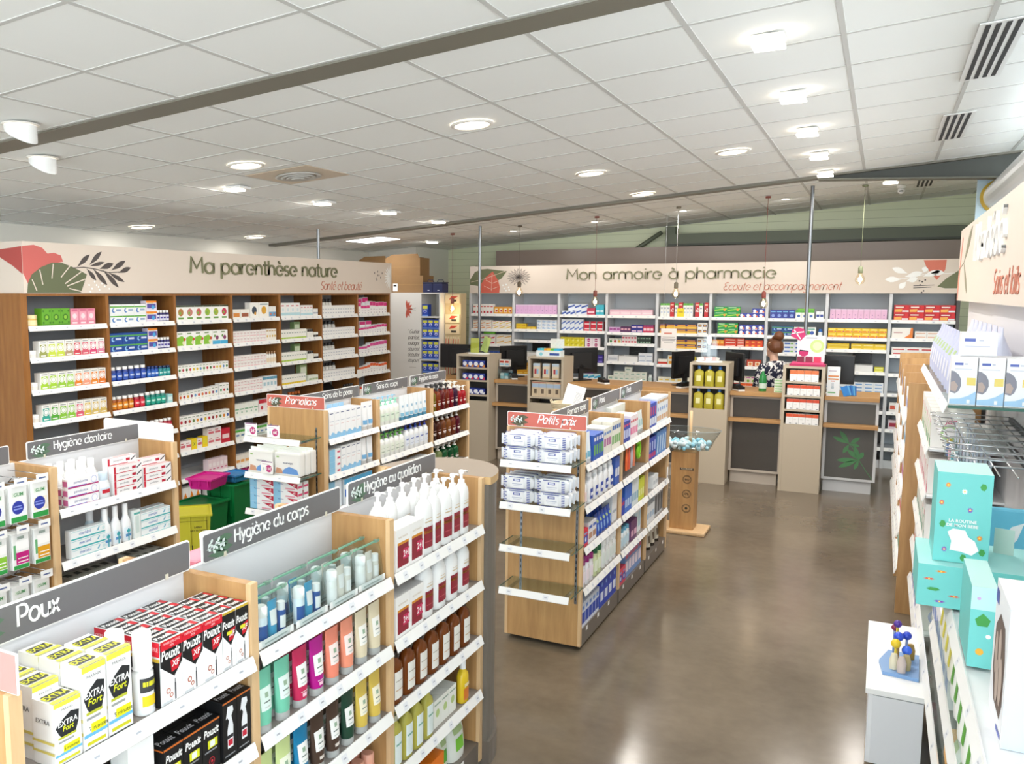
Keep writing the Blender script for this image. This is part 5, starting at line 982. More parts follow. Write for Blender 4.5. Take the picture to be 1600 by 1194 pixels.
row(F, .25, .7, 5, PUMP(.084, .28), 'shower_pump_bottle', 'white pump bottle with burgundy label', 'pump bottle', v=.006, turn=.3); row(F, .06, .66, 6, PUMP(.084, .28), 'shower_pump_bottle', 'white pump bottle in the back', 'pump bottle', v=.11, turn=.5)
F = GA(2, 2, sg); B(F, .02, .245, 2, .165, '#f4f3f1', X31, 'white and burgundy twin pack box', 'shower_gel_box', d=.075, v=.004); B(F, .02, .245, 2, .165, '#f4f3f1', X31, 'twin pack box of the back', 'shower_gel_box', d=.075, v=.085)
row(F, .25, .72, 4, FL(.1, .235, .062, '#f3f4f4', 'wh', None, .36, .1, .1, marks=PMP[3]), 'shower_bottle', 'wide white bottle with burgundy label', 'bottle', v=.006)
F = GA(2, 3, sg); AM = ('#8a4618', '#2a1c14', ('#eceae4', .12, .72, 40))
row(F, .0, .73, 7, FL(.085, .2, .05, '#8a4a1e', '#2a1c14', AM[2], .3, .1, .1, tr=.35, marks=[('#c8a078', .3, .32, 30), ('#b0a898', .5, .52, 30)]), 'oil_bottle', 'amber bottle with white label', 'bottle', v=.006); row(F, .04, .7, 6, FL(.085, .2, .05, '#8a4a1e', '#2a1c14', AM[2], .3, .1, .1, tr=.35, marks=[('#c8a078', .3, .32, 30)]), 'oil_bottle', 'amber bottle of the back', 'bottle', v=.09)
F = GA(2, 4, sg); row(F, .0, .36, 4, FL(.075, .21, .045, '#cfc760', '#c8c8b0', ('#e6f2f2', .08, .75, 40), .3, .1, .1, tr=.3, marks=[('#7ab0a0', .5, .54, 26)]), 'shower_oil_bottle', 'yellow green bottle with white label', 'bottle', v=.004); row(F, .03, .34, 4, FL(.075, .21, .045, '#cfc760', '#c8c8b0', ('#e6f2f2', .08, .75, 40), .3, .1, .1, tr=.3), 'shower_oil_bottle', 'yellow green bottle of the back', 'bottle', v=.07)
B(F, .37, .59, 3, .12, '#eff1ea', [('C', .5, .5, .25, '#b8d08a'), ('R', .1, .8, .9, .86, '#9ab0a0')], 'white and green soap box', 'soap_box', d=.07, deep=2); row(F, .62, .72, 1, FL(.07, .19, .045, '#e4c22c', 'wh', ('#d8782c', .1, .45, 40), .35, .2, .1, marks=[('#f0e0b0', .5, .6, 30)]), 'baby_oil_bottle', 'yellow bottle with white cap', 'bottle', v=.004)
F = GA(2, 5, sg); B(F, .2, .45, 3, .13, '#ee7c1c', [('R', .2, .2, .8, .5, '#f8c890')], 'orange box', 'soap_box', v=.01)
def bag(col, disc):
    def fn(w, h, d):
        b = MB(); S_ = [(0, w * .46, d * .48), (h * .2, w * .5, d * .5), (h * .6, w * .47, d * .4), (h * .88, w * .44, d * .08), (h, w * .46, .003)]
        loft(b, S_, M(col, .3), 18, 2.6); loftlabel(b, S_, h * .22, h * .5, 22, M(disc, .4), 2.6); loftlabel(b, S_, h * .6, h * .72, 30, M('#a8c088', .4), 2.6); return shift(b, d / 2), []
    return ('bag', col, disc), fn
k = bag('#e6ebe4', '#7ac43c'); one(F, .64, item(k[0], .16, .2, .09, k[1]), 'refill_bag', 'white refill bag with green disc low in the rounded end bay', 'bag'); k = bag('#dfe8d8', '#58b03c'); one(F, .505, item(k[0], .09, .2, .06, k[1]), 'refill_bag', 'narrow white and green refill bag beside the orange boxes', 'bag', v=.03)
# back side of the near gondola, seen between the signs
FB = Fr(-1.8 - .26, 2.78, GZ[0], -pi / 2, 'on the back side of the near gondola')
B(FB, .45, .79, 2, .214, '#e88a9c', [('R', .1, .1, .9, .5, '#f6c8d0'), ('tR', .08, .1, .92, .9, '#ee9aac')], 'pink pad pack', 'pad_pack', d=.1, v=.135)
k = jar('wh', 'wh'); one(FB, .665, item(k[0], .065, .055, .065, k[1]), 'cotton_jar', 'round white jar standing on the pink packs between the signs', 'jar', v=.15, dz=.216)

# ---- dental gondola
sg = 'in the toothpaste bay'
YB_ = 2.79; F = GS(YB_, 1, sg, XB)
PRX = [('T', 'parodontax', .42, .55, .36, '#2a3a8a', 0, 0, .6), ('R', 0, 0, 1, .14, '#b01c6a'), ('R', 0, .14, .6, .2, '#5a6ac0'), ('C', .85, .52, .4, '#c0c8e8'), ('C', .85, .52, .33, '#f2f2f6'), ('tR', .05, .3, .7, .6, '#c8ccdc'), ('lR', .1, .2, .9, .8, '#c86a9a')]
B(F, .06, .25, 1, .046, '#f2f2f4', PRX, 'white and purple toothpaste box', 'toothpaste_box', d=.04, layers=3, v=.004); B(F, .06, .25, 1, .046, '#f2f2f4', PRX, 'toothpaste box of the back stack', 'toothpaste_box', d=.04, layers=2, v=.05)
row(F, .255, .345, 1, FL(.072, .135, .05, '#eef1f4', '#c4d4e0', ('#d0e0ee', .45, .6, 50), .6, .3, .1, marks=[('#c82838', .3, .5, 36)]), 'mouthwash_bottle', 'white mouthwash bottle with red mark beside the toothpaste', 'bottle', v=.006)
PRR = [('R', 0, 0, .07, 1, '#c8283c'), ('T', 'parodontax', .36, .55, .34, '#5a5a66', 0, 0, .5), ('R', .64, .3, .78, .68, '#b81c38'), ('P', [(.82, .2), (.98, .7), (.98, .9), (.8, .35)], '#3c3c48'), ('R', .08, 0, .7, .1, '#c8283c'), ('tR', .0, .1, 1, .3, '#d8969a'), ('tR', .3, .5, .9, .8, '#e0b0b0')]
B(F, .35, .545, 1, .037, '#f2f0f0', PRR, 'white and red toothpaste box', 'toothpaste_box', d=.04, layers=4, v=.004); B(F, .35, .545, 1, .037, '#f2f0f0', PRR, 'white and red toothpaste box, back stack', 'toothpaste_box', d=.04, layers=5, v=.046)
B(F, .555, .762, 1, .037, '#f2f0f0', PRR, 'white red toothpaste box by the divider', 'toothpaste_box', d=.04, layers=3, v=.004); B(F, .555, .762, 1, .037, '#f2f0f0', PRR, 'white red toothpaste box, farther back', 'toothpaste_box', d=.04, layers=4, v=.046)
row(F, .07, .35, 4, FL(.06, .195, .06, '#f2f3f3', 'wh', ('#e4e8ee', .2, .6, 60), .5, .22, .12), 'mouthwash_bottle', 'white bottle behind the toothpaste', 'bottle', v=.1, deep=2)
F = GS(YB_, 2, sg, XB)
MER = [('T', 'meridol', .4, .58, .36, '#3f72b8', .01, 0, .5), ('R', 0, 0, 1, .16, '#3fb4b8'), ('R', 0, .84, 1, .9, '#a8d8dc'), ('P', [(.74, .35), (.8, .35), (.84, .75), (.8, .75)], '#7ab8d0'), ('C', .95, .5, .2, '#d0e8ea'), ('tR', 0, .2, 1, .4, '#d8e8ec')]
B(F, .065, .28, 1, .046, '#f0f4f5', MER, 'white and aqua toothpaste box', 'toothpaste_box', d=.042, layers=3, v=.004); B(F, .525, .745, 1, .042, '#f0f4f5', MER, 'white and aqua toothpaste box by divider', 'toothpaste_box', d=.042, layers=3, v=.004); B(F, .53, .745, 1, .044, '#f0f4f5', MER, 'aqua toothpaste box of the back', 'toothpaste_box', d=.042, layers=3, v=.05)
row(F, .265, .47, 3, FL(.06, .205, .045, '#f1f4f6', 'wh', ('#dce8f0', .1, .55, 50), .42, .3, .16, marks=[('#3fb0b4', .36, .46, 16), ('#5a90c8', .2, .3, 30), ('#3fa0b0', .04, .5, 4)]), 'mouthwash_bottle', 'white bottle with blue print', 'bottle', v=.004); row(F, .22, .42, 2, FL(.065, .2, .05, '#cfe2ec', '#f4f6f8', ('#a8cce0', .1, .5, 50), .5, .3, .16), 'mouthwash_bottle', 'pale blue bottle behind', 'bottle', v=.08)
B(F, .475, .522, 1, .155, '#eaf0ee', [('R', .2, .2, .8, .8, '#d0e0dc'), ('R', 0, .85, 1, .92, '#58b0a8')], 'narrow white upright box', 'toothpaste_box', d=.05, v=.004)
F = GS(YB_, 3, sg, XB); B(F, .12, .42, 5, .13, '#c8c8bc', [('R', .1, .3, .9, .6, '#4a5048'), ('tR', .2, .2, .8, .7, '#4a5048')], 'grey and black toothbrush box', 'toothbrush_box', d=.09, v=.01, deep=2); B(F, .43, .5, 1, .15, '#e8b878', [], 'plain tan box', 'toothbrush_box', v=.01); B(F, .52, .74, 4, .14, '#d6d6ce', [('R', .1, .4, .9, .7, '#5a6058'), ('tR', .2, .2, .8, .7, '#6a7068')], 'pale grey toothbrush box', 'toothbrush_box', d=.09, v=.01, deep=2)
# hooks with brush packs
def hookpack(col, disc):
    def fn(w, h, d):
        b = MB(); b.box(-w / 2, 0, 0, w / 2, d, h, M('#f0f2f0', .35), c=.004)
        for x in (('R', .04, .02, .96, .17, '#2f9a48'), ('R', .1, .22, .9, .58, col), ('C', .45, .42, .34, disc), ('R', .2, .36, .7, .4, '#8a9ae0'), ('R', .2, .44, .66, .47, '#8a9ae0'), ('R', .15, .72, .85, .84, '#dfe8dc'), ('T', 'GUM', .5, .78, .1, '#2f8a48', .02, 0, .6)): b.mark((w, d, h), x)
        b.off = 40; return b, []
    return ('hp', col, disc), fn
def brushpack(col):
    def fn(w, h, d):
        b = MB(); b.box(-w / 2, 0, 0, w / 2, d, h, M('#eef0ee', .35), c=.004)
        for x in (('R', .04, .02, .96, .13, '#2f9a48'), ('R', .2, .15, .96, .48, col), ('R', .06, .3, .2, .7, '#6ab07a'), ('R', .3, .2, .9, .23, 'w'), ('R', .3, .3, .9, .33, 'w'), ('R', .2, .55, .96, .8, 'wh'), ('R', .3, .84, .7, .92, '#9aa8a0')): b.mark((w, d, h), x)
        return b, []
    return ('bp', col), fn
hk = thing('hook_rack', 'rack of wire hooks with price flags in the brush pack bay', 'hook rack', (XB, 1.9165, 0), pi / 2)
m = MB(); m.box(.03, .235, 1.28, .86, .245, 1.295, CHROME); m.box(.03, .235, 1.06, .86, .245, 1.075, CHROME); m.box(.03, .235, .82, .86, .245, .835, CHROME); m.build('rack_bar', hk)
for zi, z in enumerate((1.325, 1.105, .86)):
    for i in range(7):
        u = .095 + i * .117
        m = MB(); m.tube([(u, .235, z - .03), (u, .2, z), (u, .02, z + .005), (u, -.004, z + .012)], .0028, CHROME, 6); m.tube([(u, .235, z + .03), (u, -.006, z + .033)], .002, CHROME, 6); h_ = m.build('hook', hk)
        m = MB(); m.box(u - .033, -.01, z + .0, u + .033, -.0075, z + .036, WHITE); m.poly([(u - .02, -.0103, z + .014), (u + .018, -.0103, z + .014), (u + .018, -.0103, z + .021), (u - .02, -.0103, z + .021)], M('#5a6a9a')); m.build('price_flag', h_)
def FH(z): return Fr(XB, 1.9165, z, pi / 2, 'in the brush bay')
HP = [('w', '#2b3aa0'), ('w', '#2b3aa0'), ('w', '#2b3aa0'), ('w', '#2b3aa0'), ('#f0e6d8', '#2b3aa0')]
for i in range(2, 7):
    kk = hookpack('#e8ecf4' if i < 6 else '#f0e8d4', '#2b3aa0'); p = item(kk[0], .092, .17, .012, kk[1]); row(FH(1.15), .095 + i * .117 - .05, .095 + i * .117 + .05, 1, p, 'hanging_brush_pack', f'white green brush pack, {ORD[6 - i]} hook from divider', 'brush pack', deep=4, v=.012)
    c = ['#8ac43c', '#8ac43c', '#8ac43c', '#8ac43c', '#8ac43c', '#c01c7c', '#e0a018'][i]; kk = brushpack(c); p = item(kk[0], .09, .17, .012, kk[1]); row(FH(.93), .095 + i * .117 - .05, .095 + i * .117 + .05, 1, p, 'hanging_brush_pack', f'{({"#8ac43c": "lime", "#c01c7c": "magenta", "#e0a018": "yellow"})[c]} brush pack, {ORD[6 - i]} lower hook from divider', 'brush pack', deep=5, v=.012)
    kk = hookpack('#c8d4c4', '#d8e0d4'); p = item(kk[0], .09, .15, .014, kk[1]); row(FH(.7), .095 + i * .117 - .05, .095 + i * .117 + .05, 1, p, 'hanging_floss_pack', f'pale grey green pack, {ORD[6 - i]} lowest hook from divider', 'brush pack', deep=5, v=.03)

# ---- "Promotions" gondola
FE = lambda z, pl: Fr(-3.95, 5.1 - .0165 - .25, z, 0, pl)
def pcard(price): return carton(.105, .088, .003, 'wh', (('C', .66, .42, .3, '#c0307a'), ('T', price, .66, .42, .27, 'w', .03, 0, .5), ('R', .05, .93, .95, 1, '#7a3a7a'), ('R', .12, .75, .6, .79, '#c8a0b8'), ('R', .22, .25, .3, .5, '#8ac0b8')))
for u, z, pr in ((.085, 1.205, '2€'), (.28, 1.205, '6€'), (.22, .945, '11€')): put(pcard(pr), 'price_card', FE(z, '').at(u, -.027, 0), 0, f'white price card reading {pr} on a glass shelf rail', 'price card', 'price cards with pink discs')
WWD = [('R', .0, .0, .96, .1, '#e8e6e0'), ('P', [(.3, .1), (.98, .1), (.9, .32), (.6, .42), (.4, .3)], '#6a9ad8'), ('P', [(.05, .1), (.35, .1), (.3, .3), (.1, .35)], '#d09a7a'), ('T', 'waterwipes', .55, .56, .1, '#2a3a6a', .01, 0, .7), ('R', .1, .78, .2, .84, '#9ac07a')]
def softpack(w, h, d, base, decs, key, cr='wh'):
    def fn(w, h, d):
        b = MB(); b.box(-w / 2, .004, 0, w / 2, d, h, M(base, .3), c=min(.012, h / 5))
        for x in decs: b.mark((w, d, h), x)
        b.v = [(x, y + .0035, z) if 0 else (x, y, z) for x, y, z in b.v]
        q = MB(); q.box(-w * .48, d * .4, h + .0, w * .48, d * .4 + .004, h + .018, M(cr, .25)); return b, [('sealed_flap', q)]
    return item(('soft', key), w, h, d, fn)
F = Fr(-3.95, 5.1 - .0165 - .25, .93, 0, 'on the second glass shelf'); wp = softpack(.215, .165, .07, '#efeeea', WWD, 'ww'); row(F, .01, .47, 2, wp, 'wipes_pack', 'white and blue baby wipes bundle', 'wipes', deep=3, v=.02)
BEP = [('R', 0, 0, .3, 1, '#8cc4e4'), ('T', 'Bepanthen', .3, .72, .2, '#2a4a9a', .01, 0, .5), ('P', [(.55, .95), (1, .95), (1, .25)], '#b8143c'), ('T', 'x2', .86, .72, .28, 'w', .03, 0, .3), ('R', .5, .1, .9, .3, '#e0a0b0'), ('rR', .1, .3, .9, .6, '#d84a78')]
F = Fr(-3.95, 5.1 - .0165 - .25, .665, 0, 'on the third glass shelf'); B(F, .02, .44, 2, .054, '#eef1f3', BEP, 'blue white ointment box', 'ointment_box', layers=4, d=.06, v=.03); B(F, .02, .44, 2, .054, '#eef1f3', BEP, 'ointment box of the back stack', 'ointment_box', layers=4, d=.06, v=.1)
F = GS(5.1, 1, 'in the skin cream bay', XD); SKN = [('P', [(0, 0), (1, 0), (1, .2), (.6, .24), (.3, .14), (0, .18)], '#8fc4e8'), ('R', .15, .9, .75, .93, '#3a4a7a'), ('R', .15, .62, .85, .64, '#b0b8c8'), ('R', .15, .5, .7, .515, '#d8a8a8')]
B(F, .02, .46, 6, .2, '#f1f3f5', SKN, 'tall white skin cream box', 'skin_cream_box', d=.055, v=.006, deep=2); row(F, .5, .66, 2, TU(.085, .215, .045, '#f1f3f5', 'wh', None, [('#7ab4e0', .2, .36, 60), ('#4a5a8a', .8, .84, 20)]), 'cream_tube', 'white tube with blue wave', 'tube', v=.01); row(F, .22, .46, 3, TU(.075, .22, .045, '#9cc8e8', '#5aa0d8', None, [('w', .2, .5, 50)]), 'cream_tube', 'pale blue tube behind the boxes', 'tube', v=.14)
F = GS(5.1, 2, 'in the skin cream bay', XD); B(F, .02, .17, 1, .045, '#eef1f3', [('R', 0, 0, .5, 1, '#8cc4e4'), ('R', .7, .3, .95, .6, '#c8506a')], 'small blue and white box', 'skin_cream_box', layers=4, d=.06, v=.006); B(F, .18, .46, 4, .19, '#f1f3f5', SKN, 'tall white skin cream box', 'skin_cream_box', d=.055, v=.01, deep=2); row(F, .48, .66, 2, TU(.085, .2, .045, '#f1f3f5', 'wh', None, [('#7ab4e0', .2, .36, 60)]), 'cream_tube', 'white tube with blue wave', 'tube', v=.01)
F = GS(5.1, 3, 'in the skin cream bay', XD); B(F, .02, .2, 1, .05, '#dfeaf2', [('R', 0, 0, .5, 1, '#8cc4e4')], 'pale blue and white box', 'skin_cream_box', layers=4, d=.06); B(F, .22, .62, 4, .19, '#e8f0f6', [('R', .1, .3, .9, .6, '#3a6ac0'), band(.8, 1, '#58b0e0')], 'white and blue box', 'skin_cream_box', v=.01)
F = GS(5.1, 4, 'in the skin cream bay', XD); B(F, .02, .62, 6, .15, '#dce4ee', [('R', .1, .3, .9, .6, '#3a5ab0')], 'white and navy box', 'skin_cream_box')
sg = 'in the lotion bay'; F = GS(5.83, 1, sg, XD)
row(F, .02, .34, 4, PU(.075, .2, '#eef2ea', '#8cd0b4', ('#dcead8', .2, .6, 50), [('#9ab0a0', .45, .5, 30)]), 'lotion_pump_bottle', 'white bottle with mint pump', 'pump bottle', v=.006); row(F, .02, .42, 5, PU(.07, .215, '#eaf2f4', '#9cc8e4', ('#dceaf2', .2, .6, 50)), 'lotion_pump_bottle', 'white bottle with pale blue pump', 'pump bottle', v=.08); row(F, .36, .84, 6, TU(.078, .205, .04, '#eef4f8', '#6ab4d8', None, [('#8cc4e0', .16, .3, 60), ('#9ac0d8', .5, .6, 20)]), 'cream_tube', 'white tube on a blue cap', 'tube', v=.01)
F = GS(5.83, 2, sg, XD); row(F, .02, .42, 5, PU(.078, .19, '#f2f4f0', '#6cc04a', ('#e6ece0', .2, .7, 50), [('#8a9a88', .3, .34, 30), ('#a8b8a0', .5, .52, 30)]), 'lotion_pump_bottle', 'white bottle with green pump', 'pump bottle', v=.006); row(F, .43, .86, 5, PU(.078, .215, '#f2f4f6', '#3a4cc0', ('#e2e8f2', .2, .7, 50), [('#5a6ab0', .5, .56, 30), ('#a8b0c8', .3, .32, 30)]), 'lotion_pump_bottle', 'white bottle with blue pump', 'pump bottle', v=.006); row(F, .02, .84, 9, PU(.078, .2, '#f2f4f4', '#58a8d0', ('#e6ece8', .2, .7, 50)), 'lotion_pump_bottle', 'white pump bottle in the second line', 'pump bottle', v=.08)
F = GS(5.83, 3, sg, XD); row(F, .02, .4, 5, PU(.07, .18, '#eef0ea', '#6cc04a', ('#dfe8d8', .2, .6, 50)), 'lotion_pump_bottle', 'white bottle with green pump', 'pump bottle', v=.01); B(F, .5, .84, 3, .16, '#eef0f0', [('R', .1, .3, .9, .5, '#b8c4c8')], 'white grey box', 'skin_cream_box', v=.02)
F = GS(5.83, 4, sg, XD); B(F, .02, .84, 7, .16, '#e8ece8', [('R', .1, .3, .9, .5, '#7ab08a')], 'white and green box', 'skin_cream_box', v=.02)
sg = 'beside the counter tower'; F = GS(6.76, 1, sg, XD)
def gelrow(F, u0, cl, w, h, deep=1, v=.006):
    for i, (c, pc, nm) in enumerate(cl): row(F, u0 + i * w, u0 + (i + 1) * w, 1, PU(w - .006, h, c, pc, None, (('#e8dcd8', .34, .4, 34), ('#e8dcd8', .28, .31, 26), ('#d8b8b0', .5, .52, 30)), .25, .72, .74, 2.2), 'shower_gel_bottle', nm, 'pump bottle', deep=deep, v=v)
gelrow(F, .0, [('#7a6a1c', 'bk', 'olive gold gel bottle'), ('#8a3a14', 'bk', 'amber gel bottle with black pump'), ('#6a1a1c', 'bk', 'dark red gel bottle with black pump'), ('#7a2a18', 'bk', 'rust gel bottle with black pump'), ('#8a1424', 'off', 'ruby gel bottle with white pump'), ('#3a1438', 'off', 'plum gel bottle with white pump')], .09, .235, 2)
gelrow(F, .55, [('#b01824', 'off', 'small scarlet gel bottle next to plum'), ('#b01824', 'off', 'small scarlet gel bottle by the panel')], .085, .18, 2)
F = GS(6.76, 2, sg, XD); gelrow(F, .0, [('#3a1414', 'off', 'dark maroon gel bottle'), ('#54281a', 'off', 'brown gel bottle'), ('#7a4424', 'off', 'honey gel bottle'), ('#8a5428', 'off', 'golden brown gel bottle'), ('#7a3a24', 'off', 'copper gel bottle'), ('#5a1428', 'off', 'wine gel bottle')], .1, .225, 2)
F = GS(6.76, 3, sg, XD); gelrow(F, .0, [('#8a945a', 'off', 'pale olive gel bottle'), ('#7a8a58', 'off', 'olive gel bottle'), ('#1f5a34', 'off', 'bottle green gel bottle'), ('#14502c', 'off', 'deep green gel bottle'), ('#1f6038', 'off', 'emerald gel bottle')], .115, .2, 2)
F = GS(6.76, 4, sg, XD); gelrow(F, .0, [('#c8b078', 'off', 'straw gel bottle'), ('#c8a058', 'off', 'sand gel bottle'), ('#b89048', 'off', 'ochre gel bottle')], .2, .2, 1)

# ---- "Petits prix" gondola
def wipes():
    def fn(w, h, d):
        b = MB(); S_ = []
        n = 14; V = []; F_ = []
        for i in range(n + 1):
            t = i / n; x = -w / 2 + w * t; e = min(t, 1 - t) * 2; k = (1 - (1 - min(1, e * 2.2)) ** 2) ** .5 if e < .4545 else 1; k = max(k, .12)
            hh = h * (.5 + .5 * k); dd = d * (.25 + .75 * k)
            for q in range(16):
                a = 2 * pi * q / 16; ca, sa = cos(a), sin(a); V.append((x, d / 2 + dd / 2 * math.copysign(abs(ca) ** .55, ca), h / 2 + hh / 2 * math.copysign(abs(sa) ** .55, sa)))
        for i in range(n):
            for q in range(16): F_.append((i * 16 + q, (i + 1) * 16 + q, (i + 1) * 16 + (q + 1) % 16, i * 16 + (q + 1) % 16))
        b.raw(V, F_, M('#eef0f3', .35), True); b.raw(V, [tuple(range(15, -1, -1)), tuple(range(n * 16, n * 16 + 16))], M('#eef0f3', .35))
        for z in range(7):
            zz = .12 + z * .125
            for x0, x1 in ((.02, .24), (.76, .98)): b.mark((w, d, h), ('R', x0 + .06, zz, x1 - .06 if x0 > .5 else x1 - .1 + .05 * (z % 2), zz + .055, '#3a48a0'))
        for x in (('R', .3, .15, .72, .85, '#f4f5f8'), ('R', .4, .62, .62, .8, '#3a48a0'), ('R', .43, .66, .59, .76, '#dfe3f2'), ('R', .36, .42, .68, .46, '#a8b0d0'), ('R', .4, .3, .64, .33, '#c8ccdc'), ('R', .26, .9, .76, .95, '#3a48a0'), ('R', .2, .03, .8, .08, '#3a48a0'), ('tR', .05, .3, .95, .4, '#3a48a0'), ('tR', .05, .6, .95, .7, '#3a48a0')): b.mark((w, d, h), x)
        q = MB()
        for s in (-1, 1): q.box(s * (w / 2 + .0065) - .006, d / 2 - .002, .01, s * (w / 2 + .0065) + .006, d / 2 + .002, h - .01, M('#e4e8f0', .35))
        return b, [('crimped_end', q)]
    return ('wipes',), fn
k = wipes(); WP = item(k[0], .2, .083, .07, k[1])
F = Fr(-1.975, 5.06 - .0165 - .25, 1.205, 0, 'on the top glass shelf'); row(F, .0, .43, 2, WP, 'wipes_pack', 'white wipes pack with blue stripes', 'wipes', layers=2, deep=3, v=.012, turn=.02)
F = Fr(-1.975, 5.06 - .0165 - .25, .948, 0, 'on the second glass shelf'); row(F, .0, .43, 2, WP, 'wipes_pack', 'white wipes pack with blue stripes', 'wipes', layers=2, deep=3, v=.012, turn=.02)
def PS(i, s, pl): return GS([5.06, 5.94, 6.72][i], s, pl, XC)
BT = [('R', .1, .2, .9, .62, '#2a50b0'), ('R', .2, .7, .8, .8, '#7aa0d8'), ('C', .5, .4, .15, '#e8eaf4')]
sg = 'in the first aid bay'; F = PS(0, 1, sg)
row(F, .02, .17, 2, TU(.072, .19, .04, '#e8f0f4', 'wh', None, [('#7ab8d0', .2, .4, 60)]), 'cream_tube', 'white and aqua tube', 'tube', v=.01); B(F, .18, .4, 4, .16, '#2a58b4', [('R', .2, .2, .8, .6, '#6ab04a'), ('R', .2, .75, .8, .9, '#e8e8f0')], 'blue and green box', 'plaster_box', v=.006, deep=2); B(F, .41, .58, 3, .17, '#e4e2d8', [('R', .1, .3, .9, .6, '#b06a9a'), ('R', .1, .75, .9, .85, '#6a90c8')], 'white and mauve box', 'plaster_box', v=.006, deep=2); B(F, .6, .82, 4, .19, '#eae8dc', [('R', .1, .2, .9, .5, '#7ab06a'), ('R', .1, .7, .9, .85, '#3a6ab0')], 'cream and green box', 'plaster_box', v=.006, deep=2); B(F, .16, .5, 5, .2, '#e8d8a8', [('R', .1, .8, .9, .95, '#d8a040')], 'tall cream box of the back', 'plaster_box', v=.15, d=.04)
F = PS(0, 2, sg); row(F, .02, .1, 1, FL(.07, .17, .05, '#f0f0f2', '#d82c3c', ('#e8d0d0', .2, .6, 50), .4, .14), 'antiseptic_bottle', 'white bottle with red cap at the end', 'bottle', v=.01); row(F, .12, .7, 5, FL(.1, .19, .055, '#f2f3f5', 'wh', ('#2c4aa8', .15, .55, 30), .36, .14, .12, marks=[('#f0f2f8', .28, .4, 20)]), 'antiseptic_bottle', 'white bottle with blue oval label', 'bottle', v=.008); B(F, .72, .83, 2, .19, '#3a60b8', [('R', .1, .3, .9, .6, '#e8ecf4')], 'narrow blue box', 'plaster_box', v=.01)
F = PS(0, 3, sg); B(F, .02, .12, 1, .11, '#d8263c', BT, 'red and blue box', 'plaster_box', v=.01); B(F, .13, .3, 2, .13, '#e8e6ea', [('R', .1, .2, .9, .5, '#b88a70'), ('R', .1, .7, .9, .85, '#3a60b8')], 'white picture box', 'plaster_box', v=.01)
k = bag('#2a52b4', '#8ab0e0'); row(F, .32, .68, 5, item(k[0], .068, .14, .05, k[1]), 'compress_bag', 'small blue bag', 'bag', v=.01, deep=2); B(F, .7, .83, 1, .2, '#e6e9ec', [('R', .1, .3, .9, .4, '#a8b4c4')], 'tall white box', 'plaster_box', v=.02)
F = PS(0, 4, sg); row(F, .02, .28, 3, FL(.075, .18, .05, '#f0eef2', '#a01c78', ('#f2e6ee', .2, .7, 50), .6, .22, .1), 'antiseptic_bottle', 'white bottle with magenta cap', 'bottle', v=.01); row(F, .29, .46, 2, FL(.075, .19, .05, '#d8e4b0', '#1c6a3c', ('#e8f0d8', .2, .7, 50), .6, .22, .1), 'antiseptic_bottle', 'green bottle with dark cap', 'bottle', v=.01); row(F, .48, .82, 4, FL(.078, .19, .05, '#f0f2f2', 'wh', ('#dfe8e4', .2, .7, 50), .6, .2, .1), 'antiseptic_bottle', 'plain white bottle', 'bottle', v=.01)
F = PS(0, 5, sg); B(F, .02, .4, 5, .16, '#d8dfee', [('R', .05, .15, .95, .6, '#2648b0'), ('R', .2, .7, .8, .85, '#6a90d0')], 'white and royal blue box', 'compress_box', v=.01, d=.1); B(F, .42, .82, 4, .2, '#2444b4', [('R', .15, .2, .85, .5, '#d8e0f2'), ('C', .5, .75, .15, '#8ab0e8')], 'royal blue box', 'compress_box', v=.01, d=.1)
sg = 'in the "Mains" bay'; F = PS(1, 1, sg); B(F, .02, .2, 3, .15, '#2c3fa0', [('R', .15, .2, .85, .6, '#c8d0f0'), ('R', .2, .75, .8, .85, '#e84a5a')], 'navy and white box', 'hand_cream_box', v=.006, deep=2); B(F, .21, .42, 4, .17, '#f0e8ec', [('R', .1, .2, .9, .5, '#e0689a'), ('R', .1, .7, .9, .8, '#d04a5a')], 'white and pink box', 'hand_cream_box', v=.006, deep=2); row(F, .44, .7, 4, TU(.06, .16, .035, '#dfe9e8', '#d8e0e0', None, [('#a8c8c8', .3, .6, 40)]), 'cream_tube', 'pale green hand cream tube', 'tube', v=.03); B(F, .3, .7, 5, .205, '#e0e4dc', [('R', .1, .2, .9, .7, '#c8d4c8')], 'tall pale box of the back', 'hand_cream_box', v=.175, d=.04)
# clip strip with tools hanging under the top shelf
t = thing('hanging_brush_set', 'orange grey and lime hanging nail brushes below the "Mains" bay top shelf', 'brushes', (XC + .012, 6.08, .99), pi / 2)
m = MB(); m.box(-.06, .012, .14, .6, .014, .158, GREYL); m.build('clip_strip', t)
for i, c in enumerate(('#e8642c', '#d85a3c', '#b8b8c0', '#d87a5a')): m = MB(); loft(m, [(-.04, .02, .008), (.05, .026, .01), (.1, .012, .006), (.14, .008, .004)], M(c, .4), 12, 2, True, True, .0 + .07 * i, .02); m.build('nail_brush', t)
m = MB(); m.tube([(.34 + .035 * cos(a), .02, .06 + .06 * sin(a)) for a in [pi * q / 8 + pi / 2 for q in range(17)]], .014, M('#8ad02c', .4), 8, True); m.build('lime_ring', t)
F = PS(1, 3, sg); B(F, .0, .1, 2, .12, '#2840b0', [('R', .1, .6, .9, .8, '#d8384c')], 'blue and red box', 'hand_cream_box', v=.006); B(F, .11, .3, 3, .19, '#3a6cc8', [('R', .1, .2, .9, .5, '#b8d0f0')], 'sky blue box', 'hand_cream_box', v=.006, deep=2); B(F, .31, .5, 3, .2, '#dfe8ea', [('R', .1, .2, .9, .5, '#8ab8d0')], 'white aqua box', 'hand_cream_box', v=.006); B(F, .52, .7, 3, .17, '#d0d83c', [('R', .1, .2, .9, .5, '#e8eca0')], 'lime yellow box', 'hand_cream_box', v=.01)
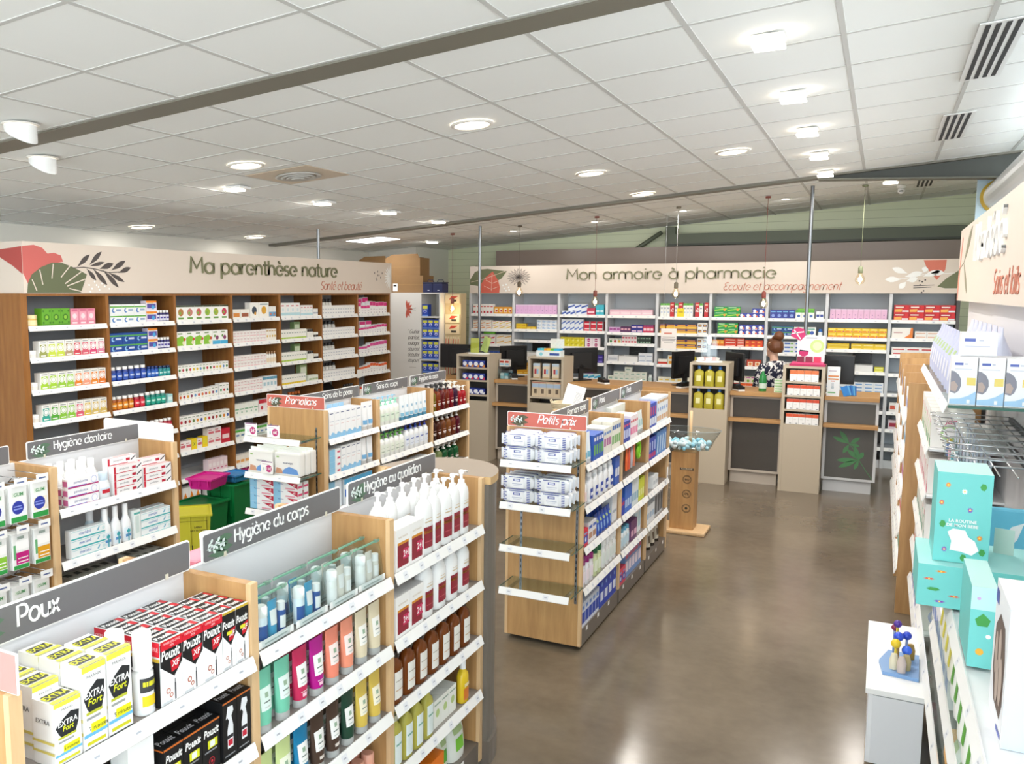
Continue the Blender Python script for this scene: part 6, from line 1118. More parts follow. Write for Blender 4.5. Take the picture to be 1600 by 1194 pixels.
F = PS(1, 4, sg); row(F, .0, .3, 4, FL(.07, .15, .045, '#dfeaf0', '#6ab0d0', ('#c0dcea', .2, .7, 50), .5, .2), 'lotion_bottle', 'white bottle with aqua cap', 'bottle', v=.01); B(F, .32, .5, 2, .15, '#6a3a6a', [('R', .1, .2, .9, .5, '#e0b0c8')], 'plum box', 'hand_cream_box', v=.01); B(F, .52, .7, 2, .2, '#e8eef2', [('R', .1, .2, .9, .8, '#b8d8e4')], 'tall white aqua box', 'hand_cream_box', v=.03)
F = PS(1, 5, sg); B(F, .02, .2, 2, .12, '#d8455a', BT, 'red and blue box', 'hand_cream_box', v=.01); B(F, .22, .7, 5, .2, '#7a9ad0', [('R', .1, .2, .9, .6, '#e8dce8'), ('R', .1, .7, .9, .85, '#c85a7a')], 'blue and rose box', 'hand_cream_box', v=.02)
sg = 'in the "Pieds" bay'; F = PS(2, 1, sg); B(F, .02, .24, 3, .19, '#3450b4', [('R', .1, .1, .9, .4, '#dfe6f4'), ('R', .3, .5, .7, .85, '#d8405a')], 'blue and red foot box', 'foot_care_box', v=.006, deep=2); B(F, .26, .66, 5, .205, '#e6eef4', [('R', .1, .1, .9, .3, '#d8b088'), ('C', .5, .55, .22, '#5a90d0'), ('R', .1, .8, .9, .9, '#c8a06a')], 'white foot cream box', 'foot_care_box', v=.006, deep=2)
F = PS(2, 2, sg); B(F, .02, .26, 3, .18, '#2a44b0', [('R', .1, .1, .9, .3, '#c83a6a'), ('R', .3, .4, .7, .8, '#c0d0f0')], 'blue and pink foot box', 'foot_care_box', v=.006, deep=2); B(F, .28, .64, 4, .19, '#5a8ed0', [('P', [(.2, .1), (.6, .1), (.8, .8), (.5, .8)], '#d0e4f4')], 'sky blue foot box', 'foot_care_box', v=.006, deep=2)
F = PS(2, 3, sg); row(F, .02, .2, 1, JA(.13, .09, '#f0f2f2', '#f0f2f2', '#e0e8e8'), 'foot_cream_jar', 'wide white jar', 'jar', layers=2, v=.03); B(F, .22, .4, 2, .1, '#e8ecee', [('R', .1, .3, .9, .6, '#c0c8d0')], 'white grey foot box', 'foot_care_box', v=.01, layers=1); put(carton(.04, .12, .003, 'wh', (('R', .2, .3, .8, .4, '#8a98b0'),)), 'price_card', F.at(.58, -.027, .0), F.rz, 'white upright tag on the rail of the "Pieds" bay', 'price card')
F = PS(2, 4, sg); B(F, .02, .3, 3, .15, '#e4e8ec', [('R', .1, .3, .9, .6, '#a8c0d8')], 'white and grey blue box', 'foot_care_box', v=.01); B(F, .34, .64, 3, .19, '#c8ccd0', [('R', .1, .1, .9, .9, '#55595e')], 'grey insole pack', 'insole_pack', v=.02)
F = PS(2, 5, sg); row(F, .05, .64, 4, TU(.1, .19, .05, '#d8d0c0', '#4a4038', None, [('#6a5a48', .3, .6, 40)]), 'cream_tube', 'beige tube lying low', 'tube', v=.03)
# ================================================================== counters
CY0, CY1 = 10.64, 11.25
TOWF = M('#c0b29c', .4)
def tower(x0, x1, shelves, label, zt=1.405, zopen=.75):
    """tall shelf tower between the counters; open shelves on top, plain board below"""
    t = thing('counter_tower', label, 'shelf tower', ((x0 + x1) / 2, 10.42, 0)); w = x1 - x0; d = .4
    m = MB(); m.box(-w / 2, 0, 0, -w / 2 + .03, d, zt - .026, TOWF); m.build('side_panel', t)
    m = MB(); m.box(w / 2 - .03, 0, 0, w / 2, d, zt - .026, TOWF); m.build('side_panel', t)
    m = MB(); m.box(-w / 2, 0, zt - .0255, w / 2, d, zt, TOWF); m.build('top_board', t)
    m = MB(); m.box(-w / 2 + .0305, d - .02, 0, w / 2 - .0305, d, zt - .026, M('#4f4a45', .5)); m.build('back_panel', t)
    m = MB(); m.box(-w / 2 + .0305, .002, 0, w / 2 - .0305, .02, zopen, TOWF); m.build('front_panel', t)
    for z in shelves: m = MB(); m.box(-w / 2 + .0305, .004, z - .022, w / 2 - .0305, d - .0205, z, TOWF); m.build('shelf', t)
    return t
def TS(x0, x1, z, pl): return Fr(x0 + .0305, 10.42, z, 0, pl)
T = [(-4.92, -4.45), (-3.92, -3.45), (-1.93, -1.5), (-.93, -.51)]
tower(*T[0], [1.235, 1.07, .88], 'counter tower with blue and red boxes and the leaflet holder on top', zopen=.8)
tower(*T[1], [1.13, .9], 'counter tower with beige boxes and coloured mini display on top', zopen=.82)
tower(*T[2], [1.13, .87], 'counter tower of yellow oil bottles facing the cotton bowl', zopen=.86)
tower(*T[3], [1.235, 1.08, .925, .76], 'counter tower of orange topped white boxes, woman behind it', zopen=.745)
def counter(x0, x1, label, leaf=False, dark=DARKP):
    t = thing('sales_counter', label, 'counter', ((x0 + x1) / 2, CY0, 0)); w = x1 - x0
    m = MB(); m.box(-w / 2, -.06, 1.03, w / 2, .62, 1.075, WOODX, c=.003); m.build('worktop', t)
    fw = M('#c4b8aa', .4) if not leaf else M('#d9dbde', .4)
    m = MB(); m.box(-w / 2 + .002, 0, .14, -w / 2 + .03, .6, 1.0295, fw); m.box(w / 2 - .03, 0, .14, w / 2 - .002, .6, 1.0295, fw); m.box(-w / 2 + .0305, 0, 1.0, w / 2 - .0305, .02, 1.0295, fw); m.box(-w / 2 + .0305, 0, .14, w / 2 - .0305, .02, .165, fw); m.build('frame', t)
    m = MB(); m.box(-w / 2 + .0305, .006, .1655, w / 2 - .0305, .019, .9995, dark); fp = m.build('front_panel', t)
    m = MB(); m.box(-w / 2 + .0, -.12, .735, w / 2 - .0, -.0005, .775, WOODX, c=.002); m.build('bag_ledge', t)
    m = MB(); m.box(-w / 2 + .02, .04, 0, w / 2 - .04, .58, .1395, fw); m.build('plinth', t)
    if leaf:
        m = MB(); g = M('#4f8a58', .5)
        for a, b_, wd in (((.0, .55), (-.17, .62), .022), ((.0, .55), (-.1, .69), .024), ((.0, .55), (-.06, .44), .022), ((.0, .55), (.1, .63), .022), ((.0, .55), (.1, .53), .02), ((.1, .38), (-.12, .36), .026), ((.1, .38), (-.1, .28), .026), ((.1, .38), (-.02, .49), .024), ((.1, .38), (.05, .53), .024), ((.1, .38), (.14, .47), .024), ((.1, .38), (.06, .27), .02)): m.prism(leafp(a, b_, wd), .0045, .0058, g)
        m.stroke([[(.0, .55), (.07, .46), (.1, .38), (.17, .27), (.24, .17)]], .006, .0048, .0058, g); m.build('leaf_print', fp)
    return t
counter(-5.28, -4.9225 - .003, 'wood topped counter end before the white cabinet, left of the first tower')
counter(-4.4475, -3.9225, 'wood topped counter between the blue box tower and the beige box tower')
counter(-3.4475, -1.9325, 'long wood topped counter behind the "Petits prix" gondola')
counter(-1.4975, -.9325, 'wood topped counter with dark front before the woman')
counter(-.5075, .03, 'wood topped counter at the aisle with green leaf print on its front', True, M('#57544f', .4))
# tower goods
pl = ['on top shelf of first tower', 'on middle shelf of first tower', 'on lower shelf of first tower']
for i, (z, n) in enumerate(((1.235, 4), (1.07, 4), (.88, 4))):
    B(TS(*T[0], z, pl[i]), .05, .37, n, [.09, .085, .08][i], '#23338c', [('C', .4, .5, .36, '#eef0f6'), ('P', [(.5, .05), (1, .05), (1, .45), (.7, .3)], ['#e8902c', '#d82c50', '#e8e8f0'][i]), ('R', .1, .8, .9, .95, '#3a50b0')], 'navy box with white disc', 'counter_box')
F = TS(*T[1], 1.13, 'on top shelf of second tower'); BE = [('R', 0, .82, 1, 1, '#b8c8d4'), ('R', .2, .3, .48, .62, '#b0283a'), ('R', .52, .3, .8, .62, '#8ab8d8'), ('R', 0, 0, 1, .08, '#b8a078')]
for i in range(3): row(F, .03 + .125 * i, .03 + .125 * i + .1, 1, carton(.09, .19, .07, '#d8c8b0', tuple(BE)), 'counter_box', f'beige box with red square, {ORD[i]} from left', 'box', v=.02)
B(TS(*T[1], .9, 'on lower shelf of second tower'), .02, .4, 4, .19, '#d4c0a2', [('R', 0, .6, 1, .85, '#a8bcd4'), ('R', .3, .2, .7, .5, ['#6a5a4a', '#5a6a8a'][0]), ('R', 0, .92, 1, .96, '#b0403c')], 'beige box with blue band', 'counter_box', v=.02)
for i, z in enumerate((1.13, .87)):
    F = TS(*T[2], z, ['on the upper shelf of the oil tower', 'on the lower shelf of the oil tower'][i])
    row(F, .01, .36, 3, FL(.108, .235, .075, '#d2c448', '#2f6ab0', None, .3, .16, .09, tr=.3, marks=[('#e8e4a8', .3, .62, 20)]), 'oil_bottle', 'yellow oil bottle with blue cap', 'bottle', v=.02)
for i, (z, n) in enumerate(((1.235, 4), (1.08, 5), (.925, 5), (.76, 5))):
    F = TS(*T[3], z, ['top', 'second', 'third', 'lowest'][i] + ' shelf of the orange tower')
    B(F, .02 if i else .04, .35 if i else .33, n, .125 if i == 0 else .115, '#f2f1ef', [band(.7 if i else .65, 1, ['#e07a48', '#d8502c', '#d24a2c', '#dc5a34'][i]), ('R', .55, .06, .85, .12, '#6a6a74'), ('R', .2, .45, .6, .5, '#e0dcd8')], 'white box with orange top', 'counter_box', v=.005)
# tops of the towers
t = thing('leaflet_holder', 'clear leaflet holder with yellow leaflets on the first tower', 'leaflet holder', (-4.66, 10.56, 1.406))
m = MB(); m.lathe([(.15, 0), (.15, .012), (.13, .014)], WHITE, 24, ry=.6); m.build('base', t)
m = MB(); m.box(-.14, -.05, .0145, .14, -.047, .22, ACRYL); m.box(-.14, .02, .0145, .14, .023, .26, ACRYL); m.build('clear_panel', t)
def leaflet(t, x0, w, h, y, col, tilt, name='leaflet'):
    m = MB(); m.box(-w / 2, -.001, 0, w / 2, .001, h, M(col, .5)); 
    for z in (.6, .75, .45): m.mark((w, .001, h), ('R', .2, z, .8, z + .04, '#8a9a4a'))
    return m
m = leaflet(t, 0, .12, .19, 0, '#e0e05a', 0); o = m.build('yellow_leaflet', t, (-.05, -.02, .016))
m = leaflet(t, 0, .1, .2, 0, '#c8d878', 0); o = m.build('green_leaflet', t, (.07, -.0, .03)); o.rotation_euler = (0, .3, 0)
t = thing('counter_display', 'small white display with rainbow strip on the second tower', 'display', (-3.68, 10.5, 1.406))
m = MB(); m.box(-.16, 0, 0, .16, .15, .075, M('#e8f0f2', .4)); m.mark((.32, .15, .075), ('C', .2, .4, .3, '#8ad0e0')); m.mark((.32, .15, .075), ('R', .55, .2, .95, .6, '#2a4a9a')); m.build('tray', t)
for i, c in enumerate(('#48b8e0', '#5ac8d0', '#e8a02c', '#f0c030', '#6ac04a', '#48c0d8', '#3ab0e0')): m = MB(); m.box(-.15 + i * .043, .02, .0755, -.11 + i * .043, .13, .1, M(c, .4)); m.build('sample_stick', t)
m = MB(); m.box(-.02, .14, .1005, .16, .146, .22, M('#f0f0ea', .5)); 
for k in range(12): m.prism([(.0 + .013 * k + .003 * cos(a), .13 + .02 * (k % 4) + .003 * sin(a)) for a in (0, 1.5, 3, 4.5)], .1395, .1398, M(['#e8a0a0', '#a0c8a0', '#a0a8d8'][k % 3]))
m.build('back_card', t)
t = thing('acrylic_display', 'clear acrylic display with white cards on the oil bottle tower', 'display', (-1.74, 10.55, 1.406))
m = MB(); m.lathe([(.15, 0), (.15, .012), (.145, .016)], WHITE, 24, ry=.8); m.build('base', t)
m = MB(); m.box(-.09, -.02, .017, .09, -.017, .25, ACRYL); m.box(-.07, .02, .017, .07, .023, .3, ACRYL); m.build('clear_panel', t)
for k in range(6): m = MB(); m.box(-.04, -.001, 0, .04, .001, .05, M(['wh', '#e8c8c8', '#e8e4dc'][k % 3], .5)); o = m.build('small_card', t, (-.08 + .03 * k, -.06 + .02 * (k % 3), .018)); o.rotation_euler = (.5, .2 * (k % 3 - 1), .5 * (k % 2))
m = MB(); m.prism([(.02 * cos(a) * 1.5, .06 * sin(a)) for a in [pi * q / 8 for q in range(16)]], -.002, 0, M('#eef2f6', .3)); m.build('oval_card', t, (.0, -.03, .26))
t = thing('promo_display', 'pink and white promotional stand on the orange box tower', 'display', (-.68, 10.43, 1.406))
m = MB(); m.box(-.19, 0, 0, .17, .2, .02, M('#b81c5a', .4)); m.box(-.17, .02, .0205, .15, .18, .04, M('#d8487a', .4)); m.build('base', t)
m = MB(); m.box(-.13, .16, .0405, .15, .17, .33, M('#f2f2f4', .5))
mm = MB()
for x in (('C', .25, .42, .26, '#e8e4ec'), ('P', [(.05, .4), (.42, .4), (.4, .28), (.3, .2), (.18, .2), (.08, .28)], '#c8286a'), ('P', [(.1, .45), (.42, .42), (.4, .38), (.08, .4)], '#3a1c30'), ('C', .72, .6, .26, '#c8e08a'), ('C', .72, .6, .16, '#e0f0b8'), ('R', .3, .88, .7, .93, '#b0b0b8')): mm.mark((.28, .01, .29), x)
for f_, i_ in zip(mm.f, mm.m): m.poly([(mm.v[q][0] + .01, mm.v[q][1] + .1595, mm.v[q][2] + .0405) for q in f_], mm.mats[i_])
m.build('back_card', t)
m = MB(); m.prism([(-.2, .32), (-.1, .27), (-.05, .33), (-.07, .4), (-.13, .42), (-.19, .39)], .155, .1585, M('#c8286a', .4)); m.stroke([[(-.19, .35), (-.07, .37)], [(-.17, .39), (-.1, .29)]], .012, .153, .1548, M('w')); m.build('pink_ribbon_card', t)
for i, c in enumerate(('#7a1438', '#8a1c40', '#d8305a')): m = MB(); m.box(-.12 + .085 * i, .05, .0405, -.05 + .085 * i, .11, .1, M(c, .4)); m.build('sample_box', t)
# counter top things
def monitor(x, y, rz, label, w=.5):
    t = thing('monitor', label, 'monitor', (x, y, 1.0755), rz)
    m = MB(); m.box(-.12, -.09, 0, .12, .09, .012, BLACK, c=.004); m.build('base', t)
    m = MB(); m.box(-.03, .0, .0125, .03, .03, .2, BLACK); m.build('stand', t)
    m = MB(); m.box(-w / 2, -.035, .09, w / 2, -.0005, .42, BLACK, c=.006); m.box(-.14, 0, .15, .14, .03, .36, M('#101012', .5)); m.build('housing', t); return t
monitor(-4.36, 11.06, pi + .95, 'black monitor turned sideways between the first two towers', .42)
monitor(-5.12, 11.0, pi, 'black monitor behind the first tower', .66)
monitor(-3.42, 11.02, pi + .8, 'black monitor just past the second tower', .5)
monitor(-1.53, 10.98, pi - .95, 'black monitor turned sideways beside the yellow oil tower', .42)
monitor(-2.1, 10.98, pi + 1.1, 'black monitor edge behind the yellow oil tower', .4)
monitor(-.55, 11.1, pi, 'black monitor behind the orange box tower', .62)
def terminal(x, y, rz, label):
    t = thing('card_terminal', label, 'card terminal', (x, y, 1.0755), rz)
    m = MB(); m.box(-.04, -.08, 0, .04, .08, .02, WHITE, c=.006); m.build('dock', t); m = MB(); m.prism([(-.075, .0205), (.075, .0205), (.07, .075), (-.075, .05)], -.038, .038, BLACK, 'yz'); m.build('body', t)
    m = MB(); m.box(-.028, .01, .058, .028, .06, .0765, M('#3a4448', .2)); m.build('screen', t)
terminal(-4.22, 10.72, .5, 'black card terminal on the counter by the sideways monitor'); terminal(-3.02, 10.7, .9, 'card terminal on white dock on the long counter'); terminal(-1.42, 10.68, .6, 'card terminal beside the yellow oil bottles'); terminal(-2.05, 10.68, -.5, 'card terminal on the long counter next to the oil tower')
m = MB(); m.box(-.16, -.11, 0, .16, .11, .05, WHITE, c=.006); m.mark((.32, .22, .05), ('R', .1, .3, .9, .7, 'lg')); m.build('receipt_printer', None, (-3.12, 10.78 + .06, 1.0755), .1, label='low white receipt printer by the black monitor on the long counter', cat='printer') if 0 else None
t = thing('clear_bin', 'clear counter bin of small aqua packs beside the first tower', 'bin', (-4.36, 10.76, 1.0755))
m = MB()
for a, b_ in (((-.075, -.08), (.075, -.077)), ((-.075, .077), (.075, .08)), ((-.075, -.0765), (-.072, .0765)), ((.072, -.0765), (.075, .0765))): m.box(a[0], a[1], 0, b_[0], b_[1], .16, ACRYL)
m.build('clear_wall', t)
for k in range(7): p = carton(.05, .035, .04, ['#a8dce4', '#d8f0f2', '#6ac0d0'][k % 3]); put(p, 'sample_pack', (-4.39 + .06 * (k % 2), 10.71 + .045 * ((k // 2) % 2), 1.077 + .037 * (k // 4)), .0, f'tiny aqua pack in the clear counter bin, {ORD[k]} of the heap', 'pack', 'aqua packs in the clear bin')
B(Fr(-4.44, 10.69, 1.237, 0, 'standing on the clear bin'), .01, .15, 2, .09, '#e8e4e0', [('R', .1, .55, .9, .85, '#b8402c'), ('R', .1, .2, .9, .45, '#8ac0d8')], 'white and red sample box', 'counter_box')
WB = flask('#2f8a4a', '#e8ece8', ('#cfe4d8', .15, .4, 80), .3, .1, .2, 0, 1, 2, (), .9); p = item(WB[0], .085, .26, .085, WB[1]); put(p, 'water_bottle', (-1.17, 10.72, 1.0755), 0, 'green water bottle on the counter in front of the woman', 'bottle')
B(Fr(-1.04, 10.66, 1.0755, 0, 'on the counter next to the orange tower'), .0, .1, 1, .03, '#e0ecd8', [('R', .1, .2, .9, .6, '#9ac88a')], 'flat pale green box', 'counter_box', layers=5)
put(carton(.125, .32, .08, '#eef0f2', (('R', .1, .85, .7, .88, '#b8a8b8'), ('R', .08, .66, .9, .71, '#dc8a4a'), ('R', .08, .56, .9, .61, '#dc8a4a'), ('R', .3, .5, .6, .53, '#c85a3a'), ('R', .35, .25, .55, .46, '#d0d4da'), ('C', .45, .3, .12, '#b8c4cc'), ('R', .1, .1, .7, .14, '#6ab06a'))), 'counter_display', (-.43, 10.6, 1.0755), 0, 'tall white printed box on the aisle counter beside the tower', 'display')
t = thing('sample_fan', 'blue fanned sample packs beside the tall white box on the counter', 'samples', (-.26, 10.66, 1.0755))
for k in range(6):
    m = MB(); m.box(-.04, -.0015, 0, .04, .0015, .11, M(['#3f8ad8', '#6ab4e8', '#2f6ac0'][k % 3], .4)); o = m.build('sample_pack', t, (-.03 + .012 * k, .015 * k - .03, .006)); o.rotation_euler = (-.25, .08 * (k - 3), .7)
put(carton(.2, .26, .002, '#f4efec', (('R', .2, .72, .7, .8, '#d88a7a'), ('R', .1, .55, .9, .58, '#b0a8a8'), ('R', .05, .45, .95, .48, '#6a6668'), ('R', .08, .38, .9, .41, '#8a8688'), ('R', .2, .28, .8, .3, '#a8a4a4'))), 'hanging_notice', (-2.45, 11.7, 1.48), 0, 'white paper notice with pink heading hanging before the back shelving', 'notice')
m = MB(); m.tube([(-2.52, 11.701, 1.74), (-2.52, 11.701, 3.24)], .0012, M('lg'), 5); m.tube([(-2.38, 11.701, 1.74), (-2.38, 11.701, 3.25)], .0012, M('lg'), 5); o = bpy.data.objects['hanging_notice']; c_ = m.build('cord', o); c_.location = (2.45, -11.7, -1.48)
# wicker basket with leaflet behind the salmon sign: on its own stool
t = thing('side_table', 'small white table under the wicker basket behind the "Petits prix" gondola', 'table', (-2.75, 8.6, 0))
m = MB(); m.box(-.24, -.2, .92, .24, .2, .95, WHITE, c=.003); m.build('tabletop', t)
for sx in (-1, 1):
    for sy in (-1, 1): m = MB(); m.box(sx * .21 - .015, sy * .17 - .015, 0, sx * .21 + .015, sy * .17 + .015, .9195, WHITE); m.build('leg', t)
t = thing('wicker_basket', 'cream wicker basket holding a printed sheet behind the salmon sign', 'basket', (-2.75, 8.6, .951))
m = MB(); S_ = [(0, .17, .11), (.06, .185, .125), (.13, .2, .135), (.13, .185, .12), (.06, .17, .11), (.02, .15, .09)]; loft(m, S_, WICK, 32, 4.0, False); 
for z in (.015, .035, .055, .075, .095, .115, .13):
    k = z / .13; rx, ry = .172 + .032 * k, .112 + .027 * k; m.tube([(rx * math.copysign(abs(cos(a)) ** .5, cos(a)), ry * math.copysign(abs(sin(a)) ** .5, sin(a)), z) for a in [2 * pi * q / 40 for q in range(40)]], .008, WICK, 6, True)
m.build('weave', t)
m = MB(); m.tube([(-.205, -.03, .1), (-.225, -.02, .15), (-.225, .02, .15), (-.205, .03, .1)], .008, WICK, 6); m.build('handle', t)
m = MB(); m.box(-.1, -.001, 0, .1, .001, .3, M('wh', .5))
for x in [('R', .5, .86, .95, .92, '#e08a8a'), ('R', .7, .84, .98, .9, '#9a5aa0'), ('C', .25, .62, .05, '#9a9aa0'), ('C', .25, .4, .05, '#9a9aa0'), ('C', .3, .2, .06, '#5a5a60')] + [('R', .55, .35 + .05 * k, .9, .365 + .05 * k, '#a8a8b0') for k in range(9)]: m.mark((.2, .001, .3), x)
o = m.build('printed_sheet', None, (-2.77, 8.56, .975), label='tilted printed sheet standing in the wicker basket', cat='sheet'); o.rotation_euler = (-.22, .22, 0)

# ================================================================== pendants
for i, (x, zb, col) in enumerate([(-5.36, 1.93, '#8a4a40'), (-4.355, 2.155, '#6a5c4a'), (-3.3, 2.035, '#8a4a40'), (-2.275, 2.135, '#7a705c'), (-1.25, 2.02, '#94483e'), (-.24, 2.3, '#8a9070')]):
    nm = ['red', 'brown', 'red', 'grey brown', 'red', 'olive'][i]; wh = ['before the white cabinet', 'before the dark flower', 'before the word "Mon"', 'before the accented "à"', 'before the word "accompagnement"', 'past the second steel pole'][i]
    t = thing('pendant_bulb', f'hanging bare bulb on a {nm} cord, {wh}', 'pendant lamp', (x, 11.2, zb), 0, 'hanging bulbs over the counters'); zc = cz(x) - zb
    m = MB(); m.tube([(0, 0, .2), (0, 0, zc - .02)], .0026, M(col, .5), 6); m.build('cord', t)
    m = MB(); m.lathe([(.03, zc - .025), (.03, zc - .004)], M(col, .5), 14); m.build('ceiling_cap', t)
    m = MB(); m.lathe([(.022, .125), (.025, .13), (.025, .19), (.012, .205)], M(col, .5), 14); m.build('socket', t)
    m = MB(); m.lathe([(.002, 0), (.03, .006), (.05, .035), (.052, .06), (.04, .09), (.022, .12), (.02, .128)], BULBG, 18, cap=False); b_ = m.build('glass_bulb', t)
    m = MB(); m.ball((0, 0, .055), .021, M('#ffe2b8', .4, 0, 0, 30.0), 10, 6, 1.5); m.build('filament', b_)
    l = bpy.data.lights.new('bulb_light', 'POINT'); l.energy = .9; l.color = (1, .8, .55); l.shadow_soft_size = .03; o = bpy.data.objects.new('bulb_light', l); COL.objects.link(o); o.location = (x, 11.2, zb - .05)

# ================================================================== cotton stand
t = thing('cotton_stand', 'wooden stand with clear bowl of cotton at the gondola end', 'display stand', (-1.52, 8.2, 0), .0)
m = MB(); m.box(-.22, -.17, .0, .21, .19, .035, WOODL, c=.012); m.build('base', t)
m = MB(); m.box(-.115, -.09, .0355, .095, .1, .755, WOODV)
m.build('post', t); ps = t.children[-1]
m = MB(); m.box(-.035, -.0925, .592, .085, -.0904, .612, M('#2a2622', .5)); V_, F_, x0, x1, y0, y1 = text_polys('KLORANE', .02); k = .1 / (x1 - x0); m.raw([(-.025 + (a - x0) * k, -.0927, .596 + (b_ - y0) * k) for a, b_ in V_], F_, M('#cdb898')); m.build('name_plate', ps)
for z, s_ in ((.505, 'BIO'), (.37, '0%'), (.235, '')):
    m = MB(); g = M('#3c3a30', .5)
    for r in (.038, .031): m.stroke([[(.03 + r * cos(a), z + r * sin(a)) for a in [2 * pi * q / 24 for q in range(25)]]], .003, -.0912, -.0904, g)
    if s_: V_, F_, x0, x1, y0, y1 = text_polys(s_, .02); k = .04 / (x1 - x0); m.raw([(.01 + (a - x0) * k, -.0915, z + (b_ - (y0 + y1) / 2) * k) for a, b_ in V_], F_, g)
    else: m.prism([(.03 + .012 * cos(a), z + .012 * sin(a)) for a in [2 * pi * q / 12 for q in range(12)]], -.0912, -.0904, g)
    m.build('round_mark', ps)
m = MB(); m.lathe([(.08, 0), (.2, .02), (.225, .06), (.245, .11), (.3, .2), (.297, .2), (.24, .112), (.22, .064), (.196, .025), (.08, .004)], ACRYL, 32, ry=.62, cap=False, z0=.757); m.lathe([(.3, .2), (.303, .203), (.297, .203)], M('#b8c4c8', .2), 32, ry=.62, cap=False, z0=.757); m.build('clear_bowl', t)
m = MB(); m.tube([(.03, .0, .77), (.03, 0, 1.13)], .014, WOODL, 10); m.build('rod', t)
m = MB(); rnd = random.Random(3)
for k in range(120):
    a = rnd.random() * 2 * pi; r = .2 * rnd.random() ** .5; z = .79 + .085 * rnd.random() * (1 - r * 1.5); s_ = .016 + .01 * rnd.random()
    x, y = r * cos(a), r * .6 * sin(a)
    if abs(x - .03) < .04 and abs(y) < .04: continue
    m.ball((x, y, z), s_, M(['#eef4f6', '#9ad4e6', '#bfe4ee', '#dff0f4'][k % 4], .9), 7, 5)
o = m.build('cotton_balls', None, (-1.52, 8.2, 0), label='white and pale blue cotton balls heaped in the clear bowl', cat='cotton', kind='stuff')

# ================================================================== white cabinet, cartons, drawers, crates
cx0, cx1, cxr, cy = -6.14, -5.85, -5.55, 11.2
t = thing('white_cabinet', 'tall white cabinet with script lines and shelves of blue boxes', 'cabinet', (cx0, cy, 0))
cw = M('#dcd9d2', .45)
m = MB(); m.box(-.2, 0, 0, .285, .02, 2.19, cw); m.build('front_panel', t); pn = t.children[-1]
m = MB(); m.box(-.2, .0205, 0, -.18, .5, 2.19, cw); m.box(.265, .0205, 0, .285, .5, 2.19, cw); m.box(.57, 0, 0, .59, .5, 2.19, cw); m.build('side_panel', t)
m = MB(); m.box(-.2, 0, 2.1905, .59, .5, 2.21, cw); m.build('top_board', t); m = MB(); m.box(.2855, .48, 0, .5695, .5, 2.19, cw); m.build('back_panel', t)
CZ = [1.87, 1.56, 1.25, .93, .62, .3]
for z in CZ: m = MB(); m.box(.2855, .0, z - .02, .5695, .479, z, cw); m.build('shelf', t)
m = MB(); m.stroke([l for i, s_ in enumerate(('" Guérir', 'parfois,', 'soulager', 'souvent,', 'écouter', 'toujours"')) for l in lettering(s_, .055, .06 + .01 * (i % 2), 1.62 - .083 * i, .3, .85, width=.19)], .005, -.0012, 0, M('#4a4640')); m.stroke(lettering('Louis Pasteur', .02, .09, 1.13) if 0 else [[(.09, 1.125), (.2, 1.125)]], .008, -.0012, 0, M('#b8b2a8')); m.build('script_lettering', pn)
m = MB()
for k in range(7): a = pi / 2 + pi * k / 6 * .98 - .0; m.prism(leafp((.045, 1.97), (.045 + .1 * sin(pi * k / 6), 1.97 + .13 * cos(pi * k / 6)), .017), -.0012, 0, M('#bf5a48'))
m.stroke([[(.07, 1.97), (.2, 1.96)], [(.09, 1.98), (.2, 1.99)]], .005, -.0014, 0, M('#4a4640')); m.build('leaf_print', pn)
BB_ = [('R', .1, .62, .9, .9, '#d8d848'), ('C', .5, .42, .26, '#e8ecf4'), ('P', [(.3, .3), (.5, .6), (.7, .3)], '#2a4ac0'), ('R', 0, 0, 1, .12, '#6a90d8')]
B(Fr(cx0 + .2855, cy, CZ[0], 0, 'alone on the top shelf of the white cabinet'), .0, .1, 1, .17, '#2448b0', BB_, 'blue milk box', 'milk_box', d=.1)
for i in (1, 2, 3, 4): B(Fr(cx0 + .2855, cy, CZ[i], 0, f'{ORD[i]} shelf of white cabinet'), .005, .275, 3, .132, '#2448b0', BB_, 'blue milk box', 'milk_box', layers=2, d=.1)
def cbox(name, label, w, d, h, loc, rz=0, flap=False):
    t = thing(name, label, 'cardboard box', loc, rz); m = MB(); m.box(-w / 2, 0, 0, w / 2, d, h, CARD); m.mark((w, d, h), ('R', .0, .48, 1, .5, '#9a7646')); m.build('body', t)
    if flap: m = MB(); m.prism([(-w / 2, h), (-w * .3, h + .05), (w * .42, h + .055), (w / 2 - .02, h + .0)], .01, .016, CARD); m.build('flap', t); m = MB(); m.box(w / 2 - .03, .0, h + .0005, w / 2, d * .4, h + .004, M('#3a2c1c', .8)); m.build('opening', t)
    return t
cbox('cardboard_box', 'upper open brown cardboard box on the white cabinet', .58, .3, .26, (-6.31 + .08, 11.32, 2.4565), 0, True)
t = cbox('cardboard_box', 'lower brown cardboard box with white label on the cabinet', .52, .34, .245, (-6.2 + .06, 11.3, 2.2105))
m = MB(); m.box(-.24, -.002, .02, -.16, -.0005, .13, WHITE); m.poly([(-.23, -.0023, .09), (-.18, -.0023, .09), (-.18, -.0023, .115), (-.23, -.0023, .115)], M('bk')); m.build('paper_label', t)
cbox('cardboard_box', 'brown cardboard box behind the beige header, lid flaps raised', .5, .35, .5, (-6.95, 11.3, 2.2105) if 0 else (-6.9, 11.6, 2.2105), 0, True)
m = MB(); m.box(-7.5, 11.5, 0, -6.36, 12.1, 2.21, cw); m.build('storage_cabinet', None, label='plain white storage cabinet under the cardboard box behind the shelving', cat='cabinet')
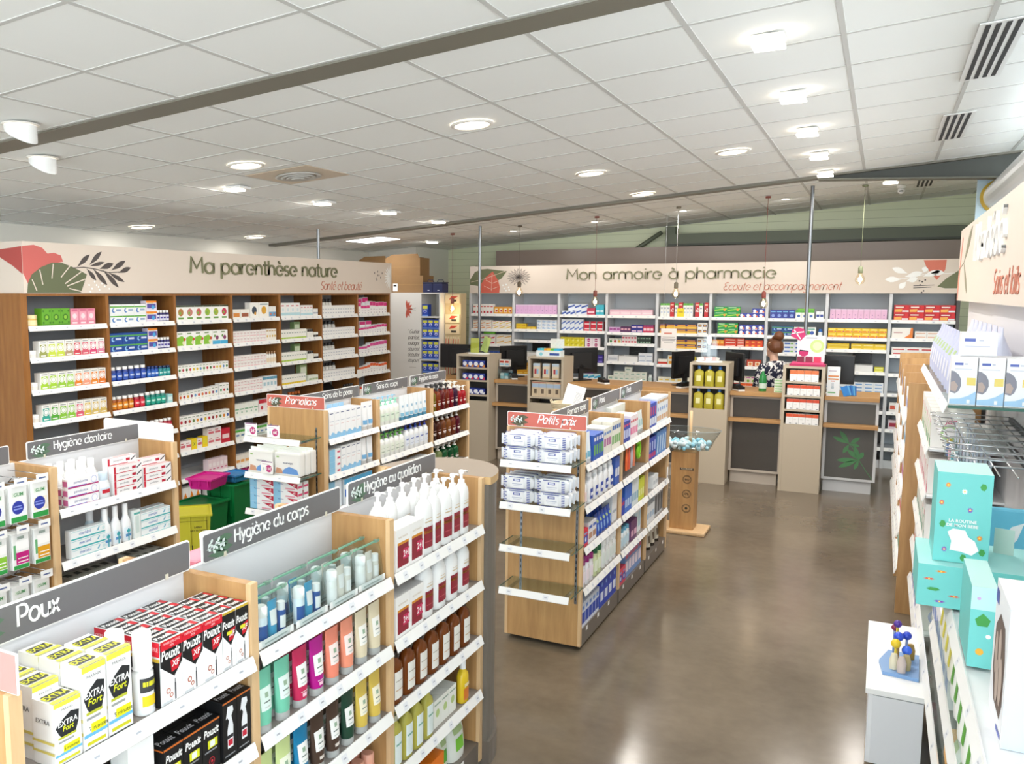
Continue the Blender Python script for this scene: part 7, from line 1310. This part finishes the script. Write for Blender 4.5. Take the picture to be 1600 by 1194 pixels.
for i, x in enumerate((-5.78, -5.62)):
    t = thing('cool_bag', ['navy cooler bag beside the cardboard boxes', 'navy cooler bag at the cabinet corner'][i], 'bag', (x, 11.25, 2.2105))
    m = MB(); m.box(-.078, 0, 0, .078, .2, .13, M('#1c2450', .6), c=.012); m.mark((.15, .2, .13), ('R', .5, .2, .7, .28, '#c8ccdc')); m.build('body', t)
    m = MB(); m.box(-.08, -.003, .1305, .08, .203, .15, M('#141a3c', .6), c=.006); m.tube([(-.05, .1, .15), (-.04, .1, .18), (.04, .1, .18), (.05, .1, .15)], .006, M('#141a3c', .6), 6); m.build('lid', t)
t = thing('drawer_column', 'beige column of narrow medicine drawers with red marks', 'drawers', (-5.545, 11.33, 0)); bg = M('#d8c6a2', .55)
m = MB(); m.box(0, .02, 0, .25, .2, 2.2, M('#c4b088', .6)); m.build('body', t)
for z0, z1, n in ((2.06, 2.18, 1), (1.78, 1.9, 1), (1.62, 1.76, 1), (1.2, 1.58, 6), (.82, 1.18, 6), (.68, .8, 1), (.54, .66, 1), (.2, .52, 6)):
    for k in range(n):
        a = .008 + k * .234 / n; b_ = a + .234 / n - .006; m = MB(); m.box(a, 0, z0, b_, .0195, z1, bg)
        w = b_ - a
        if n > 1: m.poly([(a + w * .25, -.0005, z1 - .16), (a + w * .6, -.0005, z1 - .16), (a + w * .75, -.0005, z1 - .03), (a + w * .4, -.0005, z1 - .03)], M('#b8402c')); m.poly([(a + w * .3, -.0005, z1 - .24), (a + w * .6, -.0005, z1 - .24), (a + w * .6, -.0005, z1 - .2), (a + w * .3, -.0005, z1 - .2)], M('#6a5a4a'))
        else: m.poly([(a + .06, -.0005, z1 - .07), (a + .14, -.0005, z1 - .06), (a + .21, -.0005, z1 - .02), (a + .1, -.0005, z1 - .02)], M('#b8402c')); m.poly([(a + .1, -.0005, z0 + .02), (a + .18, -.0005, z0 + .02), (a + .18, -.0005, z0 + .05), (a + .1, -.0005, z0 + .05)], M('#3a342c'))
        m.build('drawer', t)
# far left rack
t = thing('storage_rack', 'white storage rack seen past the leaf end of the wooden shelving', 'rack', (-7.3, 4.5, 0), pi / 2)
for x in (0, .9): m = MB(); m.box(x, 0, 0, x + .03, .2, 2.2, WHITE); m.build('upright', t)
for z in (2.1, 1.97, 1.78, 1.55, 1.3, 1.02, .7): m = MB(); m.box(.0305, 0, z, .8995, .2, z + .02, WHITE); m.build('shelf', t)
for i, (z, c, h) in enumerate(((1.57, '#3a9ad0', .1), (1.32, '#c8202c', .12), (1.04, '#6a5ab0', .1), (1.8, '#d8c8a0', .1))): B(Fr(-7.3, 4.53, z, pi / 2, 'on the far white rack'), .05, .8, 5, h, c, [('R', .2, .3, .8, .6, '#e8e8ea')], ['sky blue box', 'red box', 'violet box', 'beige box'][i], 'stock_box')
# crates
def crate(name, label, w, d, h, loc, rz, mat, rim=.012, flare=.02, cat='crate'):
    t = thing(name, label, cat, loc, rz); m = MB(); a, b_ = w / 2, d / 2
    def ring(s_, z): return [(-a - s_, -b_ - s_, z), (a + s_, -b_ - s_, z), (a + s_, b_ + s_, z), (-a - s_, b_ + s_, z)]
    V = ring(-flare, 0) + ring(0, h) + ring(-.004, h) + ring(-flare - .004, .006); m.raw(V, [(3, 2, 1, 0)] + [(i, (i + 1) % 4, 4 + (i + 1) % 4, 4 + i) for i in range(4)] + [(4 + i, 4 + (i + 1) % 4, 8 + (i + 1) % 4, 8 + i) for i in range(4)] + [(8 + i, 8 + (i + 1) % 4, 12 + (i + 1) % 4, 12 + i) for i in range(4)] + [(12, 13, 14, 15)], mat); m.build('body', t)
    m = MB(); R_ = ring(.014, h - .012); R2 = ring(.014, h + .004); R3 = ring(-.004, h + .004); m.raw(R_ + R2 + R3, [(i, (i + 1) % 4, 4 + (i + 1) % 4, 4 + i) for i in range(4)] + [(4 + i, 4 + (i + 1) % 4, 8 + (i + 1) % 4, 8 + i) for i in range(4)] + [(3, 2, 1, 0)], mat)
    for s_ in (-1, 1):
        for k in range(3): m.box(-a * .8 + k * a * .75, s_ * (b_ + .001) - .006, h * .3, -a * .8 + k * a * .75 + .012, s_ * (b_ + .001) + .006, h - .012, mat)
    m.build('rim', t); return t
GCR = M('#0b7a3e', .4); YCR = M('#c8c236', .45); PCR = M('#d01a8c', .35)
crate('delivery_crate', 'open green delivery crate under the magenta tray', .34, .46, .3, (-5.42, 5.95, .001), .0, GCR)
crate('delivery_crate', 'green delivery crate standing behind the magenta tray', .34, .4, .42, (-5.38, 6.42, .001), .0, GCR)
t = crate('yellow_tub', 'yellow tub lettered LAINO LAIT NUTRITIF on the floor', .34, .34, .36, (-5.1, 5.5, .001), .75, YCR, cat='tub')
m = MB(); V_, F_, x0, x1, y0, y1 = text_polys('LAINO', .02)
for s_, zz, wd in (('LAINO', .25, .065), ('LAIT NUTRITIF', .222, .125), ('11', .06, .04)):
    V_, F_, x0, x1, y0, y1 = text_polys(s_, .02); k = wd / (x1 - x0); m.raw([(-wd / 2 + (a - x0) * k + (.065 if zz > .1 else 0), -.1805, zz + (b_ - y0) * k) for a, b_ in V_], F_, M('#2a2a1c'))
m.stroke([[(-.14, .02), (-.14, .31), (.14, .31), (.14, .02)]], .004, -.1803, -.1795, M('#4a4a20')); m.build('lettering', t)
crate('magenta_tray', 'magenta plastic tray with white label on the green crates', .24, .32, .1, (-5.38, 6.06, .4305), .2, PCR, cat='tray')
crate('blue_tray', 'blue plastic tray behind the magenta one', .2, .24, .07, (-5.36, 6.42, .4265), 0, M('#3a86c4', .4), cat='tray')

# ================================================================== the woman behind the counter
WXP, WYP = -1.13, 11.62
t_mat_skin = M('#dcb09a', .5); HAIR = M('#4a2a1c', .45)
def fig(parts, name, parent, mat, vox, smooth=6):
    m = MB()
    for secs in parts:
        V = []; F_ = []; seg = 14; n = len(secs)
        for i, (p, r1, r2) in enumerate(secs):
            p = Vector(p); dd = Vector(secs[min(i + 1, n - 1)][0]) - Vector(secs[max(i - 1, 0)][0]); dd.normalize(); u = Vector((1, 0, 0)); u = u - dd * u.dot(dd)
            if u.length < .2: u = Vector((0, 1, 0)) - dd * dd.y
            u.normalize(); w = dd.cross(u)
            for k in range(seg): a = 2 * pi * k / seg; V.append(p + u * (r1 * cos(a)) + w * (r2 * sin(a)))
        for i in range(n - 1):
            for k in range(seg): F_.append((i * seg + k, i * seg + (k + 1) % seg, (i + 1) * seg + (k + 1) % seg, (i + 1) * seg + k))
        F_ += [tuple(range(seg - 1, -1, -1)), tuple(range((n - 1) * seg, n * seg))]; m.raw(V, F_, mat, True)
    o = m.build(name, parent)
    r = o.modifiers.new('join', 'REMESH'); r.mode = 'VOXEL'; r.voxel_size = vox; r.use_smooth_shade = True
    s_ = o.modifiers.new('soften', 'SMOOTH'); s_.factor = .5; s_.iterations = smooth
    return o
# local frame: she faces -x and a little away (+y), back towards the shop
wm = thing('person', 'person with auburn bun in navy and white blouse behind the counter', 'person', (WXP, WYP, -.03), -.95)
HD = Vector((-.05, .0, 1.535))   # head centre, bent forward (towards -x)
def L3(*q): return [((x, y, z), a, b_) for x, y, z, a, b_ in q]
head = L3((-.105, 0, 1.435, .028, .03), (-.1, 0, 1.455, .05, .05), (-.08, 0, 1.5, .078, .064), (-.06, 0, 1.545, .092, .074), (-.045, 0, 1.59, .088, .074), (-.035, 0, 1.625, .062, .056), (-.03, 0, 1.64, .028, .026))
nose = L3((-.135, 0, 1.545, .01, .01), (-.158, 0, 1.505, .014, .014), (-.15, 0, 1.495, .008, .01))
neck = L3((-.02, 0, 1.36, .058, .056), (-.03, 0, 1.42, .05, .05), (-.05, 0, 1.48, .05, .048))
torso = L3((0, 0, .82, .1, .155), (.0, 0, .92, .1, .16), (.005, 0, 1.02, .088, .128), (.012, 0, 1.14, .098, .14), (.018, 0, 1.26, .1, .165), (.012, 0, 1.33, .085, .155), (.0, 0, 1.375, .06, .09))
def limb(*q): return L3(*q)
arms = []; hands = []
for s_ in (-1, 1):
    arms.append(limb((.01, s_ * .165, 1.33, .052, .05), (.02, s_ * .205, 1.2, .046, .044), (.0, s_ * .225, 1.07, .038, .036), (-.1, s_ * .2, 1.0, .034, .032), (-.22, s_ * .16, .985, .026, .023)))
    hands.append(limb((-.215, s_ * .16, .985, .024, .021), (-.25, s_ * .15, .985, .034, .016), (-.295, s_ * .14, .98, .038, .014)))
    for k in range(4): y = s_ * .14 + (k - 1.5) * .018; ln = (.07, .08, .075, .058)[k]; hands.append(limb((-.285, y, .98, .0085, .0085), (-.295 - ln * .5, y, .972, .008, .008), (-.295 - ln, y, .955, .0065, .0065)))
    hands.append(limb((-.25, s_ * .12, .983, .011, .011), (-.285, s_ * .095, .978, .0095, .0095), (-.31, s_ * .09, .965, .0075, .0075)))
legs = []
for s_ in (-1, 1):
    legs.append(limb((0, s_ * .085, .88, .09, .088), (.0, s_ * .09, .7, .078, .078), (-.01, s_ * .095, .48, .056, .056), (.0, s_ * .095, .3, .055, .054), (.01, s_ * .095, .1, .036, .036), (.0, s_ * .095, .04, .04, .036)))
    legs.append(limb((.05, s_ * .095, .035, .03, .034), (-.04, s_ * .095, .035, .036, .034), (-.14, s_ * .095, .025, .038, .02), (-.17, s_ * .095, .02, .02, .012)))
ears = [limb((-.04, s_ * .072, 1.52, .016, .012), (-.035, s_ * .078, 1.55, .02, .012), (-.03, s_ * .074, 1.575, .012, .01)) for s_ in (-1, 1)]
body = fig([head, nose, neck, torso] + arms + hands + legs + ears, 'body', wm, t_mat_skin, .009, 3)
hair = [L3((.045, 0, 1.5, .03, .05), (.035, 0, 1.545, .062, .078), (.01, 0, 1.59, .088, .084), (-.015, 0, 1.63, .08, .07), (-.03, 0, 1.652, .04, .036)), L3((-.08, -.066, 1.6, .02, .016), (-.02, -.075, 1.57, .035, .016), (.03, -.062, 1.53, .03, .02)), L3((-.08, .066, 1.6, .02, .016), (-.02, .075, 1.57, .035, .016), (.03, .062, 1.53, .03, .02)), L3((-.125, 0, 1.61, .02, .05), (-.08, 0, 1.645, .03, .06), (-.03, 0, 1.655, .05, .06))]
bun = [L3((.035, 0, 1.66, .03, .03), (.05, 0, 1.69, .058, .06), (.06, 0, 1.72, .06, .062), (.068, 0, 1.75, .045, .046), (.07, 0, 1.768, .02, .02))]
HM, nt, b, N, L = nodemat('auburn_hair'); n_ = N('ShaderNodeTexNoise'); n_.inputs['Scale'].default_value = 60; cr = N('ShaderNodeValToRGB'); cr.color_ramp.elements[0].color = lin('#3a2012'); cr.color_ramp.elements[1].color = lin('#8a5230'); L(n_.outputs[0], cr.inputs[0]); L(cr.outputs[0], b.inputs['Base Color']); b.inputs['Roughness'].default_value = .45
fig(hair + bun, 'hair', wm, HM, .008, 3)
BLO, nt, b, N, L = nodemat('blotched_blouse'); tc = N('ShaderNodeTexCoord'); n_ = N('ShaderNodeTexNoise'); n_.inputs['Scale'].default_value = 22; n_.inputs['Detail'].default_value = 1.5; n_.inputs['Distortion'].default_value = 1.2; cr = N('ShaderNodeValToRGB'); cr.color_ramp.interpolation = 'CONSTANT'; e = cr.color_ramp.elements; e[0].color = lin('#1a1d38'); e[1].position = .53; e[1].color = lin('#e8e6e6')
L(tc.outputs['Object'], n_.inputs[0]); L(n_.outputs[0], cr.inputs[0]); L(cr.outputs[0], b.inputs['Base Color']); b.inputs['Roughness'].default_value = .8
bl = [L3((.0, 0, .8, .125, .185), (.0, 0, .92, .122, .18), (.006, 0, 1.03, .112, .158), (.014, 0, 1.15, .12, .165), (.02, 0, 1.27, .12, .188), (.014, 0, 1.345, .1, .17), (.0, 0, 1.39, .068, .1))]
for s_ in (-1, 1): bl.append(limb((.008, s_ * .14, 1.34, .066, .062), (.018, s_ * .2, 1.25, .066, .062), (.012, s_ * .225, 1.13, .06, .056), (-.03, s_ * .22, 1.05, .056, .052), (-.1, s_ * .2, 1.005, .05, .046)))
fig(bl, 'blouse', wm, BLO, .01, 4)
tr = []
for s_ in (-1, 1): tr.append(limb((0, s_ * .08, .9, .11, .1), (.0, s_ * .09, .7, .092, .09), (-.01, s_ * .095, .45, .072, .07), (.0, s_ * .095, .12, .062, .06)))
fig(tr, 'trousers', wm, M('#22242c', .8), .012, 3)
# ================================================================== right-hand wall: wooden unit (far) and baby goods unit (near); viewer looks towards +x
RX, RZ = .185, [1.34, 1.08, .82, .56, .3]
t = thing('wall_shelving', 'low wooden wall shelving seen edge on along the aisle, far part', 'shelving', (RX, 10.2, 0), -pi / 2)
for y in (6.75, 7.65, 8.5, 9.35, 10.2): u = 10.2 - y; m = MB(); m.box(u - .016, 0, .0, u + .016, .42, 1.6, WOODV); m.build('divider' if 6.8 < y < 10.1 else 'end_panel', t)
for k, y in enumerate((10.2, 9.35, 8.5, 7.65)):
    a = 10.2 - y + .0165; b_ = a + (.85 if k < 3 else .9) - .033
    m = MB(); m.box(a, .4, 0, b_, .415, 1.62, PANW); m.build('back_panel', t)
    for z in RZ: shelf_at(t, a, b_, z, .399)
    F = lambda s_: Fr(RX, y - .0165, RZ[s_], -pi / 2, f'{ORD[s_]} shelf of {ORD[3 - k]} aisle bay')
    for s_, (c, c2, nm) in enumerate((('#f2f2f4', '#a8b0e0', 'white and lilac'), ('#eef2f4', '#6ab0d8', 'white and blue'), ('#f4eef2', '#c83a9a', 'white and magenta'), ('#f4f0ea', '#d84a3c', 'white and red'), ('#eef2ee', '#7ab08a', 'white and green'))): B(F(s_), .03, .78, 6, .16, c, [('R', .1, .2, .9, .55, c2)], f'{nm} baby box', 'baby_box', v=.012, d=.12)
    B(Fr(RX, y - .0165, 1.34, -pi / 2, f'top of {ORD[3 - k]} aisle bay'), .03, .78, 5, .12, '#eef0f6', [('R', .1, .3, .9, .6, '#3a4ab0')], 'white and navy baby box', 'baby_box', v=.15, d=.1) if 0 else None
NX, N0, N1 = .265, 6.7, 1.6     # near unit
t = thing('baby_goods_unit', 'white wall unit of baby goods with glass shelves, nearest on the aisle', 'shelving', (NX, N0, 0), -pi / 2)
m = MB(); m.box(0, .36, 0, N0 - N1, .374, 2.13, PANW)
m.build('back_panel', t)
m = MB(); m.box(0.02, .06, 0, N0 - N1, .355, .12, PLINTH); m.build('plinth', t)
def nshelf(y0, y1, z, gl=False, x=0):
    a, b_ = N0 - y0, N0 - y1; m = MB(); m.box(a, x, z - .012, b_, .359, z, GLASS if gl else SHELFW); s_ = m.build('shelf', t)
    if gl: m = MB(); m.box(b_ + .0002, x, z - .0118, b_ + .001, .359, z - .0002, GEDGE); m.build('glass_edge', s_)
    rail(b_ - a - .004, s_, z, a + .002, x, .3, int(z * 50))
nshelf(6.66, 4.28, 1.732, True)
for z in (1.36, 1.1, .84, .58, .32): nshelf(6.66, 5.45, z)
nshelf(4.2, 1.62, 1.13); nshelf(4.2, 1.62, .82, True); nshelf(5.4, 1.62, .52, True)
def NF(y, z, pl, x=0): return Fr(NX + x, y, z, -pi / 2, pl)
# white boxes with oval window, facing the camera
PHY = [('R', .12, .84, .45, .89, '#5a6ab8'), ('R', .5, .85, .62, .88, '#c8ccdc'), ('R', .14, .75, .8, .765, '#d0d4e0'), ('R', .62, .42, .96, .58, '#ecd878'), ('P', [(0, .27), (.2, .24), (.34, .3), (.42, .42), (.4, .54), (.3, .64), (.12, .71), (0, .72)], '#8a8a96'), ('P', [(.02, .3), (.22, .28), (.3, .4), (.16, .5), (.02, .48)], '#b8a49c'), ('P', [(0, .02), (1, .02), (1, .3), (.7, .2), (.4, .14), (0, .12)], '#a8d0f0'), ('R', .66, .04, .78, .12, '#f4f6fa')]
F = Fr(.268, 4.3, 1.732, 0, 'at the end of glass shelf'); row(F, .0, .29, 3, carton(.093, .2, .07, '#f2f3f6', tuple(PHY)), 'breast_pump_box', 'white box with oval window', 'box', v=.005)
P2 = [('R', .1, .62, .4, .75, '#5a6ab8'), ('R', .12, .4, .8, .44, '#c8ccdc'), ('R', .5, .64, .62, .7, '#c8ccdc')]
for j in range(3): row(Fr(.268, 4.3, 1.732, 0, 'behind the windowed boxes'), .0, .29 if j < 2 else .2, 2 if j < 2 else 1, carton(.13, .1, .1, '#eceef2', tuple(P2)), 'breast_pump_box', ['lowest white box', 'middle white box', 'topmost white box'][j], 'box', v=.08, dz=.101 * j)
k = bag('#c4cae8', '#e8eaf6'); row(NF(6.6, 1.732, 'far along the glass shelf'), .0, 1.9, 9, item(k[0], .19, .28, .12, k[1]), 'nappy_bag', 'lilac and white nappy bag', 'bag', v=.02)
k = bag('#d8dcf0', '#5a5ac0'); row(NF(6.6, 1.732, 'at the back of the glass shelf'), .1, 1.8, 7, item(k[0], .2, .31, .12, k[1]), 'nappy_bag', 'pale nappy bag with violet disc', 'bag', v=.17)
# milk tubs with figures 1, 2, 3
def tub(c, num, c2):
    return [('R', 0, .78, 1, .98, '#f4f4f2'), ('T', 'JOZ', .5, .68, .16, '#c83a6a', .03, .2, .8), ('C', .5, .42, .26, c), ('C', .5, .42, .18, '#f4f0ee'), ('R', .5, .02, .98, .24, c2), ('T', num, .75, .13, .15, 'w', .03, 0, .3), ('rT', 'JOZ', .45, .7, .14, '#c83a6a', .03, .2, .8), ('rC', .45, .42, .22, c), ('rC', .45, .42, .15, '#f4f0ee'), ('rR', .4, .02, .95, .22, c2), ('rT', num, .68, .12, .13, 'w', .03, 0, .3)]
for z, c, num, c2, nm in ((1.36, '#b8d89a', '3', '#3a9a4a', 'green'), (1.1, '#f0b8c8', '2', '#d84a7a', 'pink'), (.84, '#8ac8a8', '1', '#1f8a6a', 'teal'), (.58, '#e8e0f0', '1', '#d8402c', 'red'), (.32, '#a8b8e8', '4', '#3a4ac0', 'blue')):
    row(NF(6.62, z, f'on the {nm} milk shelf of the aisle'), .0, 1.12, 6, carton(.165, .2, .2, '#f1ece6', tuple(tub(c, num, c2))), 'baby_milk_pack', f'white milk pack, {nm} square', 'pack', v=.004)
# wire rack with hanging blister packs
hk = thing('hook_rack', 'rack of chrome wire hooks above the turquoise gift boxes', 'hook rack', (NX, 5.4, 0), -pi / 2)
for z in (1.55, 1.42): m = MB(); m.box(.0, .34, z - .012, 1.68, .355, z + .012, M('#2e3238', .4)); m.build('rack_bar', hk)
for i in range(9): u = .06 + .18 * i; m = MB(); m.tube([(u, .34, 1.55), (u, .04, 1.55), (u, -.01, 1.562)], .0035, CHROME, 6); m.tube([(u, .34, 1.57), (u, -.012, 1.574)], .0025, CHROME, 6); h_ = m.build('hook', hk)
for i in range(6): m = MB(); m.tube([(.0, .03 + .055 * i, 1.545), (1.68, .03 + .055 * i, 1.545)], .003, CHROME, 6); m.build('cross_wire', hk)
def blister(c1, c2):
    def fn(w, h, d):
        b = MB(); b.box(-w / 2, d - .002, 0, w / 2, d, h, M('#c8d0e0', .4)); b.mark((w, d, h), ('R', 0, 0, 0, 0, 'w')); 
        q = MB(); loft(q, [(h * .1, w * .38, d * .45), (h * .55, w * .38, d * .45), (h * .62, w * .2, d * .3)], FILM, 16, 3); shift(q, d * .5); r_ = MB(); loft(r_, [(h * .12, w * .22, d * .3), (h * .4, w * .24, d * .32), (h * .45, w * .14, d * .2)], M(c1, .3), 14); r_.ball((0, 0, h * .5), w * .14, M(c2, .35), 12, 8); shift(r_, d * .5); return b, [('clear_shell', q), ('bottle', r_)]
    return ('bl', c1, c2), fn
for i, (c1, c2, nm) in enumerate((('#5a78b8', '#d8b84a', 'blue and gold'), ('#e8a8b8', '#f0e0e0', 'pink'), ('#3fa8b8', '#e8f0f0', 'aqua'), ('#4a5a98', '#c8d0e0', 'navy'), ('#58c0b8', '#d8f0ec', 'mint'), ('#6a88c0', '#e0e0e8', 'steel blue'), ('#8a98b0', '#d0d8e0', 'grey'))):
    kk = blister(c1, c2); p = item(kk[0], .11, .2, .05, kk[1]); row(NF(5.4, 1.325, 'hanging on the chrome rack'), .06 + .18 * i - .055, .06 + .18 * i + .055, 1, p, 'hanging_blister_pack', f'{nm} baby bottle blister pack', 'blister pack', v=.06, deep=2)
# turquoise gift boxes
TQ = '#6fcac6'
def flowers(seed):
    r = random.Random(seed); out = []
    spots = [(.2, .86, 'ora'), (.83, .86, 'leaf'), (.1, .66, '#e0604a'), (.62, .6, '#8a50b8'), (.5, .8, 'wh'), (.32, .3, '#e0604a'), (.82, .3, 'ora'), (.88, .14, 'leaf'), (.14, .42, 'leaf'), (.2, .14, '#8a50b8'), (.55, .06, 'leaf')]
    for x, z, c in spots:
        s_ = .05 if c != 'leaf' else .06
        if c == 'leaf': out.append(('P', [(x - s_, z), (x - s_ * .4, z + s_ * .7), (x + s_ * .6, z + s_ * .6), (x + s_, z), (x + s_ * .4, z - s_ * .6), (x - s_ * .5, z - s_ * .5)], '#3f9a48'))
        else:
            pts = []
            for q in range(20): a = 2 * pi * q / 20; rr = s_ * (1.15 if q % 2 else .6); pts.append((x + rr * cos(a), z + rr * .62 * sin(a)))
            out.append(('P', pts, c)); out.append(('C', x, z, .02, '#f0d060'))
    return out
TXT = [('T', 'LA ROUTINE', .5, .47, .035, 'w', .02, 0, .5), ('T', 'DE MON BEBE', .5, .42, .035, 'w', .02, 0, .6)]
BLOB = [('P', [(.24, .34), (.34, .38), (.56, .37), (.62, .3), (.74, .26), (.82, .16), (.7, .1), (.5, .13), (.3, .14), (.32, .24)], 'wh')]
p = carton(.16, .31, .24, TQ, tuple(flowers(1) + TXT + BLOB), None, '#c4ece8'); put(p, 'gift_box', (.278, 3.43, 1.2865), 0, 'tall turquoise flowered gift box standing on the flat one', 'gift box')
p = carton(.34, .144, .36, TQ, tuple(flowers(2) + [('T', 'LA ROUTINE', .58, .5, .07, 'w', .02, 0, .5, 1), ('T', 'DE BEBE', .66, .5, .07, 'w', .02, 0, .5, 1)]), None, '#a8e2e0'); put(p, 'gift_box', (.325, 3.37, 1.1412), 0, 'flat turquoise flowered gift box lying under the tall one', 'gift box')
p = carton(.062, .235, .3, TQ, tuple([('R', 0, .72, 1, 1, '#b8eae6'), ('P', [(.2, .6), (.5, .68), (.8, .6), (.7, .52), (.3, .52)], '#3f9a48'), ('C', .45, .2, .16, '#e8b03a'), ('C', .75, .4, .1, 'wh'), ('C', .3, .86, .08, '#c8a8d8')]), None, '#c4ece8'); put(p, 'gift_box', (.297, 2.86, 1.1412), 0, 'narrow turquoise gift box beside the white windowed carton', 'gift box')
m = MB(); m.box(-.16, 0, 0, .14, .03, .24, M('#6ec4e2', .35), c=.01); o = m.build('blue_display', None, (.475, 4.0, 1.1315), 0, label='sky blue display panel behind the tall turquoise box', cat='display')
m = MB(); m.prism([(-.03, .1), (.01, .17), (.05, .19), (.03, .12), (-.02, .06)], -.002, -.0004, M('#f2f4f6')); m.build('white_mark', o)
m = MB(); m.box(-.03, 0, 0, .03, .003, .09, M('#cfe2d8', .4)); m.build('price_card', None, (.42, 3.62, 1.2865), -.3, label='pale green card beside the tall turquoise box', cat='card')
# white carton with doll window (faces the aisle)
t2 = thing('toy_carton', 'white carton with large window at the near end of the shelf', 'carton', (.3, 2.38, 1.1315), 0)
m = MB(); m.box(0, 0, 0, .3, .26, .34, M('#eef0f4', .45), dict(f=M('#c8dcee', .5), t=M('#f4f5f7', .5))); m.build('body', t2); b0 = t2.children[-1]
m = MB(); m.raw([(-.0006, y, z) for y, z in ((.03, .09), (.06, .045), (.18, .05), (.225, .12), (.22, .23), (.15, .28), (.06, .27), (.03, .2))][::-1], [tuple(range(8))], M('#6a5a52', .6)); m.build('window', b0)
m = MB()
for y, z, a, b_ in ((.08, .13, .03, .06), (.14, .11, .028, .055), (.12, .2, .026, .05), (.18, .17, .024, .055)): m.raw([(-.0012, y + a * cos(q), z + b_ * sin(q)) for q in [2 * pi * i / 14 for i in range(14)]][::-1], [tuple(range(14))], M('#b8a69a', .7))
m.build('plush_shape', b0); m = MB(); m.raw([(-.001, y, z) for y, z in ((.2, .285), (.25, .285), (.25, .32), (.2, .32))], [(3, 2, 1, 0)], M('#4a58b0')); m.raw([(-.001, y, z) for y, z in ((.02, .01), (.1, .005), (.1, .018), (.02, .022))], [(3, 2, 1, 0)], M('#4a58b0')); m.build('logo_mark', b0)
# goods on the lower near shelves
k = bag('#e8e6d8', '#d8d04a'); row(NF(4.1, .8205, 'on the glass shelf under the gift boxes'), .0, .6, 4, item(k[0], .13, .22, .09, k[1]), 'nappy_bag', 'cream bag with yellow disc', 'bag', v=.01); k = bag('#eef0ea', '#5aa83a'); row(NF(3.5, .8205, 'on the near end of glass shelf'), .02, 1.1, 7, item(k[0], .13, .24, .09, k[1]), 'nappy_bag', 'white bag with green drop', 'bag', v=.01)
B(NF(5.3, .5205, 'on the lowest glass shelf'), .1, 1.3, 7, .2, '#eeeef2', [('R', .1, .2, .9, .6, '#7a90c8')], 'white and blue baby box', 'baby_box', v=.05); B(NF(3.6, .5205, 'on the lowest glass shelf'), .0, .12, 1, .1, '#e8b060', [], 'orange box', 'baby_box', v=.02); k = bag('#e6e8e4', '#8ab0d8'); row(NF(3.45, .5205, 'on the lowest glass shelf'), .0, 1.5, 9, item(k[0], .14, .22, .09, k[1]), 'nappy_bag', 'white bag with blue disc', 'bag', v=.02)
# low white cabinet in the aisle with a toy stand
t2 = thing('low_cabinet', 'low white cabinet standing out into the aisle', 'cabinet', (.025, 4.24, 0))
m = MB(); m.box(0, 0, .425, .235, .92, .45, WHITE, c=.002); m.build('top_board', t2); m = MB(); m.box(.012, .012, .1, .228, .91, .4245, M('#e4e5e7', .4)); m.build('body', t2)
m = MB(); m.box(.03, .002, .11, .226, .0115, .42, M('#e0e1e4', .4)); m.build('door', t2); m = MB(); m.box(.05, .08, 0, .12, .86, .0995, M('#2c2a28', .5)); m.build('foot', t2)
t2 = thing('toy_stand', 'small stand of colourful soothers and toys on the low cabinet', 'toys', (.165, 4.55, .4505))
m = MB(); m.prism([(-.075, -.12), (.07, -.14), (.08, .16), (-.05, .17), (-.09, .02)], 0, .016, M('#7aa0d0', .4), 'xy'); m.build('tray', t2)
for i, (x, y, z, r, c) in enumerate(((-.02, .06, .19, .018, '#5a3a9a'), (-.015, .0, .15, .022, '#3a5ad8'), (.02, .03, .15, .02, '#2f4ac0'), (-.025, -.03, .125, .022, '#e8c82c'), (.02, -.03, .1, .022, '#3a6ae0'), (-.03, .09, .16, .016, '#8a3050'))):
    m = MB(); m.ball((x, y, z), r, M(c, .3), 12, 8); m.tube([(x, y, .0165), (x, y, z - r * .8)], .006, M(['#e8d04a', '#d0a86a', '#8aa0c8'][i % 3], .4), 8); m.build('toy_ball', t2)
for i, (x, y, c) in enumerate(((-.03, -.07, '#e4dcc0'), (.02, -.06, '#b8a878'), (.0, -.1, '#c8b8b0'), (.04, .09, '#a88a40'))): m = MB(); loft(m, [(.0168, .018, .014), (.06, .02, .016), (.09, .012, .01)], M(c, .4), 12, 2, True, True, x, y); m.build('toy_block', t2)
